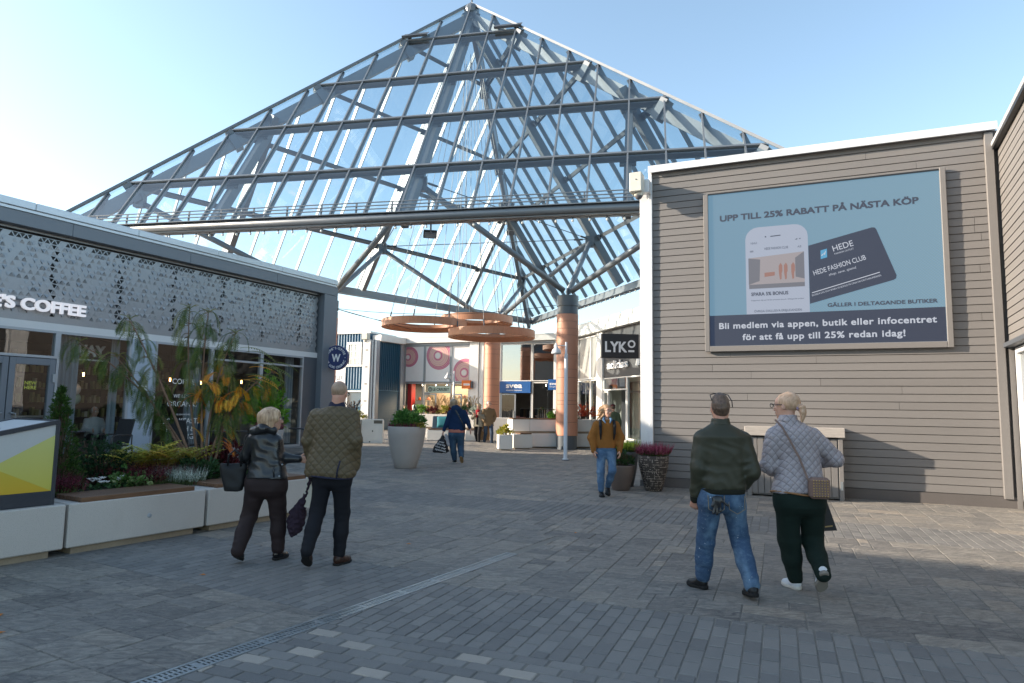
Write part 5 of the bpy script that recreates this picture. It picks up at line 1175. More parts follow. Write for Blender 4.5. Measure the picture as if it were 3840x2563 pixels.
# ---- stag horn sumac with drooping compound leaves
su = thing('sumac_tree', 'multi stemmed sumac with drooping green leaves and some orange ones', 'tree', P(2.3, 1.15), 0)
m_bark = mat('reddish bark', (.22, .13, .085), .75, var=.25, vs=10, bmp=.4, bs=50)
SG = leafmat('sumac green', (.03, .058, .012), (.075, .115, .02), (.17, .17, .035), .5, .3); lb, ob, stm = MB(), MB(), MB()
def pinnate(b, p, d, ln, ti, ls, droop=.13):
    d = Vector(d).normalized(); prev = Vector(p); pts = [prev]; n = 13
    for k in range(n):
        d = (d+Vector((0, 0, -droop))).normalized(); q = prev+d*ln/n; pts.append(q)
        s = d.cross(Vector((0, 0, 1))); s = s.normalized() if s.length > .05 else Vector((1, 0, 0))
        if k > 1:
            l = ls*sin(pi*min(1, (k+1)/(n+1.5)))**.6
            for sg in (-1, 1): leaf(b, q, s*sg*.85+d*.4+Vector((0, 0, -.42)), s.cross(d)*-1, l*R_.uniform(.85, 1.1), l*.2, min(1, max(0, ti+R_.gauss(0, .2))), .12, .6)
        prev = q
    b.tube(pts, .0035, 3, False, ti)
# stems measured along the planter: (foot, fork, tip) in planter coordinates
tips = [((0, 0), (-.6, .1, 1.0), (-1.3, .1, 1.75)), ((.0, .05), (-.7, .2, 1.3), (-1.85, .1, 1.95)), ((0.02, 0), (-.45, -.1, 1.3), (-1.1, 0, 2.3)), ((.03, .1), (-.3, .1, 1.3), (-.3, .1, 2.5)), ((.08, .05), (-.1, .1, 1.4), (-.02, .1, 2.45)), ((.12, .0), (.05, .05, 1.3), (.4, .1, 2.15)), ((.15, .0), (.2, .05, 1.1), (1.0, .1, 1.6)), ((.2, -.05), (.4, .0, .75), (.35, .1, 1.5))]
def loc(v): return Vector((v[0]*.95, v[0]*.15+v[1], v[2]))
for si, (f_, mid_, tip) in enumerate(tips):
    a, m_, c = loc((f_[0], f_[1], 0)), loc(mid_), loc(tip); pts = [a*(1-t)**2+m_*2*t*(1-t)+c*t*t for t in [i/12 for i in range(13)]]
    stm.tube(pts, [.024-.018*i/12 for i in range(13)], 7)
    for i in range(6, 13):
        for k in range(5 if i < 12 else 7):
            a0 = R_.uniform(0, 2*pi); dd = Vector((cos(a0)-.25, sin(a0)*.9, R_.uniform(-.2, .5))); q = pts[i]+Vector((0, 0, R_.uniform(-.05, .05)))
            stm.tube([q, q+dd*.06], [.006, .003], 4)
            pinnate(lb, q+dd*.04, dd, R_.uniform(.26, .44), R_.random(), .08, R_.uniform(.2, .34))
    for k in range(5): a0 = k*1.26; pinnate(lb, pts[-1], (cos(a0)*.5, sin(a0)*.5, 1), .16, .9, .03, .12)
for i in range(46):
    a0 = R_.uniform(0, 6.28); q = loc((.38+R_.gauss(0, .24), R_.gauss(0, .2), 1.25+R_.gauss(0, .17))); pinnate(ob, q, (cos(a0), sin(a0), R_.uniform(-.3, .5)), R_.uniform(.22, .36), R_.random(), .085, .16)
for i in range(12):
    a0 = R_.uniform(-.7, .7); q = loc((.6+R_.gauss(0, .25), R_.gauss(0, .15), 1.6+R_.gauss(0, .1))); pinnate(ob if i % 3 == 0 else lb, q, (cos(a0), sin(a0), .35), R_.uniform(.4, .55), .85, .1, .09)
for i in range(3): q = loc((.35, -.05, .5+.1*i)); pinnate(ob, q, (1, 0, .1), .2, .1, .06)
for p in ((-.55, .05, .9), (-.45, .1, .75), (-.35, 0, 1.05)):
    q = loc(p)
    for j in range(5): pinnate(lb, q+Vector((R_.uniform(-.2, .1), R_.uniform(-.1, .1), R_.uniform(-.1, .1))), (R_.uniform(-1, .3), R_.uniform(-.5, .5), -.1), .3, R_.random()*.5, .08, .25)
stm.build('stems', m_bark, su, True); lb.build('green_leaves', SG, su); ob.build('orange_leaves', O_LF, su)
# ---- terrace furniture
m_rat = mat('black woven rattan', (.016, .016, .018), .6, var=.3, vs=60, bmp=.6, bs=150); m_cf = mat('bronze chair frame', (.055, .05, .046), .4, .3)
def chair(label, loc_, rz):
    t = thing('terrace_chair', label, 'chair', (loc_[0], loc_[1], ground_h(*loc_)), rz, 'rattan chairs on the cafe terrace')
    b = MB(); b.M = Matrix.Translation((0, .25, .44)) @ Matrix.Rotation(radians(-14), 4, 'X'); b.bbox(-.25, .25, -.02, .02, .02, .64, .012); b.build('backrest', m_rat, t)
    b = MB(); b.bbox(-.26, .26, -.27, .26, .41, .45, .012); b.build('seat', m_rat, t)
    for s in (-1, 1):
        x = s*.29
        b = MB(); b.tube([(x, -.3, 0), (x, -.28, .6), (x, -.24, .67), (x, -.1, .685), (x, .28, .68)], .017, 8); b.tube([(x, .36, 0), (x, .3, .45), (x, .3, .68)], .017, 8); b.build('side_frame', m_cf, t, True)
        b = MB(); b.tube([(x, -.3, 0), (x, -.3, .03)], .02, 8); b.tube([(x, .36, 0), (x, .36, .03)], .02, 8); b.build('foot_cap', m_alu, t)
    return t
def table(label, loc_):
    t = thing('terrace_table', label, 'table', (loc_[0], loc_[1], ground_h(*loc_)), F_CAFE.r, 'dark tables on the cafe terrace')
    b = MB(); b.bbox(-.36, .36, -.36, .36, .76, .79, .008); b.build('table_top', m_kf, t); b = MB(); b.tube([(0, 0, .03), (0, 0, .76)], .04, 12); b.build('pedestal', m_kf, t, True); b = MB(); b.lathe([(.3, 0), (.3, .015), (.05, .05)], 20); b.build('base', m_kf, t); return t
chair('rattan chair between the bench back and curtained window', (-11.35, 14.85), F_CAFE.r+radians(100)); chair('rattan chair under the BREAKFAST lettering', (-9.7, 16.35), F_CAFE.r+radians(-80)); chair('rattan chair turned away left of the leather jacket woman', (-8.25, 17.0), F_CAFE.r+radians(112)); chair('rattan chair half hidden behind the leather jacket woman', (-6.75, 18.1), F_CAFE.r-radians(75))
table('dark square table beside the first rattan chair', (-10.45, 15.6)); table('dark pedestal table in front of the far cafe window', (-7.45, 17.6)); table('dark table near the cafe corner behind the planter pot', (-6.2, 20.3))
def pot(name, label, loc_, prof, m, n=36, rz=0): 
    t = thing(name, label, 'planter', (loc_[0], loc_[1], ground_h(*loc_)), rz); b = MB(); b.lathe(prof, n); b.build('pot', m, t, True); rt_, zt = prof[-1]; b = MB(); b.lathe([(0, zt+.02), (rt_, zt)], n); b.build('soil', m_soil, t); return t
m_conc = mat('warm cast concrete', (.37, .335, .305), .75, var=.1, vs=1.6, fs=120, bmp=.2, bs=150, bd=.002)
BP = (-2.82, 18.2)
pot('big_planter', 'large smooth concrete pot with heather and shrub in plaza centre', BP, [(0, 0), (.27, 0), (.29, .02), (.375, .28), (.455, .6), (.5, .9), (.515, 1.1), (.505, 1.115), (.45, 1.11), (.44, 1.05)], m_conc, 64)
heather('heather', 'ring of wine red heather in the big concrete pot', 'heather', (BP[0], BP[1], 1.03), .47, .47, .24, 620, R_HEA, spread=.3)
shrub('skimmia_shrub', 'green leafy shrub rising in the big concrete pot', 'shrub', (BP[0]+.05, BP[1], 1.05), .4, .38, .52, 1100, .13, .045, leafmat('skimmia green', (.03, .09, .02), (.07, .17, .035), (.14, .26, .06)), clump=8)
shrub('variegated_plant', 'pale variegated plant at right side of big pot', 'plant', (BP[0]+.34, BP[1]-.15, 1.05), .2, .2, .24, 420, .05, .03, G_YE)
WP = (-7.0, 19.4)
pot('round_white_pot', 'pale round pot with heather behind the walking woman', WP, [(0, 0), (.28, 0), (.38, .4), (.42, .75), (.4, .76), (.37, .7)], m_conc, 40)
heather('heather', 'dark pink heather in the pale round pot', 'heather', (WP[0], WP[1], ground_h(*WP)+.7), .36, .36, .32, 360, R_HEA)
shrub('laurel_hedge', 'bright green leafy bush beside the cafe corner window', 'shrub', (-7.55, 20.6, ground_h(-7.55, 20.6)+.5), .62, .5, 1.95, 2600, .13, .055, G_BR, clump=8)
pot('square_pot', 'grey pot holding the bright green leafy bush', (-7.55, 20.6), [(0, 0), (.3, 0), (.38, .5), (.36, .52), (.33, .5)], m_conc, 4, .8)
# pots by the clad wall
def markm():
    m, t, b = _nodes('dark pot with brushed pale marks'); v = objco(t)
    br = N(t, 'ShaderNodeTexBrick'); cy = N(t, 'ShaderNodeSeparateXYZ'); L(t, v, cy.inputs[0]); an = mth(t, 'ARCTAN2', cy.outputs[1], cy.outputs[0])
    cb = N(t, 'ShaderNodeCombineXYZ'); L(t, mth(t, 'MULTIPLY', an, 3.2), cb.inputs[0]); L(t, mth(t, 'MULTIPLY', cy.outputs[2], 10), cb.inputs[1])
    def lines(ax, ay, th):
        mp = stretch(t, cb.outputs[0], (1, 1, 1)); vo = N(t, 'ShaderNodeTexNoise'); 
        s = N(t, 'ShaderNodeSeparateXYZ'); L(t, cb.outputs[0], s.inputs[0]); u = mth(t, 'MULTIPLY', s.outputs[ax], 2.1); fl = mth(t, 'FLOOR', u); fr_ = mth(t, 'ABSOLUTE', mth(t, 'SUBTRACT', mth(t, 'FRACT', u), .5))
        l = mth(t, 'LESS_THAN', fr_, th); c2 = N(t, 'ShaderNodeCombineXYZ'); L(t, mth(t, 'MULTIPLY', fl, 7.31), c2.inputs[0]); L(t, mth(t, 'MULTIPLY', s.outputs[ay], .9), c2.inputs[1])
        n_ = N(t, 'ShaderNodeTexNoise'); n_.inputs['Scale'].default_value = 1.0; n_.inputs['Detail'].default_value = 1; L(t, c2.outputs[0], n_.inputs['Vector'])
        return mth(t, 'MULTIPLY', l, mth(t, 'GREATER_THAN', n_.outputs['Fac'], .52))
    k = mth(t, 'MAXIMUM', lines(0, 1, .13), lines(1, 0, .13)); k = mth(t, 'MULTIPLY', k, ramp(t, noise(t, 60, 3, .6, v), ((.38, 0.), (.55, 1.))))
    c = mixc(t, k, mixc(t, noise(t, 12, 4, .6, v), (.03, .023, .02), (.06, .048, .04)), (.42, .36, .3)); L(t, c, b.inputs['Base Color']); b.inputs['Roughness'].default_value = .65; bump(t, b, k, .3, .005); return m
pot('patterned_pot', 'dark tall pot brushed with pale dashes and pink heather', (2.98, 13.98), [(0, 0), (.16, 0), (.185, .04), (.25, .3), (.3, .52), (.315, .7), (.3, .73), (.275, .7)], markm(), 40)
heather('heather', 'pink red heather in the dark dashed pot', 'heather', (2.98, 13.98, .69), .29, .29, .34, 420, R_HEA, spread=.55)
pot('brown_pot', 'brown smooth pot behind the ochre sweater woman', (2.3, 14.0), [(0, 0), (.165, 0), (.18, .02), (.25, .25), (.3, .5), (.295, .52), (.27, .5)], mat('brown glazed pot', (.13, .1, .085), .4, var=.12, coat=.2), 40)
shrub('skimmia_shrub', 'dark red budded shrub in the brown pot', 'shrub', (2.3, 14.0, .48), .3, .28, .34, 620, .07, .03, G_DK); heather('skimmia_buds', 'red flower buds above the brown pot', 'flowers', (2.3, 13.98, .62), .28, .24, .16, 120, R_RED, spread=.4)
pot('grey_tall_pot', 'tall grey pot with lime heather between brown pot and wall', (2.53, 14.75), [(0, 0), (.17, 0), (.24, .35), (.285, .72), (.28, .75), (.25, .72)], mat('grey pot', (.1, .1, .1), .5), 40)
heather('heather', 'lime green heather in the tall grey pot', 'heather', (2.53, 14.75, .72), .27, .27, .34, 420, G_HEA, spread=.45)
# ---- white seating planters at the back
m_wblock = mat('white cast concrete', (.7, .665, .61), .7, 0, .07, 1.3, 90, .15, 120, .002)
def block(label, fr, x0, x1, y0, y1, z0, z1, name='seating_block', seam=None, group='white seating blocks at the back', wood=None, cat='planter'):
    t = thing(name, label, cat, fr.w(x0, y0), fr.r, group); W_ = x1-x0; D_ = y1-y0
    b = MB(); cuts = [0]+[s for s in (seam or [])]+[W_]
    for a, c in zip(cuts, cuts[1:]): b.bbox(a+.004, c-.004, 0, D_, z0+.07, z1, .012)
    b.build('trough', m_wblock, t); b = MB(); b.box(.1, W_-.1, .06, D_-.05, 0, z0+.07); b.build('plinth', m_under, t)
    if wood:
        b = MB(); a, c = wood
        for k in range(6): b.bbox(a, c, -.01+.085*k, .068+.085*k, z1+.002, z1+.05, .005, R_.random())
        b.build('seat_slats', m_bench, t)
    return t
FA = Frame((-.45, 25.85), (.99, .16)); block('small white cube planter left of the lamp post', FA, 0, .55, 0, .55, 0, .62); shrub('rosette_plant', 'yellow green rosette plant in the small white cube planter', 'plant', FA.w(.28, .28, .6), .3, .26, .38, 340, .1, .06, G_YE); 
FW = Frame((.3, 27.1), (.72, .69)); block('low white block with wooden top behind the cube planter', Frame((.12, 26.7), (.9, .42)), 0, .85, 0, .5, 0, .62, wood=(.3, .8))
FW = Frame((.05, 27.35), (.965, .26)); block('two tier white terrazzo wall below the bright blue shop sign', FW, .1, 3.6, .3, 1.1, 0, .62, seam=[.75, 2.5]); t_ = block('upper tier of the white terrazzo wall with wooden top', FW, .1, 3.6, .3, 1.1, .64, 1.2, seam=[.75, 2.5], wood=(.0, 2.5))
FZ = Frame((2.5, 28.9), (.9, .43)); block('white planter wall right of the near column', FZ, .0, 2.6, .2, 1.1, 0, .62, seam=[1.3]); block('upper white planter tier with red shrubs', FZ, .0, 2.6, .2, 1.1, .64, 1.2, seam=[1.3])
shrub('red_shrub', 'orange red spiky shrub right of the near column', 'shrub', FZ.w(.95, .6, 1.2), .75, .4, .75, 1300, .1, .035, O_RED); shrub('grass_tuft', 'pale grassy tuft between column and red shrub', 'plant', FZ.w(.3, .45, 1.2), .35, .3, .5, 500, .16, .016, W_HEA); shrub('small_green_plant', 'small fresh green plant left of near column', 'plant', FW.w(2.0, .6, 1.2), .32, .28, .38, 380, .08, .05, G_BR); shrub('purple_plant', 'purple leafed plant beside small green plant', 'plant', FW.w(2.3, .45, 1.15), .35, .28, .3, 360, .09, .06, R_RED)
FC = Frame((-3.8, 30.4), (.96, -.1)); block('low white bench with wooden top behind the blue jacket woman', FC, 0, 1.25, 0, .55, 0, .62, wood=(.05, 1.2)); block('low white bench beside the older couple', FC, 1.75, 2.55, .1, .65, 0, .62, wood=(.05, .7))
FD = Frame((-4.7, 32.6), (.97, -.22)); block('long white planter behind the bench with mixed plants', FD, 0, 3.2, 0, .9, 0, .6, seam=[1.6]); block('upper tier of the long white planter', FD, 0, 3.2, 0, .9, .62, 1.3, seam=[1.6]); block('white block behind the older couple', Frame((-.95, 30.9), (.98, -.12)), 0, 1.35, 0, .9, 0, 1.2)
for s, m, h, lb, k in ((.25, G_BR, .5, 'green leafy plant at left end of back planter', 0), (.8, R_RED, .45, 'dark red trailing plant in back planter', 0), (1.35, G_YE, .5, 'yellow green plant in back planter middle', 0), (1.9, R_RED, .55, 'brown red bushy plant right of back planter middle', 0), (2.5, G_DK, .5, 'dark green plant near the blue jacket woman', 0), (3.0, W_HEA, .45, 'white flowered plant at right end of back planter', 0)): shrub('border_plant', lb, 'plant', FD.w(s, .4, 1.28), .36, .33, h, 420, .11, .045, m)
def grasses(label, loc_, n, h, m, group=None):
    t = thing('ornamental_grass', label, 'grass', loc_, 0, group); b = MB()
    for i in range(n):
        a = R_.uniform(0, 6.28); d = Vector((cos(a)*.25, sin(a)*.25, 1)); hh = h*R_.uniform(.6, 1.1); q = Vector((R_.gauss(0, .08), R_.gauss(0, .08), 0)); b.tube([q, q+d*hh*.6, q+d*hh*.9+Vector((cos(a), sin(a), 0))*.1*hh], [.006, .005, .012], 3, False, R_.random())
    b.build('blades', m, t)
DRY = leafmat('dry grass', (.2, .14, .07), (.32, .24, .13), (.42, .34, .2))
for s in (1.0, 1.6, 2.2, 2.8): grasses('dry feathery grass standing in the back planter', FD.w(s, .5, 1.28), 40, 1.0, DRY, 'dry grasses in the back planter')
# seat cushions and blue chair back
cu = thing('lounge_chair', 'dark blue slatted lounge seat in front of the back planter', 'chair', FC.w(.15, .35, .67), FC.r); b = MB(); b.M = Matrix.Rotation(radians(-12), 4, 'X'); b.bbox(0, 1.05, 0, .05, 0, .58, .02); b.build('backrest', mat('navy slats', (.02, .05, .08), .6), cu); b = MB(); b.bbox(0, 1.05, -.2, .1, .0, .05, .015); b.build('seat', mat('navy slats', (.02, .05, .08), .6), cu)
pc = thing('cushion', 'teal cushion leaning on the blue lounge seat', 'cushion', FC.w(.7, .22, .72), FC.r-.1)
def pillow(m, w_, h_, d_, par):
    b = MB(); n = 10; vs = []; 
    for sd_ in (-1, 1):
        for i in range(n+1):
            for j in range(n+1): u, v = i/n*2-1, j/n*2-1; q = (1-u**4)*(1-v**4); k = 1-.07*(1-abs(u))*abs(v)**2-.0; vs.append((u*w_/2*(1-.08*(1-v*v)**1), sd_*d_/2*q**.5, h_/2+v*h_/2*(1-.08*(1-u*u))))
    N_ = (n+1)**2; b.add(vs, [(o+i*(n+1)+j, o+(i+1)*(n+1)+j, o+(i+1)*(n+1)+j+1, o+i*(n+1)+j+1) for o in (0, N_) for i in range(n) for j in range(n)]); return b.build('cover', m, par, True)
pillow(mat('teal fabric', (.01, .15, .19), .8, var=.1, bmp=.3, bs=200), .62, .52, .2, pc)
# litter bin with planter
bn = thing('litter_bin', 'white metal litter bin with rounded hood near the left pillar', 'litter bin', (-5.55, 26.85, 0), radians(6))
m_binm = mat('white painted bin', (.68, .67, .62), .4, var=.05)
b = MB(); b.prism(rr(-.42, .42, .1, 1.12, .07), 0, .55); b.v = [(x, z, y) for x, y, z in b.v]; b.build('body', m_binm, bn); b = MB(); b.box(-.34, .34, .05, .5, 0, .1); b.build('plinth', m_under, bn); b = MB(); b.bbox(.05, .4, -.012, 0, .14, .93, .01); b.build('door', m_binm, bn); b = MB(); b.box(.06, .39, -.008, .0, .95, 1.08); b.build('opening', mat('bin opening', (.12, .11, .09), .8), bn); b = MB(); b.box(.0, .04, -.014, -.0, .62, .68); b.box(-.1, -.06, -.01, 0, .2, .25); b.build('lock', m_black, bn)
FE = Frame((-6.9, 26.75), (1, .02)); block('white planter with yellow plants behind the quilted jacket man', FE, 0, .9, 0, .8, 0, .62); block('upper white planter tier behind the quilted jacket man', FE, 0, .9, 0, .8, .64, 1.1)
shrub('golden_shrub', 'yellow green bushy plants in the planter beside the bin', 'shrub', FE.w(.6, .4, 1.08), .45, .38, .42, 720, .07, .04, G_YE); grasses('purple plume grass behind the golden plants', FE.w(.45, .5, 1.08), 60, .85, leafmat('purple grass', (.06, .03, .04), (.12, .07, .06), (.2, .16, .1)))
# fallen leaves
b0 = MB()
for k, (x, y) in enumerate(((-2.95, 6.6), (-3.6, 4.9), (-3.9, 5.3), (-1.2, 8.2), (.9, 9.1))):
    fl3 = thing('fallen_leaf', 'small brown leaf lying on the paving', 'leaf', (x, y, .006), k, 'fallen leaves on the paving'); b = MB(); leaf(b, (-.03, 0, 0), (1, 0, 0), (0, 0, 1), .07, .035, .3, .2); b.build('blade', O_LF, fl3)
# ================================================================ people: each garment and body is one smooth surface grown from a distance field
V3 = lambda *a: np.array(a, dtype=float)
def smin(a, b, k):
    h = np.clip(.5+.5*(b-a)/k, 0, 1); return b*(1-h)+a*h-k*h*(1-h)
class Field:
    def __init__(s, h): s.h = h; s.p = []; s.cuts = []; s.folds = []; s.amp = 0; s.fq = 24; s.quilt = None; s.seed = 0
    def cone(s, a, b, r1, r2, k=.03, flat=None): s.p.append(('c', np.array(a, float), np.array(b, float), r1, r2, k, flat)); return s
    def chain(s, pts, rs, k=.03, flat=None):
        for i in range(len(pts)-1): s.cone(pts[i], pts[i+1], rs[i], rs[i+1], k, flat)
        return s
    def ell(s, c, r, M=None, k=.03, sub=False): s.p.append(('e' if not sub else 's', np.array(c, float), np.array(r, float), M if M is not None else np.eye(3), 0, k, None)); return s
    def prof(s, rows, k=.03, pw=2.4):
        """stack of ellipses: rows of (z, centre x, half width, centre y, half depth)"""
        r = np.array(sorted(rows), float); s.p.append(('t', r, pw, 0, 0, k, None)); return s
    def cut(s, p, n): s.cuts.append((np.array(p, float), np.array(n, float)/np.linalg.norm(n))); return s
    def fold(s, c, r, ax, amp, f=70): s.folds.append((np.array(c, float), r, np.array(ax, float)/np.linalg.norm(ax), amp, f)); return s
    def box(s, q):
        t = q[0]
        if t == 'c': m = max(q[3], q[4]); return np.minimum(q[1], q[2])-m, np.maximum(q[1], q[2])+m
        if t in 'es': m = max(q[2]); return q[1]-m, q[1]+m
        r = q[1]; return np.array([(r[:, 1]-r[:, 2]).min(), (r[:, 3]-r[:, 4]).min(), r[0, 0]]), np.array([(r[:, 1]+r[:, 2]).max(), (r[:, 3]+r[:, 4]).max(), r[-1, 0]])
    def mesh(s):
        h = s.h; bx = [s.box(q) for q in s.p if q[0] != 's']; lo = np.min([b[0] for b in bx], 0)-3*h-.02; hi = np.max([b[1] for b in bx], 0)+3*h+.02
        n = np.ceil((hi-lo)/h).astype(int)+1; ax = [lo[i]+h*np.arange(n[i]) for i in range(3)]
        F = np.full(n, .08)
        for q in s.p:
            b0, b1 = s.box(q); m = .03+q[5]; i0 = np.maximum(0, ((b0-m-lo)/h).astype(int)); i1 = np.minimum(n, ((b1+m-lo)/h).astype(int)+2)
            sl = tuple(slice(a, b) for a, b in zip(i0, i1)); X, Y, Z = np.meshgrid(ax[0][sl[0]], ax[1][sl[1]], ax[2][sl[2]], indexing='ij')
            if q[0] == 'c':
                a, b = q[1], q[2]; d = b-a; L2 = max(d@d, 1e-9); t = np.clip(((X-a[0])*d[0]+(Y-a[1])*d[1]+(Z-a[2])*d[2])/L2, 0, 1)
                ex, ey, ez = X-a[0]-t*d[0], Y-a[1]-t*d[1], Z-a[2]-t*d[2]
                if q[6] is not None:
                    fd, fk = q[6]; w_ = (ex*fd[0]+ey*fd[1]+ez*fd[2])*(fk-1); ex, ey, ez = ex+w_*fd[0], ey+w_*fd[1], ez+w_*fd[2]
                D = np.sqrt(ex*ex+ey*ey+ez*ez)-(q[3]+t*(q[4]-q[3]))
            elif q[0] in 'es':
                M = q[3]; c = q[1]; u = [(M[0, i]*(X-c[0])+M[1, i]*(Y-c[1])+M[2, i]*(Z-c[2]))/q[2][i] for i in range(3)]
                D = (np.sqrt(u[0]**2+u[1]**2+u[2]**2)-1)*min(q[2])
            else:
                r, pw = q[1], q[2]; zz = np.clip(Z, r[0, 0], r[-1, 0]); I = lambda j: np.interp(zz[0, 0], r[:, 0], r[:, j])[None, None, :]
                cx, hw, cy, hd = I(1), I(2), I(3), I(4)
                D = ((np.abs((X-cx)/hw)**pw+np.abs((Y-cy)/hd)**pw)**(1/pw)-1)*np.minimum(hw, hd); ov = np.maximum(r[0, 0]-Z, Z-r[-1, 0]); D = np.maximum(D, ov)
            if q[0] == 's': F[sl] = -smin(-F[sl], D, q[5])
            else: F[sl] = smin(F[sl], D, q[5])
        band = np.abs(F) < .04; I_ = np.nonzero(band); P = np.stack([ax[i][I_[i]] for i in range(3)], 1); f = F[I_]
        rs = np.random.RandomState(s.seed)
        if s.amp:
            for k in range(4):
                d1, d2 = rs.randn(3), rs.randn(3); d1 /= np.linalg.norm(d1); d2 /= np.linalg.norm(d2); f = f+s.amp*.5*np.sin(s.fq*(P@d1)*rs.uniform(.6, 1.6)+2.2*np.sin(s.fq*.5*(P@d2)+rs.rand()*6)+rs.rand()*6)
        for c, r, a, amp, fr in s.folds:
            d = P-c; e = np.exp(-(d*d).sum(1)/(r*r)); o = np.cross(a, [.3, .9, .2]); f = f+amp*.8*e*(1.2*np.abs(np.sin(.5*fr*(d@a)+1.9*np.sin(13*(d@o)+rs.rand()*6)+.8*np.sin(31*(d@o)+9*(d@a)+rs.rand()*6)+rs.rand()*6))-.75)
        if s.quilt:
            pitch, amp = s.quilt; u = (P[:, 0]*.72+P[:, 1]*.3+P[:, 2]*.66)/pitch; v = (-P[:, 0]*.72+P[:, 1]*.3+P[:, 2]*.66)/pitch
            g = np.minimum(.5-np.abs(u-np.floor(u)-.5), .5-np.abs(v-np.floor(v)-.5)); f = f-amp*(np.sqrt(np.clip(g*2, 0, 1))-.6)
        F[I_] = f
        if s.cuts:
            X, Y, Z = np.meshgrid(*ax, indexing='ij')
            for p, nn in s.cuts: F = np.maximum(F, (X-p[0])*nn[0]+(Y-p[1])*nn[1]+(Z-p[2])*nn[2])
        return nets(F, lo, h)
def nets(F, lo, h):
    S = F < 0; n = np.array(F.shape)-1
    c = [S[i:i+n[0], j:j+n[1], k:k+n[2]] for i in (0, 1) for j in (0, 1) for k in (0, 1)]
    al = c[0].copy(); an = c[0].copy()
    for q in c[1:]: al &= q; an |= q
    act = an & ~al; idx = np.nonzero(act); N_ = len(idx[0]); num = -np.ones(n, dtype=np.int64); num[idx] = np.arange(N_)
    pos = np.zeros((N_, 3)); cnt = np.zeros(N_); I = np.stack(idx, 1)
    cr = [(i, j, k) for i in (0, 1) for j in (0, 1) for k in (0, 1)]
    val = {q: F[I[:, 0]+q[0], I[:, 1]+q[1], I[:, 2]+q[2]] for q in cr}
    for a in cr:
        for x in range(3):
            if a[x] == 0:
                b = tuple(1 if y == x else a[y] for y in range(3)); va, vb = val[a], val[b]; m = (va < 0) != (vb < 0); t = np.where(m, va/np.where(m, va-vb, 1), 0)
                p = np.array(a, float)[None, :].repeat(N_, 0); p[:, x] += t; pos += p*m[:, None]; cnt += m
    V = lo+h*(I+pos/cnt[:, None]); Q = []
    for x in range(3):
        y, z = (x+1) % 3, (x+2) % 3; sl0 = [slice(None)]*3; sl1 = [slice(None)]*3; sl0[x] = slice(0, -1); sl1[x] = slice(1, None)
        a, b = S[tuple(sl0)], S[tuple(sl1)]; E_ = np.stack(np.nonzero(a != b), 1)
        ok = (E_[:, y] > 0) & (E_[:, z] > 0) & (E_[:, y] < n[y]) & (E_[:, z] < n[z]); E_ = E_[ok]
        def cell(dy, dz): e = E_.copy(); e[:, y] += dy; e[:, z] += dz; return num[e[:, 0], e[:, 1], e[:, 2]]
        q = np.stack([cell(-1, -1), cell(0, -1), cell(0, 0), cell(-1, 0)], 1); inv = ~a[E_[:, 0], E_[:, 1], E_[:, 2]]; q[inv] = q[inv][:, ::-1]; Q.append(q)
    Q = np.concatenate(Q); Q = Q[(Q >= 0).all(1)]
    for _ in range(1):                            # one relaxation pass
        A = np.zeros_like(V); k = np.zeros(len(V))
        for i in range(4):
            j = (i+1) % 4; np.add.at(A, Q[:, i], V[Q[:, j]]); np.add.at(A, Q[:, j], V[Q[:, i]]); np.add.at(k, Q[:, i], 1); np.add.at(k, Q[:, j], 1)
        V = V*.55+.45*A/np.maximum(k, 1)[:, None]
    return V, Q
def sdf_obj(name, fld, m, parent, tintf=None):
    V, Q = fld.mesh(); me = bpy.data.meshes.new(name)
    me.vertices.add(len(V)); me.vertices.foreach_set('co', V.ravel()); me.loops.add(Q.size); me.loops.foreach_set('vertex_index', Q.ravel().astype(np.int32)); me.polygons.add(len(Q)); me.polygons.foreach_set('loop_start', np.arange(0, Q.size, 4, dtype=np.int32))
    me.update(calc_edges=True); me.validate(); me.polygons.foreach_set('use_smooth', [True]*len(me.polygons)); me.materials.append(m)
    if tintf is not None:
        cc = V[Q].mean(1); a = me.attributes.new('tint', 'FLOAT', 'FACE'); t = tintf(cc).astype(np.float32)
        if len(t) == len(me.polygons): a.data.foreach_set('value', t)
    return link(name, me, parent)
def rotz(a): return np.array([[cos(a), -sin(a), 0], [sin(a), cos(a), 0], [0, 0, 1.]])
# ---- materials for people
def skinm(name, c):
    if name in _mc: return _mc[name]
    m, t, b = _nodes(name); col = ramp(t, attr(t, 'tint'), ((0, c), (.3, c), (.35, (c[0]*.85, c[1]*.55, c[2]*.5)), (.6, (c[0]*.85, c[1]*.55, c[2]*.5)), (.65, (.12, .075, .045)), (1, (.12, .075, .045))))
    col = mixc(t, mth(t, 'MULTIPLY', noise(t, 18, 4, .6, objco(t)), .3), col, (c[0]*.9, c[1]*.62, c[2]*.55)); L(t, col, b.inputs['Base Color']); b.inputs['Roughness'].default_value = .5
    b.inputs['Subsurface Weight'].default_value = .12; b.inputs['Subsurface Radius'].default_value = (.01, .004, .002); _mc[name] = m; return m
SKIN = skinm('skin', (.55, .33, .24)); SKIN2 = skinm('ruddy skin', (.56, .3, .21))
def hairm(name, c1, c2, st=(60, 60, 7)):
    if name in _mc: return _mc[name]
    m, t, b = _nodes(name); n_ = noise(t, 1.6, 4, .6, stretch(t, objco(t), st), .6); n2 = noise(t, 6, 3, .6, objco(t)); L(t, mixc(t, ramp(t, mth(t, 'ADD', mth(t, 'MULTIPLY', n_, .7), mth(t, 'MULTIPLY', n2, .3)), ((.35, 0.), (.65, 1.))), c1, c2), b.inputs['Base Color']); b.inputs['Roughness'].default_value = .42; bump(t, b, n_, .8, .008); _mc[name] = m; return m
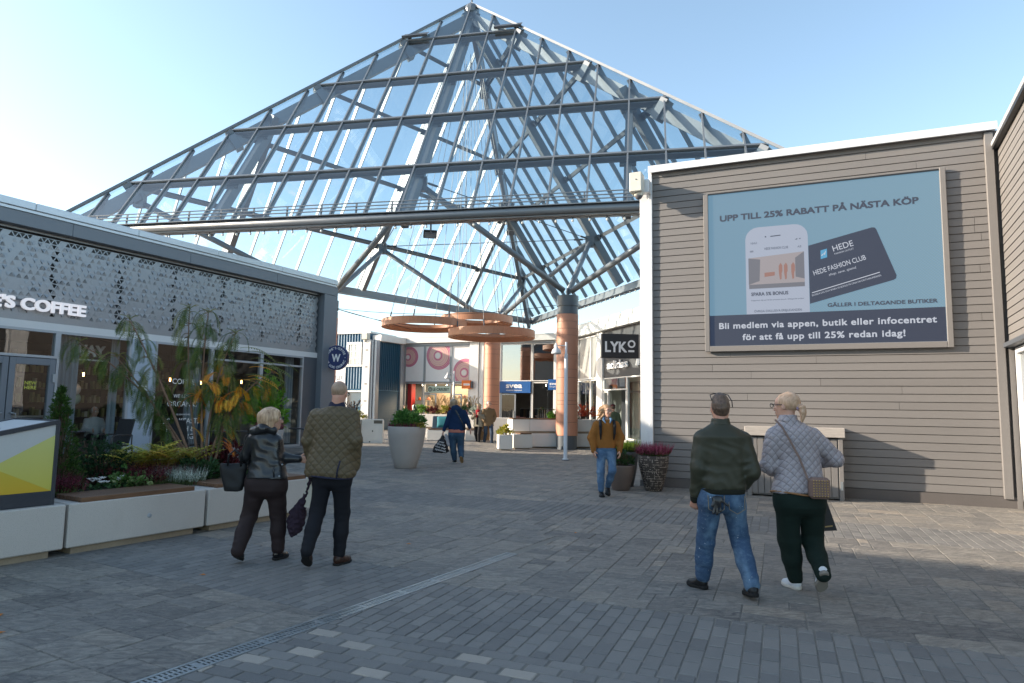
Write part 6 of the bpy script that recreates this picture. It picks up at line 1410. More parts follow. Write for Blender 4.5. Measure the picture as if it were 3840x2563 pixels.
def denim(name, c, fade, paint=0):
    if name in _mc: return _mc[name]
    m, t, b = _nodes(name); v = objco(t); n1 = noise(t, 4.2, 4, .55, stretch(t, v, (1.4, .6, .8))); n2 = noise(t, 260, 2, .6, v); n3 = noise(t, 22, 4, .65, stretch(t, v, (1, 1, 2.2)))
    cc = mixc(t, ramp(t, n1, ((.5, 0.), (.74, 1.))), c, fade); cc = mixc(t, mth(t, 'MULTIPLY', ramp(t, n3, ((.5, 0.), (.75, 1.))), .4), cc, mul(fade, .9)); cc = mixc(t, .25, cc, mixc(t, n2, mul(c, .3), mul(fade, 1.3)))
    if paint: cc = mixc(t, ramp(t, noise(t, 42, 2, .5, v), ((.72, 0.), (.74, 1.))), cc, (.6, .62, .64))
    L(t, cc, b.inputs['Base Color']); b.inputs['Roughness'].default_value = .85; bump(t, b, mth(t, 'ADD', n3, mth(t, 'MULTIPLY', n2, .2)), .5, .006); _mc[name] = m; return m
def quiltm(name, c, pitch, rough=.6, sheen=0):
    if name in _mc: return _mc[name]
    m, t, b = _nodes(name); s = N(t, 'ShaderNodeSeparateXYZ'); L(t, objco(t), s.inputs[0]); x, y, z = s.outputs
    def tri(sg): u = mth(t, 'ADD', mth(t, 'ADD', mth(t, 'MULTIPLY', x, .72*sg/pitch), mth(t, 'MULTIPLY', y, .3/pitch)), mth(t, 'MULTIPLY', z, .66/pitch)); return mth(t, 'SUBTRACT', .5, mth(t, 'ABSOLUTE', mth(t, 'SUBTRACT', mth(t, 'FRACT', u), .5)))
    g = mth(t, 'MINIMUM', tri(1), tri(-1)); hgt = mth(t, 'POWER', mth(t, 'MULTIPLY', g, 2, True), .4); n_ = noise(t, 45, 4, .65, objco(t))
    L(t, mixc(t, ramp(t, g, ((.02, 0.), (.05, 1.))), mul(c, .55), mixc(t, n_, mul(c, .85), mul(c, 1.15))), b.inputs['Base Color']); b.inputs['Roughness'].default_value = rough; bump(t, b, mth(t, 'ADD', hgt, mth(t, 'MULTIPLY', n_, .35)), .75, .009); _mc[name] = m; return m
def cloth(name, c, rough=.85, fine=180, b_=.3, var=.12, spec=.3, coat=0): return mat(name, c, rough, 0, var, 5, fine, b_, fine, .003, spec=spec, coat=coat)
HEAD = dict()
def head(F, c, yaw=0, tilt=0, s=1.0, k=.02, female=False):
    """skull, jaw, nose, lips, chin, ears and eye hollows in a turned head frame (forward = +y before turning)"""
    c = np.array(c, float); Rz = rotz(yaw); Rx = np.array([[1, 0, 0], [0, cos(tilt), -sin(tilt)], [0, sin(tilt), cos(tilt)]]); M = Rz@Rx
    w = lambda x, y, z: c+M@(np.array([x, y, z])*s)
    F.ell(w(0, -.012, .035), np.array([.074, .094, .085])*s, M, .02); F.ell(w(0, .03, -.035), np.array([.058, .062, .082])*s, M, .03); F.ell(w(0, .062, -.088), np.array([.028, .024, .024])*s, M, .02)
    F.ell(w(0, .055, .028), np.array([.06, .04, .05])*s, M, .02)
    for q in (-1, 1): F.ell(w(.03*q, .105, .006), np.array([.016, .02, .011])*s, M, .012, sub=True); F.ell(w(.036*q, .068, -.022), np.array([.024, .02, .022])*s, M, .015)
    F.cone(w(0, .094, .008), w(0, .11, -.028), .008*s, .012*s, .012); F.ell(w(0, .1, -.033), np.array([.017, .01, .009])*s, M, .008)
    F.ell(w(0, .092, -.055), np.array([.022, .008, .005])*s, M, .005); F.ell(w(0, .09, -.065), np.array([.02, .009, .006])*s, M, .005)
    for q in (-1, 1): F.ell(w(.074*q, -.008, -.005), np.array([.009, .021, .031])*s, M@rotz(-.35*q), .008)
    return c, M, s
def hand(F, wr, tip, side, nrm, curl=.6, s=1.0):
    """palm, four separate fingers of different length and a thumb leaving the side of the palm"""
    wr, tip = np.array(wr, float), np.array(tip, float); d = tip-wr; d /= np.linalg.norm(d); nrm = np.array(nrm, float); nrm = nrm-d*(nrm@d); nrm /= np.linalg.norm(nrm); x = np.cross(d, nrm)*side
    F.cone(wr-d*.05, wr, .027*s, .026*s, .02); 
    F.cone(wr+d*.01*s-x*.012*s, wr+d*.075*s-x*.026*s, .02*s, .014*s, .014); F.cone(wr+d*.01*s+x*.006*s, wr+d*.078*s+x*.004*s, .021*s, .014*s, .014); F.cone(wr+d*.01*s+x*.014*s, wr+d*.072*s+x*.027*s, .02*s, .014*s, .014)
    for i, (o, l) in enumerate(((-.03, .062), (-.01, .075), (.01, .07), (.029, .055))):
        p = wr+d*(.08-.004*abs(i-1.2))*s+x*o*s; a = 0; segs = [p]
        for j, f in enumerate((.45, .32, .25)): a += curl*(.5+.42*j)*(1+.09*i); p = p+(d*cos(a)+nrm*sin(a)+x*o*.6)*l*f*1.15*s; segs.append(p)
        F.chain(segs, [.0098*s, .0092*s, .0084*s, .007*s], .004)
    p = wr+d*.022*s-x*.03*s; t1 = p+(d*.6-x*.62+nrm*.5)*.038*s; t2 = t1+(d*.85-x*.1+nrm*(.35+curl*.4))*.034*s; F.chain([p, t1, t2], [.014*s, .0115*s, .009*s], .008)
def feet(par, name, heel, toe, ank, m, msole, h=.009, wd=1.0, boot=0.0, st=.012):
    heel, toe, ank = (np.array(q, float) for q in (heel, toe, ank)); d = toe-heel; ln = np.linalg.norm(d); d /= ln; u = ank-heel; u = u-d*(u@d); u /= np.linalg.norm(u); x = np.cross(d, u)
    F = Field(h); F.amp = .0008; b0 = heel+u*.045
    F.chain([b0+d*.035, b0+d*ln*.45+u*.0, heel+d*(ln-.1)+u*.035, heel+d*(ln-.042)+u*.03], [.036*wd, .036*wd, .043*wd, .036*wd], .03, (u, 1.12)); F.chain([heel+d*.05+u*.075, heel+d*ln*.42+u*.06], [.036*wd, .03*wd], .03); F.cone(heel+d*.05+u*.07, ank+u*boot*.5, .038*wd, .037*wd+.012*boot, .03)
    F.cut(heel+u*.012, -u); o = sdf_obj(name, F, m, par)
    S = Field(h*.8); S.chain([heel+d*.036+u*st, heel+d*ln*.5+u*st, heel+d*(ln-.09)+u*st, heel+d*(ln-.042)+u*(st+.003)], [.042*wd, .038*wd, .05*wd, .041*wd], .03); S.cut(heel+u*(st*1.9), u); S.cut(heel, -u); sdf_obj('sole', S, msole, o); return o
def rows(js, dep, y0=0.0, mn=.1):
    return [(z, x, w_, y0+(dep[2] if len(dep) > 2 else 0), max(mn, min(dep[1], w_*dep[0]))) for z, x, w_ in js]
def legs(F, J, rp, pants, rl, dep=.62, k=.04, fold=.006, hip=None, yo=0):
    R0 = sorted(rows(pants, (dep*.94, .2), yo)); z0 = R0[0]; F.prof([(z0[0]-.035, z0[1], z0[2]*.62, z0[3], z0[4]*.45), (z0[0]-.0, z0[1], z0[2]*.9, z0[3], z0[4]*.8)]+[q for q in R0[1:]], .07, 2.3)
    for s in 'LR':
        h_, kn, an = np.array(J['hip'+s]), np.array(J['kn'+s]), np.array(J['an'+s]); F.cone(h_, kn, rl[0], rl[1], k); F.cone(kn, kn+(an-kn)*.5, rl[1], rl[1]*.5+rl[2]*.5+.004, .03); F.cone(kn+(an-kn)*.5, an, rl[1]*.5+rl[2]*.5+.004, rl[2], .03)
        ax = an-kn; F.fold(kn+V3(0, -.03, 0), .11, ax, fold, 75); F.fold(an+V3(0, 0, .07), .1, ax, fold*1.4, 85); F.fold(h_+V3(0, 0, -.1), .13, V3(.4 if s == 'L' else -.4, .2, 1), fold, 55)
    return F
def innerbody(F, J, rl=.045, arms=True):
    pl = (np.array(J['hipL'])+np.array(J['hipR']))/2; nk = np.array(J['neck']); F.cone(pl, pl*.4+nk*.6, .08, .075, .04); F.cone(pl*.4+nk*.6, nk-V3(0, 0, .06), .075, .045, .04)
    for s in 'LR':
        F.chain([pl*.5+np.array(J['hip'+s])*.5, J['hip'+s], J['kn'+s], J['an'+s]], [.075, .07, .045, .033], .03)
        F.chain([np.array(J['sh'+s])*.75+nk*.25-V3(0, 0, .03), J['el'+s], J['wr'+s]], [.045, .036, .026], .03)
def body(par, J, hc, yaw, tilt, s, skin, h=.008, neckr=.053, hands=(), stubble=False):
    F = Field(h); innerbody(F, J); c, M, s_ = head(F, hc, yaw, tilt, s); nk = np.array(J['neck']); F.cone(c+M@(np.array([0, -.022, -.06])*s), nk-V3(0, 0, .05), neckr*s*.97, neckr*1.12*s, .03)
    for hd in hands: hand(F, *hd)
    def tf(P):
        q = (P-c)@M/s; t = np.zeros(len(P)); t[(np.abs(q[:, 0]) < .022) & (q[:, 1] > .085) & (np.abs(q[:, 2]+.06) < .0105)] = .5; t[(np.abs(np.abs(q[:, 0])-.032) < .018) & (q[:, 1] > .07) & (np.abs(q[:, 2]-.03) < .005)] = 1
        if stubble: t[(q[:, 1] < .005) & (q[:, 2] < .06) & (q[:, 2] > -.075+.04*np.random.RandomState(1).rand(len(P))) & (np.abs(q[:, 0]) < .0745)] = .9
        return t
    o = sdf_obj('body', F, skin, par, tf)
    return o, (c, M, s)
M_EYE = mat('eye white', (.7, .68, .65), .3); M_IRIS = mat('dark iris', (.03, .025, .02), .2); M_GLAS = mat('dark spectacle frame', (.015, .012, .014), .3)
def eyes(par, H):
    c, M, s = H
    for q in (-1, 1):
        b = MB(); b.ball(tuple(c+M@(np.array([.031*q, .083, .006])*s)), .0125*s, 10, 8); e = b.build('eye', M_EYE, par, True); b = MB(); b.ball(tuple(c+M@(np.array([.031*q, .0925, .005])*s)), .0062*s, 8, 6); b.build('iris', M_IRIS, e, True)
def specs(par, H, z=.008, y=.118, m=None, arms=True, up=0):
    c, M, s = H; b = MB(); W = lambda x, yy, zz: tuple(c+M@(np.array([x, yy, zz])*s))
    for q in (-1, 1):
        b.tube([W(.034*q+.027*cos(a)*(1 if 1 else 0), y, z+.019*sin(a)) for a in [2*pi*i/14 for i in range(14)]], .0028*s, 5, closed=True); b.tube([W(.061*q, y, z+.006), W(.078*q, y-.03, z+.008), W(.08*q, y-.12, z+.006)], .0028*s, 5)
    b.tube([W(-.008, y, z+.004), W(.008, y, z+.004)], .0026*s, 5); return b.build('glasses', m or M_GLAS, par)
def hair(par, H, fn, m, h=.009, amp=.003):
    c, M, s = H; F = Field(h); F.amp = amp; F.fq = 60; F.seed = 4; W = lambda x, y, z: c+M@(np.array([x, y, z], float)*s); fn(F, W, M, s); return sdf_obj('hair', F, m, par)
def person(label, loc_, group=None): return thing('person', label, 'person', (loc_[0], loc_[1], loc_[2] if len(loc_) > 2 else 0), 0, group)
def tubev(par, name, pts, r, m, n=8): b = MB(); b.tube(pts, r, n); return b.build(name, m, par, True)
def strap(par, name, pts, w, th, m, nf=None):
    """flat band through the points"""
    b = MB(); pts = [Vector(p) for p in pts]
    for i in range(len(pts)-1): b.bar(pts[i], pts[i+1], th, w, (nf[i] if nf else (1, 0, .3)), end=.004)
    return b.build(name, m, par)
K_SHOE = cloth('black leather shoe', (.012, .012, .013), .35, 90, .15); K_SOLE = cloth('black rubber sole', (.012, .012, .012), .8, 200, .4); BR_SHOE = cloth('dark brown leather', (.04, .018, .012), .4, 90, .15); W_SHOE = cloth('white knit trainer', (.62, .64, .66), .7, 260, .3); W_SOLE = cloth('white rubber sole', (.55, .53, .48), .7, 200, .5); GREYSOLE = cloth('grey worn sole', (.22, .2, .17), .8, 120, .8)
def flat(p, z): return (p[0], p[1], z)
# ---------------------------------------------------------------- man in the olive quilted jacket
J = dict(neck=(.071, 0, 1.665), shL=(-.135, 0, 1.56), shR=(.235, 0, 1.562), elL=(-.215, .02, 1.275), wrL=(-.2, .2, 1.02), elR=(.295, -.03, 1.285), wrR=(.27, .1, 1.06), hipL=(-.03, 0, .921), knL=(-.087, .03, .557), anL=(-.112, -.2, .2), hipR=(.15, 0, .917), knR=(.148, .12, .523), anR=(.134, .12, .12))
p = person('bald man in olive quilted jacket and dark trousers walking away at left', (-1.9, 7.0))
bd, H = body(p, J, (.092, .02, 1.785), -.12, -.22, 1.0, SKIN2, .008, .058, [((-.215, .25, .96), (-.235, .3, .87), 1, (.3, 1, 0), .9)])
hair(p, H, lambda F, W, M, s: (F.ell(W(0, -.02, .026), np.array([.079, .1, .088])*s, M, .01), F.cut(W(0, -.02, .082), M@V3(0, .3, 1)), F.cut(W(0, .035, 0), M@V3(0, 1, -.1))), hairm('sandy grey hair', (.3, .2, .13), (.46, .32, .23)), .007, .001)
specs(p, H)
M_OLIVE = quiltm('olive quilted cotton', (.105, .076, .037), .062, .6)
F = Field(.0095); F.quilt = (.062, .004); F.amp = .004; F.fq = 14; F.seed = 2
F.prof(rows([(1.64, .071, .085), (1.612, .058, .15), (1.56, .05, .215), (1.45, .045, .228), (1.28, .046, .222), (1.145, .04, .236), (1.01, .034, .258), (.955, .034, .265), (.912, .033, .245)], (.62, .165), .0, .085), .03)
F.chain([(-.13, .0, 1.535), (-.21, .01, 1.28), (-.2, .17, 1.04)], [.088, .07, .056], .035); F.chain([(.225, .0, 1.535), (.29, -.03, 1.285), (.27, .08, 1.03)], [.09, .072, .058], .035)
F.fold((-.21, .02, 1.28), .12, (0, .5, -1), .007, 60); F.fold((.29, -.03, 1.28), .14, (0, .4, -1), .008, 55); F.fold((.04, -.12, 1.15), .2, (.5, 0, 1), .004, 40); F.fold((.24, -.05, 1.5), .1, (1, 0, .6), .006, 60)
jk = sdf_obj('jacket', F, M_OLIVE, p)
m_nvy = cloth('navy corduroy', (.02, .022, .045), .8)
F = Field(.008); F.prof([(1.615, .071, .098, .0, .085), (1.67, .075, .078, .01, .075), (1.69, .077, .07, .012, .07)], .01); F.amp = .002; sdf_obj('collar', F, m_nvy, p)
b = MB(); hem = [(.033+.246*cos(a), .0+.157*sin(a), .918+.012*sin(2*a)) for a in [2*pi*i/48 for i in range(48)]]; b.tube(hem, .011, 6, closed=True); b.tube([(.145, -.16, .915), (.15, -.168, .99), (.175, -.168, 1.09)], .008, 6); b.build('piping', m_nvy, jk, True)
F = legs(Field(.0095), J, 0, [(1.0, .045, .21), (.893, .055, .212), (.83, .058, .206)], (.102, .078, .062)); F.amp = .002; sdf_obj('trousers', F, cloth('black navy trousers', (.007, .008, .012), .8), p)
feet(p, 'shoe', (-.125, -.23, .17), (-.15, -.03, .008), (-.112, -.17, .22), BR_SHOE, K_SOLE, .008, 1.05); feet(p, 'shoe', (.105, .06, .0), (.205, .31, .0), (.14, .125, .14), BR_SHOE, K_SOLE, .008, 1.05)
bg_ = thing('string_bag', 'dark purple string bag hanging beside the olive jacket man', 'bag', (-1.9-.25, 7.0+.28, 0)); F = Field(.008); F.amp = .006; F.fq = 90; F.ell((-.13, .0, .42), (.095, .07, .17), np.array([[cos(.22), 0, sin(.22)], [0, 1, 0], [-sin(.22), 0, cos(.22)]]), .03); F.cone((-.11, 0, .5), (-.03, 0, .72), .06, .016, .05); F.cone((-.03, 0, .72), (.0, 0, .9), .016, .014, .02)
sdf_obj('mesh_pouch', F, cloth('purple mesh bag', (.03, .018, .03), .85, 60, .9, .3), bg_); tubev(bg_, 'handle', [(-.02, 0, .75), (.01, .02, .89), (.03, .03, .95)], .012, cloth('purple mesh bag', (.03, .018, .03)))
pb = thing('paper_bag', 'cream paper bag held at the olive jacket man side', 'bag', (-1.9-.23, 7.0+.33, .56), .15); b = MB(); b.add([(-.1, -.07, 0), (.1, -.07, 0), (.1, .07, 0), (-.1, .07, 0), (-.055, -.03, .38), (.075, -.03, .38), (.075, .03, .38), (-.055, .03, .38)], [(0, 3, 2, 1), (4, 5, 6, 7), (0, 1, 5, 4), (1, 2, 6, 5), (2, 3, 7, 6), (3, 0, 4, 7)]); b.build('paper_body', cloth('cream paper', (.62, .58, .48), .7, 40, .2, .05), pb); tubev(pb, 'handle', [(-.04, -.03, .37), (-.02, -.03, .42), (.03, -.03, .43), (.05, -.03, .37)], .006, cloth('cream cord', (.5, .46, .36)))
# ---------------------------------------------------------------- woman in black leather jacket
J = dict(neck=(-.055, 0, 1.385), shL=(-.19, 0, 1.3), shR=(.06, 0, 1.275), elL=(-.285, .04, 1.09), wrL=(-.27, .24, .97), elR=(.085, .03, 1.07), wrR=(.28, .06, 1.068), hipL=(-.12, 0, .814), knL=(-.205, .05, .465), anL=(-.215, -.19, .15), hipR=(.075, 0, .817), knR=(.085, .1, .484), anR=(.1, .1, .12))
p = person('woman with blond bob in black leather jacket and brown trousers', (-2.57, 7.2))
bd, H = body(p, J, (-.012, .02, 1.487), -1.15, .05, 1.03, SKIN, .008, .05, [((.285, .06, 1.068), (.36, .075, 1.06), -1, (.2, 1, 0), .5), ((-.27, .25, .965), (-.2, .32, .96), 1, (0, 0, -1), .9)])
def bob(F, W, M, s):
    F.ell(W(0, -.018, .035), np.array([.1, .118, .1])*s, M, .02); F.chain([W(-.062, -.03, .02), W(-.068, -.02, -.1)], [.05*s, .042*s], .03); F.chain([W(.062, -.03, .02), W(.068, -.02, -.1)], [.05*s, .042*s], .03); F.chain([W(0, -.075, .02), W(0, -.08, -.105)], [.062*s, .05*s], .04)
    F.chain([W(-.06, .05, .07), W(-.075, .05, .0)], [.035*s, .02*s], .02); F.chain([W(.06, .05, .07), W(.075, .05, .0)], [.035*s, .02*s], .02)
    F.ell(W(0, .12, -.04), np.array([.062, .085, .11])*s, M, .015, sub=True); F.fold(W(0, -.1, -.03), .2, M@V3(1, 0, .1), .006, 120)
hair(p, H, bob, hairm('streaked blond hair', (.26, .15, .08), (.72, .5, .32), (30, 30, 3)), .0085); eyes(p, H); specs(p, H)
M_LEA = mat('black leather', (.012, .013, .015), .3, 0, .2, 6, 60, .25, 40, .004, spec=.6)
F = Field(.0095); F.amp = .004; F.fq = 20; F.seed = 7
F.prof(rows([(1.41, -.07, .075), (1.365, -.085, .118), (1.288, -.068, .155), (1.166, -.04, .162), (1.05, -.03, .172), (.952, -.02, .195), (.872, -.013, .215)], (.68, .15), .0, .08), .03)
F.chain([(-.185, .0, 1.27), (-.275, .04, 1.09), (-.265, .2, .985)], [.075, .062, .05], .03); F.chain([(.055, -.0, 1.25), (.085, .03, 1.085), (.29, .058, 1.068)], [.078, .066, .047], .03)
for c_ in ((.08, .0, 1.1), (-.26, .06, 1.1)): F.fold(c_, .13, (.5, 0, 1), .008, 70)
F.fold((-.05, -.1, 1.05), .2, (.2, 0, 1), .007, 60); F.fold((-.05, -.1, 1.25), .15, (.5, 0, 1), .006, 55)
jk = sdf_obj('leather_jacket', F, M_LEA, p)
F = Field(.009); F.amp = .005; F.fq = 30; F.chain([(-.17, -.06, 1.36), (-.06, -.1, 1.395), (.04, -.03, 1.37)], [.045, .05, .04], .03); sdf_obj('collar', F, M_LEA, p)
b = MB(); b.tube([(-.013+.205*cos(a), .14*sin(a), .885) for a in [2*pi*i/40 for i in range(40)]], .012, 6, closed=True); b.tube([(.1, -.13, .89), (.09, -.14, 1.0)], .008, 5); b.build('waistband', M_LEA, jk, True)
for q in ((.15, -.12, .9), (.17, -.1, 1.02)): b = MB(); b.ball(q, .011, 8, 6); b.build('stud', m_galv, jk)
F = legs(Field(.0095), J, 0, [(.92, -.024, .2), (.815, -.026, .216), (.74, -.025, .212), (.69, -.022, .2)], (.112, .085, .068), .68); F.amp = .003; sdf_obj('trousers', F, cloth('dark brown trousers', (.024, .014, .014), .75, 160, .25), p)
feet(p, 'ankle_boot', (-.235, -.23, .105), (-.25, -.0, .006), (-.215, -.17, .17), mat('patent black leather', (.008, .008, .009), .16, 0, .1), K_SOLE, .008, .95, .06, .016); feet(p, 'ankle_boot', (.075, .05, .0), (.15, .28, .0), (.1, .1, .13), mat('patent black leather', (.008, .008, .009), .16), K_SOLE, .008, .95, .06, .016)
M_LEB = cloth('matt black leather', (.01, .01, .011), .5, 90, .2)
hb = thing('handbag', 'black leather handbag hanging from the leather jacket woman arm', 'bag', (-2.57-.36, 7.2-.02, .73), .35); F = Field(.009); F.amp = .003; F.prof([(0, 0, .095, 0, .065), (.05, 0, .105, 0, .07), (.24, -.01, .135, 0, .05), (.29, -.02, .13, 0, .035)], .02, 3); sdf_obj('bag_body', F, M_LEB, hb)
for y in (-.05, .05): tubev(hb, 'handle', [(-.07, y, .27), (-.065, y, .38), (-.01, y, .43), (.05, y, .38), (.06, y, .26)], .009, M_LEB)
strap(hb, 'shoulder_strap', [(.13, -.0, .28), (.2, -.1, .45), (.23, -.1, .6), (.2, .0, .66)], .018, .006, M_LEA)
# ---------------------------------------------------------------- man in green jacket
J = dict(neck=(-.02, 0, 1.545), shL=(-.2, 0, 1.41), shR=(.198, 0, 1.415), elL=(-.243, -.02, 1.13), wrL=(-.243, .04, .85), elR=(.25, -.04, 1.1), wrR=(.225, .06, .98), hipL=(-.115, 0, .864), knL=(-.13, .13, .449), anL=(-.14, .2, .12), hipR=(.082, 0, .86), knR=(.165, .05, .476), anR=(.19, -.16, .13))
p = person('man in dark green bomber jacket and faded jeans walking away', (1.96, 6.2))
bd, H = body(p, J, (-.015, .01, 1.672), .0, .0, 1.06, SKIN2, .0075, .062, [((-.25, .045, .845), (-.252, .075, .755), -1, (.45, .9, 0), 1.25)])
hair(p, H, lambda F, W, M, s: (F.ell(W(0, -.02, .022), np.array([.078, .099, .102])*s, M, .01), F.ell(W(0, .0, .098), np.array([.05, .065, .04])*s, M, .04), F.cut(W(0, .05, .0), M@V3(0, 1, -.45))), hairm('short brown hair', (.055, .032, .02), (.17, .105, .068), (40, 40, 20)), .0075, .003)
b = MB(); W = lambda x, y, z: tuple(H[0]+H[1]@(np.array([x, y, z])*H[2]))
b.tube([W(-.085, -.05, .075), W(-.08, .02, .125), W(-.03, .04, .138), W(.03, .04, .138), W(.08, .02, .125), W(.086, -.06, .07), W(.084, -.08, .02)], .0045, 6); b.build('sunglasses', M_GLAS, p, True)
M_GRN = cloth('dark green nylon', (.036, .036, .021), .48, 130, .2, .1, .4)
F = Field(.0095); F.amp = .005; F.fq = 17; F.seed = 5
F.prof(rows([(1.535, -.018, .092), (1.49, -.004, .165), (1.42, -.002, .215), (1.297, .004, .212), (1.157, .003, .204), (1.046, -.001, .206), (.975, -.005, .207), (.945, -.007, .2)], (.6, .15), .0, .085), .03)
F.chain([(-.185, .0, 1.39), (-.24, -.02, 1.13), (-.243, .03, .9)], [.083, .07, .056], .035); F.chain([(.185, .0, 1.39), (.25, -.04, 1.11), (.22, .07, .98)], [.083, .073, .057], .035)
F.fold((-.25, -.02, 1.1), .16, (.1, .2, 1), .008, 62); F.fold((-.24, .02, .95), .1, (.1, 0, 1), .009, 80); F.fold((.27, -.04, 1.08), .17, (.3, 0, 1), .009, 58); F.fold((.0, -.13, 1.0), .22, (.15, 0, 1), .006, 60); F.fold((0, -.13, 1.3), .2, (1, 0, .35), .005, 45); F.fold((.17, -.1, 1.25), .15, (.7, 0, .7), .006, 50)
jk = sdf_obj('jacket', F, M_GRN, p); rib = cloth('dark ribbed cuff', (.014, .015, .01), .9, 200, .5)
F = Field(.009); F.prof([(.905, -.008, .198, 0, .135), (.95, -.008, .204, 0, .138)], .01); sdf_obj('ribbed_hem', F, rib, jk); F = Field(.0075); F.cone((-.248, .03, .895), (-.25, .043, .845), .046, .042, .01); sdf_obj('cuff', F, rib, jk)
F = Field(.008); F.amp = .002; F.prof([(1.52, -.018, .098, .0, .085), (1.56, -.018, .082, .0, .078), (1.588, -.018, .08, .0, .078)], .02); sdf_obj('collar', F, M_GRN, jk)
F = legs(Field(.0095), J, 0, [(.95, -.013, .195), (.88, -.017, .203), (.8, -.022, .205), (.76, -.024, .2)], (.108, .084, .068), .66, .035, .007); F.amp = .003; jn = sdf_obj('jeans', F, denim('faded blue jeans', (.01, .038, .105), (.16, .27, .38), 1), p)
for x in (-.105, .08):
    b = MB(); b.M = Matrix.Translation((x, -.137 if x < 0 else -.135, .83)); b.tube([(-.07, .02, .07), (-.07, 0, -.05), (0, -.004, -.09), (.07, 0, -.05), (.07, -.0, .07)], .004, 5); b.build('pocket_seam', mat('tan stitching', (.2, .17, .12), .8), jn)
feet(p, 'trainer', (-.115, .17, .0), (-.235, .37, .0), (-.145, .2, .13), K_SHOE, K_SOLE, .008, 1.08, 0, .02); feet(p, 'trainer', (.185, -.24, .045), (.205, .03, .006), (.19, -.17, .15), K_SHOE, K_SOLE, .008, 1.08, 0, .02)
gl = thing('glove', 'black leather gloves stuffed in the back pocket of jeans', 'glove', (1.96-.105, 6.2-.16, .84)); F = Field(.007); F.amp = .003; F.fq = 50
F.ell((0, 0, .03), (.05, .022, .035), None, .02)
for x, d_, l in ((-.04, -.01, .045), (-.02, -.02, .11), (.005, -.015, .12), (.03, -.005, .09), (.055, .03, .04)): F.cone((x*.6, -.005, .02), (x+d_, -.015, .02-l), .015, .011, .008)
sdf_obj('leather', F, M_LEA, gl)
# ---------------------------------------------------------------- woman in pale quilted jacket
J = dict(neck=(-.165, 0, 1.58), shL=(-.31, 0, 1.45), shR=(.075, 0, 1.46), elL=(-.36, .04, 1.14), wrL=(-.24, .24, 1.08), elR=(.275, .0, 1.225), wrR=(.16, .2, 1.17), hipL=(-.19, 0, .834), knL=(-.143, .1, .468), anL=(-.075, .15, .11), hipR=(.03, 0, .838), knR=(.085, .12, .468), anR=(.03, -.19, .215))
p = person('woman with blond ponytail in lilac grey quilted jacket walking away', (2.78, 6.3))
bd, H = body(p, J, (-.172, .02, 1.708), .75, .0, 1.07, SKIN, .008, .05)
def pony(F, W, M, s):
    F.ell(W(0, -.02, .04), np.array([.084, .104, .09])*s, M, .02); F.cut(W(0, .055, .02), M@V3(0, 1, -.55)); 
def tail(F, W, M, s):
    F.chain([W(0, -.1, .0), W(.0, -.142, -.012), W(.0, -.148, -.06), W(-.006, -.138, -.125)], [.026*s, .029*s, .027*s, .009*s], .02)
hm = hairm('ash blond hair', (.4, .24, .14), (.72, .5, .34), (9, 30, 9)); hair(p, H, pony, hm, .008, .002); tl = hair(p, H, tail, hm, .0075, .005)
c_, M_, s_ = H; F = Field(.007); F.amp = .004; F.fq = 80; F.ell(c_+M_@(V3(0, -.112, .0)*s_), np.array([.036, .013, .038])*s_, M_, .01); sdf_obj('scrunchie', F, leafmat('lilac scrunchie', (.4, .3, .38), (.4, .3, .38), None, .8, 0), p)
specs(p, H)
M_LIL = quiltm('lilac grey quilted nylon', (.36, .32, .335), .05, .5)
F = Field(.0095); F.quilt = (.05, .003); F.amp = .004; F.fq = 15; F.seed = 9
F.prof(rows([(1.59, -.167, .075), (1.555, -.14, .125), (1.49, -.12, .19), (1.373, -.095, .2), (1.217, -.08, .195), (1.103, -.08, .21), (1.019, -.085, .228), (.934, -.1, .235), (.908, -.11, .228)], (.62, .165), .0, .085), .03)
F.chain([(-.3, .0, 1.43), (-.352, .04, 1.15), (-.25, .21, 1.09)], [.084, .068, .052], .035); F.chain([(.065, .0, 1.43), (.268, -.0, 1.225), (.17, .18, 1.175)], [.086, .072, .055], .035)
F.fold((-.35, .04, 1.17), .13, (.3, 0, 1), .008, 60); F.fold((.26, 0, 1.24), .14, (.8, 0, .5), .008, 60); F.fold((-.09, -.13, 1.2), .2, (.1, 0, 1), .006, 60)
jk = sdf_obj('quilted_jacket', F, M_LIL, p); m_tan = cloth('tan leather trim', (.3, .15, .065), .5)
b = MB(); b.tube([(-.107+.232*cos(a), .15*sin(a), .913+.016*sin(a*2+.5)) for a in [2*pi*i/44 for i in range(44)]], .009, 6, closed=True); b.build('trim', m_tan, jk, True)
F = Field(.008); F.amp = .002; F.prof([(1.565, -.167, .092, .0, .08), (1.612, -.165, .078, .0, .074), (1.63, -.165, .075, 0, .072)], .02); sdf_obj('collar', F, M_LIL, jk)
F = legs(Field(.0095), J, 0, [(.963, -.08, .222), (.878, -.079, .232), (.781, -.077, .228), (.73, -.078, .222)], (.122, .098, .068), .66, .04, .005); F.amp = .004; F.fq = 12; sdf_obj('trousers', F, cloth('dark bottle green trousers', (.006, .016, .012), .85), p)
feet(p, 'trainer', (-.055, .1, .0), (-.115, .34, .0), (-.075, .15, .12), W_SHOE, W_SOLE, .008, 1.0, 0, .018); feet(p, 'trainer', (.015, -.27, .245), (.045, -.1, .035), (.03, -.17, .27), W_SHOE, GREYSOLE, .008, 1.0, 0, .018)
cb = thing('crossbody_bag', 'small taupe crossbody bag with gold studs worn by the ponytail woman', 'bag', (2.78+.02, 6.3-.19, .88), -.1); m_tau = cloth('taupe leather', (.2, .13, .105), .45, 80, .15)
b = MB(); b.bbox(-.09, .09, -.045, .045, 0, .19, .025); b.build('bag_body', m_tau, cb, False)
b = MB()
for i in range(6):
    for j in range(7): b.ball((-.06+.024*i, -.046, .025+.023*j), .0065, 6, 4)
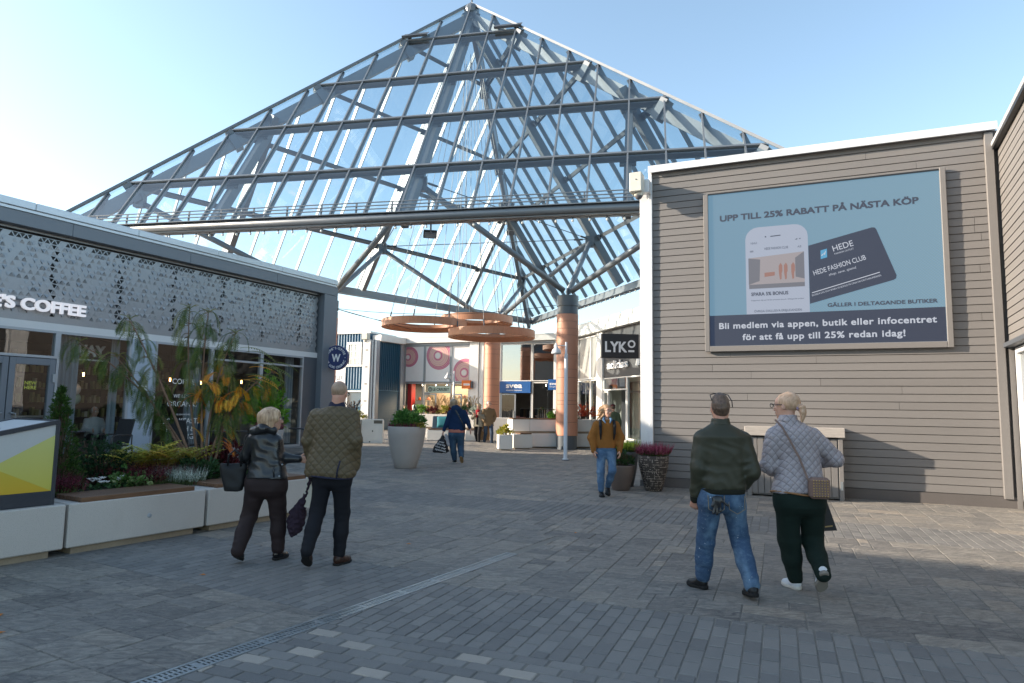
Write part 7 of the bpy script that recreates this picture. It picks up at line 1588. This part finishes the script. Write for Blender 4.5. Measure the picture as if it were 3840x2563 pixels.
sdd = b.build('studs', mat('gold studs', (.55, .36, .12), .3, .9), cb); sdd['kind'] = 'stuff'
strap(cb, 'strap', [(-.09, .0, .16), (-.11, .01, .22), (-.16, .015, .36), (-.24, .02, .52), (-.3, .04, .64), (-.34, .1, .7)], .018, .006, m_tau, [(1, 0, .3)]*5)
kb = thing('paper_bag', 'glossy black carrier bag behind the ponytail woman leg', 'bag', (2.78+.14, 6.3+.22, .52), -.25); b = MB(); b.add([(-.1, -.06, 0), (.2, -.06, .03), (.2, .06, .03), (-.1, .06, 0), (-.1, -.05, .5), (.05, -.05, .52), (.05, .05, .52), (-.1, .05, .5)], [(0, 3, 2, 1), (4, 5, 6, 7), (0, 1, 5, 4), (1, 2, 6, 5), (2, 3, 7, 6), (3, 0, 4, 7)]); b.build('bag_body', mat('black glossy paper', (.008, .009, .014), .3), kb)
b = MB(); b.bar((.07, -.0625, .055), (.16, -.0625, .07), .002, .012); b.build('gold_print', mat('gold print', (.4, .26, .1), .4), kb); tubev(kb, 'handle', [(-.08, -.05, .5), (-.05, -.04, .6), (.02, -.04, .6), (.04, -.05, .51)], .006, M_LEA)
# ---------------------------------------------------------------- woman in ochre sweater, walking towards the camera
J = dict(neck=(.049, 0, 1.475), shL=(-.15, 0, 1.38), shR=(.222, 0, 1.385), elL=(-.235, .0, 1.11), wrL=(-.215, -.08, .87), elR=(.305, 0, 1.12), wrR=(.285, -.08, .87), hipL=(-.055, 0, .82), knL=(-.075, -.06, .471), anL=(-.064, -.05, .13), hipR=(.135, 0, .822), knR=(.143, -.12, .5), anR=(.085, .1, .19))
p = person('woman with glasses and windblown hair in ochre sweater and jeans', (1.81, 12.95))
bd, H = body(p, J, (.052, -.0, 1.62), pi+.5, .0, 1.0, SKIN, .0085, .05, [((-.215, -.08, .865), (-.195, -.1, .765), -1, (.8, .3, 0), .35), ((.286, -.085, .865), (.285, -.12, .765), 1, (-.8, .3, 0), .45)])
def blown(F, W, M, s):
    F.ell(W(0, -.02, .045), np.array([.088, .106, .088])*s, M, .02); F.cut(W(0, .075, .04), M@V3(0, 1, -.5))
    c = W(0, -.02, .03)
    rr_ = random.Random(3)
    for i in range(16):
        a = V3(-.045-.02*rr_.random(), rr_.uniform(-.05, .05), .075-.012*i); l = rr_.uniform(.07, .16); F.chain([c+a, c+a+V3(-l*.55, rr_.uniform(-.02, .02), -.02-.004*i), c+a+V3(-l, rr_.uniform(-.03, .03), -.03-.006*i-rr_.uniform(0, .03))], [.026, .016, .004], .008)
    F.chain([c+V3(.04, .06, .0), c+V3(.0, .09, -.09), c+V3(-.04, .07, -.11)], [.045, .035, .012], .02)
hair(p, H, blown, hairm('honey blond hair', (.24, .13, .06), (.5, .33, .19), (12, 60, 60)), .009, .003); eyes(p, H); specs(p, H)
M_OCH = mat('ochre wool', (.27, .115, .03), .95, 0, .15, 6, 90, .8, 110, .008, spec=.15)
F = Field(.011); F.amp = .003; F.prof(rows([(1.46, .049, .085), (1.425, .042, .15), (1.36, .042, .195), (1.25, .042, .205), (1.15, .038, .2), (1.0, .032, .196), (.93, .032, .19), (.905, .032, .182)], (.64, .15), 0, .085), .03)
F.chain([(-.145, 0, 1.355), (-.24, .0, 1.11), (-.218, -.07, .92)], [.08, .083, .058], .03); F.chain([(.215, 0, 1.36), (.31, 0, 1.12), (.288, -.07, .92)], [.08, .083, .058], .03)
for c_ in ((-.24, 0, 1.08), (.3, 0, 1.08)): F.fold(c_, .14, (0, .2, 1), .007, 55)
sw = sdf_obj('sweater', F, M_OCH, p)
for q in ((-.218, -.065, .925, -.216, -.08, .86), (.288, -.065, .925, .287, -.083, .86)): F = Field(.009); F.cone(q[:3], q[3:], .053, .046, .01); F.fold(q[:3], .1, (1, 0, 0), .003, 300); sdf_obj('ribbed_cuff', F, M_OCH, sw)
m_den = denim('mid blue denim shirt', (.05, .12, .22), (.1, .19, .32)); F = Field(.01); F.amp = .003; F.prof([(.855, .05, .16, 0, .115), (.88, .036, .18, 0, .118), (.94, .033, .185, 0, .12)], .02); sdf_obj('shirt', F, m_den, p)
F = Field(.0085)
for q in (-1, 1): F.chain([(.049+.055*q, -.02, 1.5), (.049+.075*q, -.09, 1.46), (.049+.045*q, -.145, 1.4)], [.022, .024, .012], .01)
sdf_obj('shirt_collar', F, m_den, p)
F = legs(Field(.0105), J, 0, [(.9, .036, .182), (.82, .043, .186), (.75, .045, .184)], (.096, .072, .056), .64); F.amp = .002; sdf_obj('jeans', F, denim('washed blue jeans', (.035, .095, .2), (.2, .32, .45)), p)
feet(p, 'ankle_boot', (-.055, .05, .0), (-.05, -.2, .0), (-.064, -.01, .15), K_SHOE, K_SOLE, .009, 1.0, .08); feet(p, 'ankle_boot', (.078, .17, .085), (.075, -.05, .008), (.085, .11, .22), K_SHOE, K_SOLE, .009, 1.0, .08)
bp = thing('backpack', 'black backpack worn by the ochre sweater woman', 'backpack', (1.81, 12.95, 0)); F = Field(.014); F.prof([(1.0, .04, .13, .2, .06), (1.1, .04, .15, .22, .09), (1.3, .04, .14, .21, .08), (1.42, .04, .09, .18, .05)], .03, 3); sdf_obj('bag_body', F, cloth('black nylon', (.012, .012, .014), .6), bp)
for q in (-1, 1):
    F = Field(.009); x = .045+.125*q; F.chain([(x, .08, 1.44), (x+.008*q, -.06, 1.435), (x+.01*q, -.145, 1.34), (x+.008*q, -.15, 1.2), (x-.0*q, -.11, 1.08)], [.026, .028, .03, .024, .012], .01); sdf_obj('shoulder_strap', F, cloth('black nylon', (.012, .012, .014), .6), bp)
# ---------------------------------------------------------------- woman in blue jacket, further off
J = dict(neck=(-.106, 0, 1.66), shL=(-.26, 0, 1.5), shR=(.16, 0, 1.52), elL=(-.325, 0, 1.21), wrL=(-.43, -.04, .95), elR=(.268, 0, 1.24), wrR=(.35, -.04, 1.03), hipL=(-.165, 0, .844), knL=(-.154, .05, .49), anL=(-.1, .08, .12), hipR=(.068, 0, .848), knR=(.075, .08, .492), anR=(.12, -.14, .22))
p = person('woman in navy hooded jacket and jeans walking away with shopping bag', (-1.56, 20.0))
bd, H = body(p, J, (-.15, .0, 1.775), .1, 0, 1.02, SKIN, .01, .055, [((-.435, -.04, .94), (-.475, -.05, .84), 1, (1, .2, 0), .9, 1.1), ((.352, -.04, 1.02), (.385, -.07, .92), -1, (-1, .2, 0), .4, 1.1)])
hair(p, H, bob, hairm('dark blond hair', (.2, .14, .085), (.45, .34, .22)), .012)
M_NV = mat('navy fleece', (.012, .03, .075), .95, 0, .15, 5, 80, .5, 80, .006, spec=.15)
F = Field(.014); F.amp = .004; F.prof(rows([(1.66, -.085, .1), (1.606, -.062, .17), (1.52, -.05, .215), (1.34, -.03, .222), (1.2, -.035, .235), (1.04, -.044, .256), (.955, -.045, .252)], (.66, .19), 0, .1), .03)
F.chain([(-.25, 0, 1.47), (-.325, 0, 1.21), (-.425, -.035, .97)], [.095, .078, .055], .03); F.chain([(.15, 0, 1.48), (.268, 0, 1.24), (.345, -.035, 1.05)], [.095, .078, .055], .03); F.ell((-.08, -.11, 1.6), (.15, .075, .12), None, .04); F.fold((-.05, -.12, 1.1), .2, (0, 0, 1), .006, 45)
sdf_obj('hooded_jacket', F, M_NV, p); F = Field(.013); F.prof([(.9, -.048, .25, 0, .165), (1.0, -.046, .254, 0, .17)], .02); F.amp = .003; sdf_obj('shirt', F, cloth('salmon jersey', (.5, .19, .14), .85), p)
F = legs(Field(.013), J, 0, [(.95, -.05, .24), (.82, -.049, .24), (.73, -.046, .225)], (.128, .098, .075), .66, .04, .008); sdf_obj('jeans', F, denim('dark blue jeans', (.018, .05, .1), (.06, .13, .2)), p)
feet(p, 'trainer', (-.05, .02, .0), (-.15, .24, .0), (-.1, .08, .13), K_SHOE, W_SOLE, .011, 1.1); feet(p, 'trainer', (.105, -.22, .2), (.14, -.06, .01), (.12, -.14, .25), K_SHOE, cloth('tan sole', (.3, .18, .08)), .011, 1.1)
strap(p, 'bag_strap', [(-.1, -.17, 1.6), (.02, -.19, 1.4), (.13, -.19, 1.2), (.2, -.12, 1.0)], .03, .008, M_LEA, [(1, 0, .3)]*3)
sh2 = thing('shopping_bag', 'black carrier bag printed with white letters in navy woman hand', 'bag', (-1.56-.5, 20.0-.05, .3)); F = Field(.014); F.amp = .006; F.fq = 40; F.prof([(0, -.02, .2, 0, .1), (.05, -.01, .245, 0, .13), (.2, 0, .2, 0, .11), (.4, .03, .09, 0, .05), (.52, .045, .03, 0, .02)], .02, 2.6); o = sdf_obj('bag_body', F, cloth('black plastic film', (.012, .012, .014), .4), sh2)
b = MB()
for z, s_, wd, x in ((.06, 'opanimek', .34, 0), (.14, 'nkio mar', .32, .0), (.225, 'dme kiy', .26, .01), (.3, 'ynar', .17, .02)): text(b, s_, x, z, .055, -.128+.04*(z/.3)-.01, .008, .002, wid=wd, rot=-.25 if z < .25 else -.2)
b.build('lettering', m_letter, o); b = MB(); b.tube([(.045, 0, .5), (.03, 0, .56), (.05, 0, .58)], .016, 6); b.build('handle', cloth('black plastic film', (.012, .012, .014), .4), sh2)
gp = thing('paper_bag', 'crumpled pale grey bag beside the printed carrier bag', 'bag', (-1.56-.33, 20.02, .48)); F = Field(.013); F.amp = .008; F.fq = 40; F.prof([(0, .03, .07, 0, .05), (.2, 0, .08, 0, .05), (.38, -.04, .02, 0, .02)], .02); sdf_obj('bag_body', F, cloth('pale grey film', (.42, .42, .45), .5), gp)
# ---------------------------------------------------------------- generic standing or sitting figures further away
def figure(label, loc_, rz, hgt, coat, trous, hairf, hairmat, rows_=None, skin=SKIN, h=.022, arms='down', sit=False, shoe=K_SHOE, hat=None, glasses=False, stride=.0, lower=True, turn=0.0, wide=1.0, group=None, coatlen=.5, tilt=0):
    """adult figure in its own frame facing +y, hgt tall"""
    p = person(label, loc_, group); p.rotation_euler = (0, 0, rz); k = hgt/1.75
    S = lambda x, y, z: (x*k*wide, y*k, z*k)
    if sit: J = dict(neck=S(0, 0, 1.05), shL=S(-.17, 0, .95), shR=S(.17, 0, .95), hipL=S(-.1, 0, .52), hipR=S(.1, 0, .52), knL=S(-.11, .42, .52), knR=S(.11, .42, .52), anL=S(-.11, .4, .12), anR=S(.11, .4, .12)); dz = -.42
    else: J = dict(neck=S(0, 0, 1.47), shL=S(-.18, 0, 1.37), shR=S(.18, 0, 1.37), hipL=S(-.09, 0, .88), hipR=S(.09, 0, .88), knL=S(-.1, .03+stride, .48), knR=S(.1, .05-stride*.3, .48), anL=S(-.1, stride*1.2, .1), anR=S(.1, -stride*1.5, .1+stride*.25)); dz = 0
    z = lambda q: q+dz
    if arms == 'down': A = dict(elL=S(-.25, -.02, z(1.1)), wrL=S(-.24, .08, z(.86)), elR=S(.25, -.02, z(1.1)), wrR=S(.24, .08, z(.86)))
    elif arms == 'chest': A = dict(elL=S(-.26, .02, z(1.12)), wrL=S(-.08, .2, z(1.28)), elR=S(.26, .02, z(1.12)), wrR=S(.08, .2, z(1.25)))
    elif arms == 'pocket': A = dict(elL=S(-.28, -.06, z(1.12)), wrL=S(-.19, .1, z(.95)), elR=S(.28, -.06, z(1.12)), wrR=S(.19, .1, z(.95)))
    else: A = dict(elL=S(-.24, .05, z(1.12)), wrL=S(-.12, .3, z(1.08)), elR=S(.24, .05, z(1.12)), wrR=S(.12, .3, z(1.08)))
    J.update(A); hands = [] if arms == 'pocket' else [(J['wr'+s], np.array(J['wr'+s])+(V3(0, .03, -.1) if arms == 'down' else V3(0, .08, .05)), q, (-q*1., .2, 0), .6, 1.05*k) for s, q in (('L', 1), ('R', -1))]
    bd, H = body(p, J, S(0, .02, z(1.6)), turn, tilt, k, skin, max(.01, h*.62), .055, hands)
    hair(p, H, hairf, hairmat, max(.012, h*.7)); eyes(p, H)
    F = Field(h); F.amp = .005; F.fq = 18; zb = z(1.47-coatlen*1.05 if not sit else .95)
    F.prof([(z(1.46)*k, 0, .085*k, 0, .08*k), (z(1.41)*k, 0, .155*k*wide, 0, .1*k), (z(1.33)*k, 0, .195*k*wide, 0, .115*k), (z(1.15)*k, 0, .19*k*wide, 0, .125*k), (z(1.0)*k, 0, .2*k*wide, 0, .13*k), (min(z(.98), zb)*k, 0, .215*k*wide, 0, .145*k)], .03)
    for s in 'LR': F.chain([np.array(J['sh'+s])-V3(0, 0, .02), J['el'+s], J['wr'+s]], [.078*k, .068*k, .05*k], .03); F.fold(J['el'+s], .13, (0, .3, 1), .008, 50)
    sdf_obj('coat', F, coat, p)
    if lower:
        F = Field(h); hz = J['hipL'][2]; F.prof([(hz+.08*k, 0, .165*k*wide, 0, .11*k), (hz-.08*k, 0, .175*k*wide, 0, .12*k)], .03)
        for s in 'LR': F.chain([J['hip'+s], J['kn'+s], J['an'+s]], [.095*k, .07*k, .055*k], .03); F.fold(J['kn'+s], .12, (0, .2, 1), .006, 60)
        sdf_obj('trousers', F, trous, p)
        for s in 'LR': a = J['an'+s]; feet(p, 'shoe', (a[0], a[1]-.06, a[2]-.1*k), (a[0], a[1]+.19*k, max(0, a[2]-.13*k)), (a[0], a[1], a[2]+.03), shoe, K_SOLE, .014, 1.0)
    if hat is not None: hair(p, H, lambda F, W, M, s: (F.ell(W(0, -.005, .06), np.array([.088, .108, .072])*s, M, .01), F.cut(W(0, 0, .045), M@V3(0, 0, -1)), F.chain([W(0, .08, .05), W(0, .14, .045)], [.05*s, .03*s], .01, (M@V3(0, 0, 1), 3))), hat, .014, 0).name = 'cap'
    if glasses: specs(p, H)
    return p, H
def shorth(F, W, M, s): F.ell(W(0, -.02, .024), np.array([.08, .102, .104])*s, M, .01); F.cut(W(0, .05, .03), M@V3(0, 1, -.45))
def curly(F, W, M, s):
    F.ell(W(0, -.02, .045), np.array([.1, .115, .1])*s, M, .02); F.ell(W(0, -.05, -.03), np.array([.095, .075, .07])*s, M, .02); F.ell(W(0, .13, -.04), np.array([.07, .085, .1])*s, M, .015, sub=True)
    for i in range(16): a = i*2.4; F.ell(W(.085*cos(a), -.03+.07*sin(a)-.02, .1-.012*i), np.array([.03, .03, .03])*s, M, .012)
def longh(F, W, M, s):
    bob(F, W, M, s); F.chain([W(0, -.08, -.05), W(0, -.07, -.19)], [.07*s, .04*s], .03)
GREYH = hairm('white grey hair', (.42, .4, .37), (.66, .63, .58)); BRH = hairm('brown hair', (.06, .035, .02), (.14, .085, .05)); BLH = hairm('curly blond hair', (.35, .25, .14), (.6, .47, .3))
BK_T = cloth('black trousers', (.012, .012, .014)); M_BEI = cloth('beige grey coat', (.24, .215, .165), .8, 90, .4); M_BRN = cloth('brown wax jacket', (.14, .095, .05), .7, 90, .3); M_DJ = denim('navy jeans', (.015, .03, .06), (.05, .09, .14))
ow, Ho = figure('older woman with curly hair in beige coat and red scarf', (-1.42, 29.4, 0), pi-.35, 1.86, M_BEI, BK_T, curly, BLH, arms='chest', stride=.12, glasses=True, h=.02, coatlen=.66, shoe=cloth('beige shoe', (.4, .33, .24)))
F = Field(.02); F.amp = .012; F.fq = 40; F.ell((0, .09, 1.5), (.1, .07, .07), None, .03); F.cone((0, .15, 1.46), (.02, .18, 1.25), .05, .035, .03); sdf_obj('scarf', F, leafmat('red checked scarf', (.35, .02, .03), (.35, .02, .03), None, .9, 0), ow)
F = Field(.02); F.cone((0, .115, 1.35), (0, .13, .95), .05, .055, .02); sdf_obj('dark_top', F, BK_T, ow)
om, Hm = figure('older white haired man in brown jacket and dark jeans', (-.98, 29.35, 0), pi+.25, 1.98, M_BRN, M_DJ, shorth, GREYH, arms='pocket', stride=.16, glasses=True, h=.02, coatlen=.68, shoe=BR_SHOE, turn=.55)
pbg = thing('paper_bag', 'large brown paper carrier bag between the older couple', 'bag', (-1.22, 29.75, .22), .1); b = MB(); b.bbox(-.3, .3, -.12, .12, 0, .88, .008); b.build('paper_body', cloth('brown kraft paper', (.34, .2, .1), .75, 40, .2), pbg); b = MB(); text(b, 'CR', .05, .4, .1, -.122, .01, .001); b.build('print', m_letter, pbg); tubev(pbg, 'handle', [(-.1, -.1, .88), (-.08, -.1, 1.0), (.08, -.1, 1.0), (.1, -.1, .88)], .01, cloth('brown kraft paper', (.34, .2, .1)))
figure('dark haired woman in pale grey jacket facing us behind big pot', (-5.25, 33.2, .05), pi-.1, 1.72, cloth('pale grey jacket', (.28, .3, .33)), BK_T, longh, BRH, lower=True, h=.025)
figure('white haired woman in black coat seen from behind at the planter', (-4.85, 33.5, .05), -.5, 1.72, BK_T, BK_T, bob, hairm('white hair', (.6, .58, .53), (.75, .72, .66)), h=.025)
def plaidm():
    m, t, b = _nodes('plaid flannel'); s = N(t, 'ShaderNodeSeparateXYZ'); L(t, objco(t), s.inputs[0]); f = lambda o, k: mth(t, 'GREATER_THAN', mth(t, 'FRACT', mth(t, 'MULTIPLY', o, k)), .5)
    c = mixc(t, f(s.outputs[0], 11), (.02, .018, .05), (.28, .05, .1)); c = mixc(t, mth(t, 'MULTIPLY', f(s.outputs[2], 11), .5), c, (.1, .03, .12)); L(t, c, b.inputs['Base Color']); b.inputs['Roughness'].default_value = .9; return m
figure('man in purple and red plaid shirt behind the older couple', (-2.1, 33.4, .05), pi-.9, 1.92, plaidm(), BK_T, shorth, BRH, h=.025, arms='front')
figure('small child with dark hair carried beside the plaid shirt man', (-1.78, 33.5, .95), pi-.3, .95, cloth('pink child jacket', (.4, .12, .2)), BK_T, shorth, BRH, h=.02, arms='front')
figure('man with maroon cap in green jacket by the sports shop door', (4.0, 26.2, 0), -.25, 1.9, cloth('sage green jacket', (.08, .1, .055)), BK_T, shorth, BRH, h=.022, hat=cloth('maroon cap', (.1, .02, .02)), turn=.5)
fx = lambda s, o: F_CAFE.w(s, o, .17)
figure('older man in pale grey jacket seated behind the cafe window', fx(-2.0, .95), F_CAFE.r+pi-.2, 1.8, cloth('pale grey windbreaker', (.42, .42, .4)), BK_T, shorth, GREYH, sit=True, arms='front', h=.018, turn=.2)
figure('blond woman with purple scarf seated behind the cafe window', fx(2.1, .95), F_CAFE.r+pi*.95, 1.7, cloth('purple cardigan', (.12, .05, .1)), BK_T, bob, BLH, sit=True, arms='front', h=.018)
figure('dark haired woman seated deeper inside the cafe', fx(1.5, 1.6), F_CAFE.r-.4, 1.65, cloth('blue jumper', (.05, .1, .16)), BK_T, longh, BRH, sit=True, arms='front', h=.02)
figure('shop assistant with dark bun in grey knit inside the second shop', F_SVEA.w(-.95, 2.3, .06), F_SVEA.r+pi*.5, 1.75, cloth('grey knit', (.25, .23, .21)), BK_T, shorth, BRH, h=.026, arms='front')
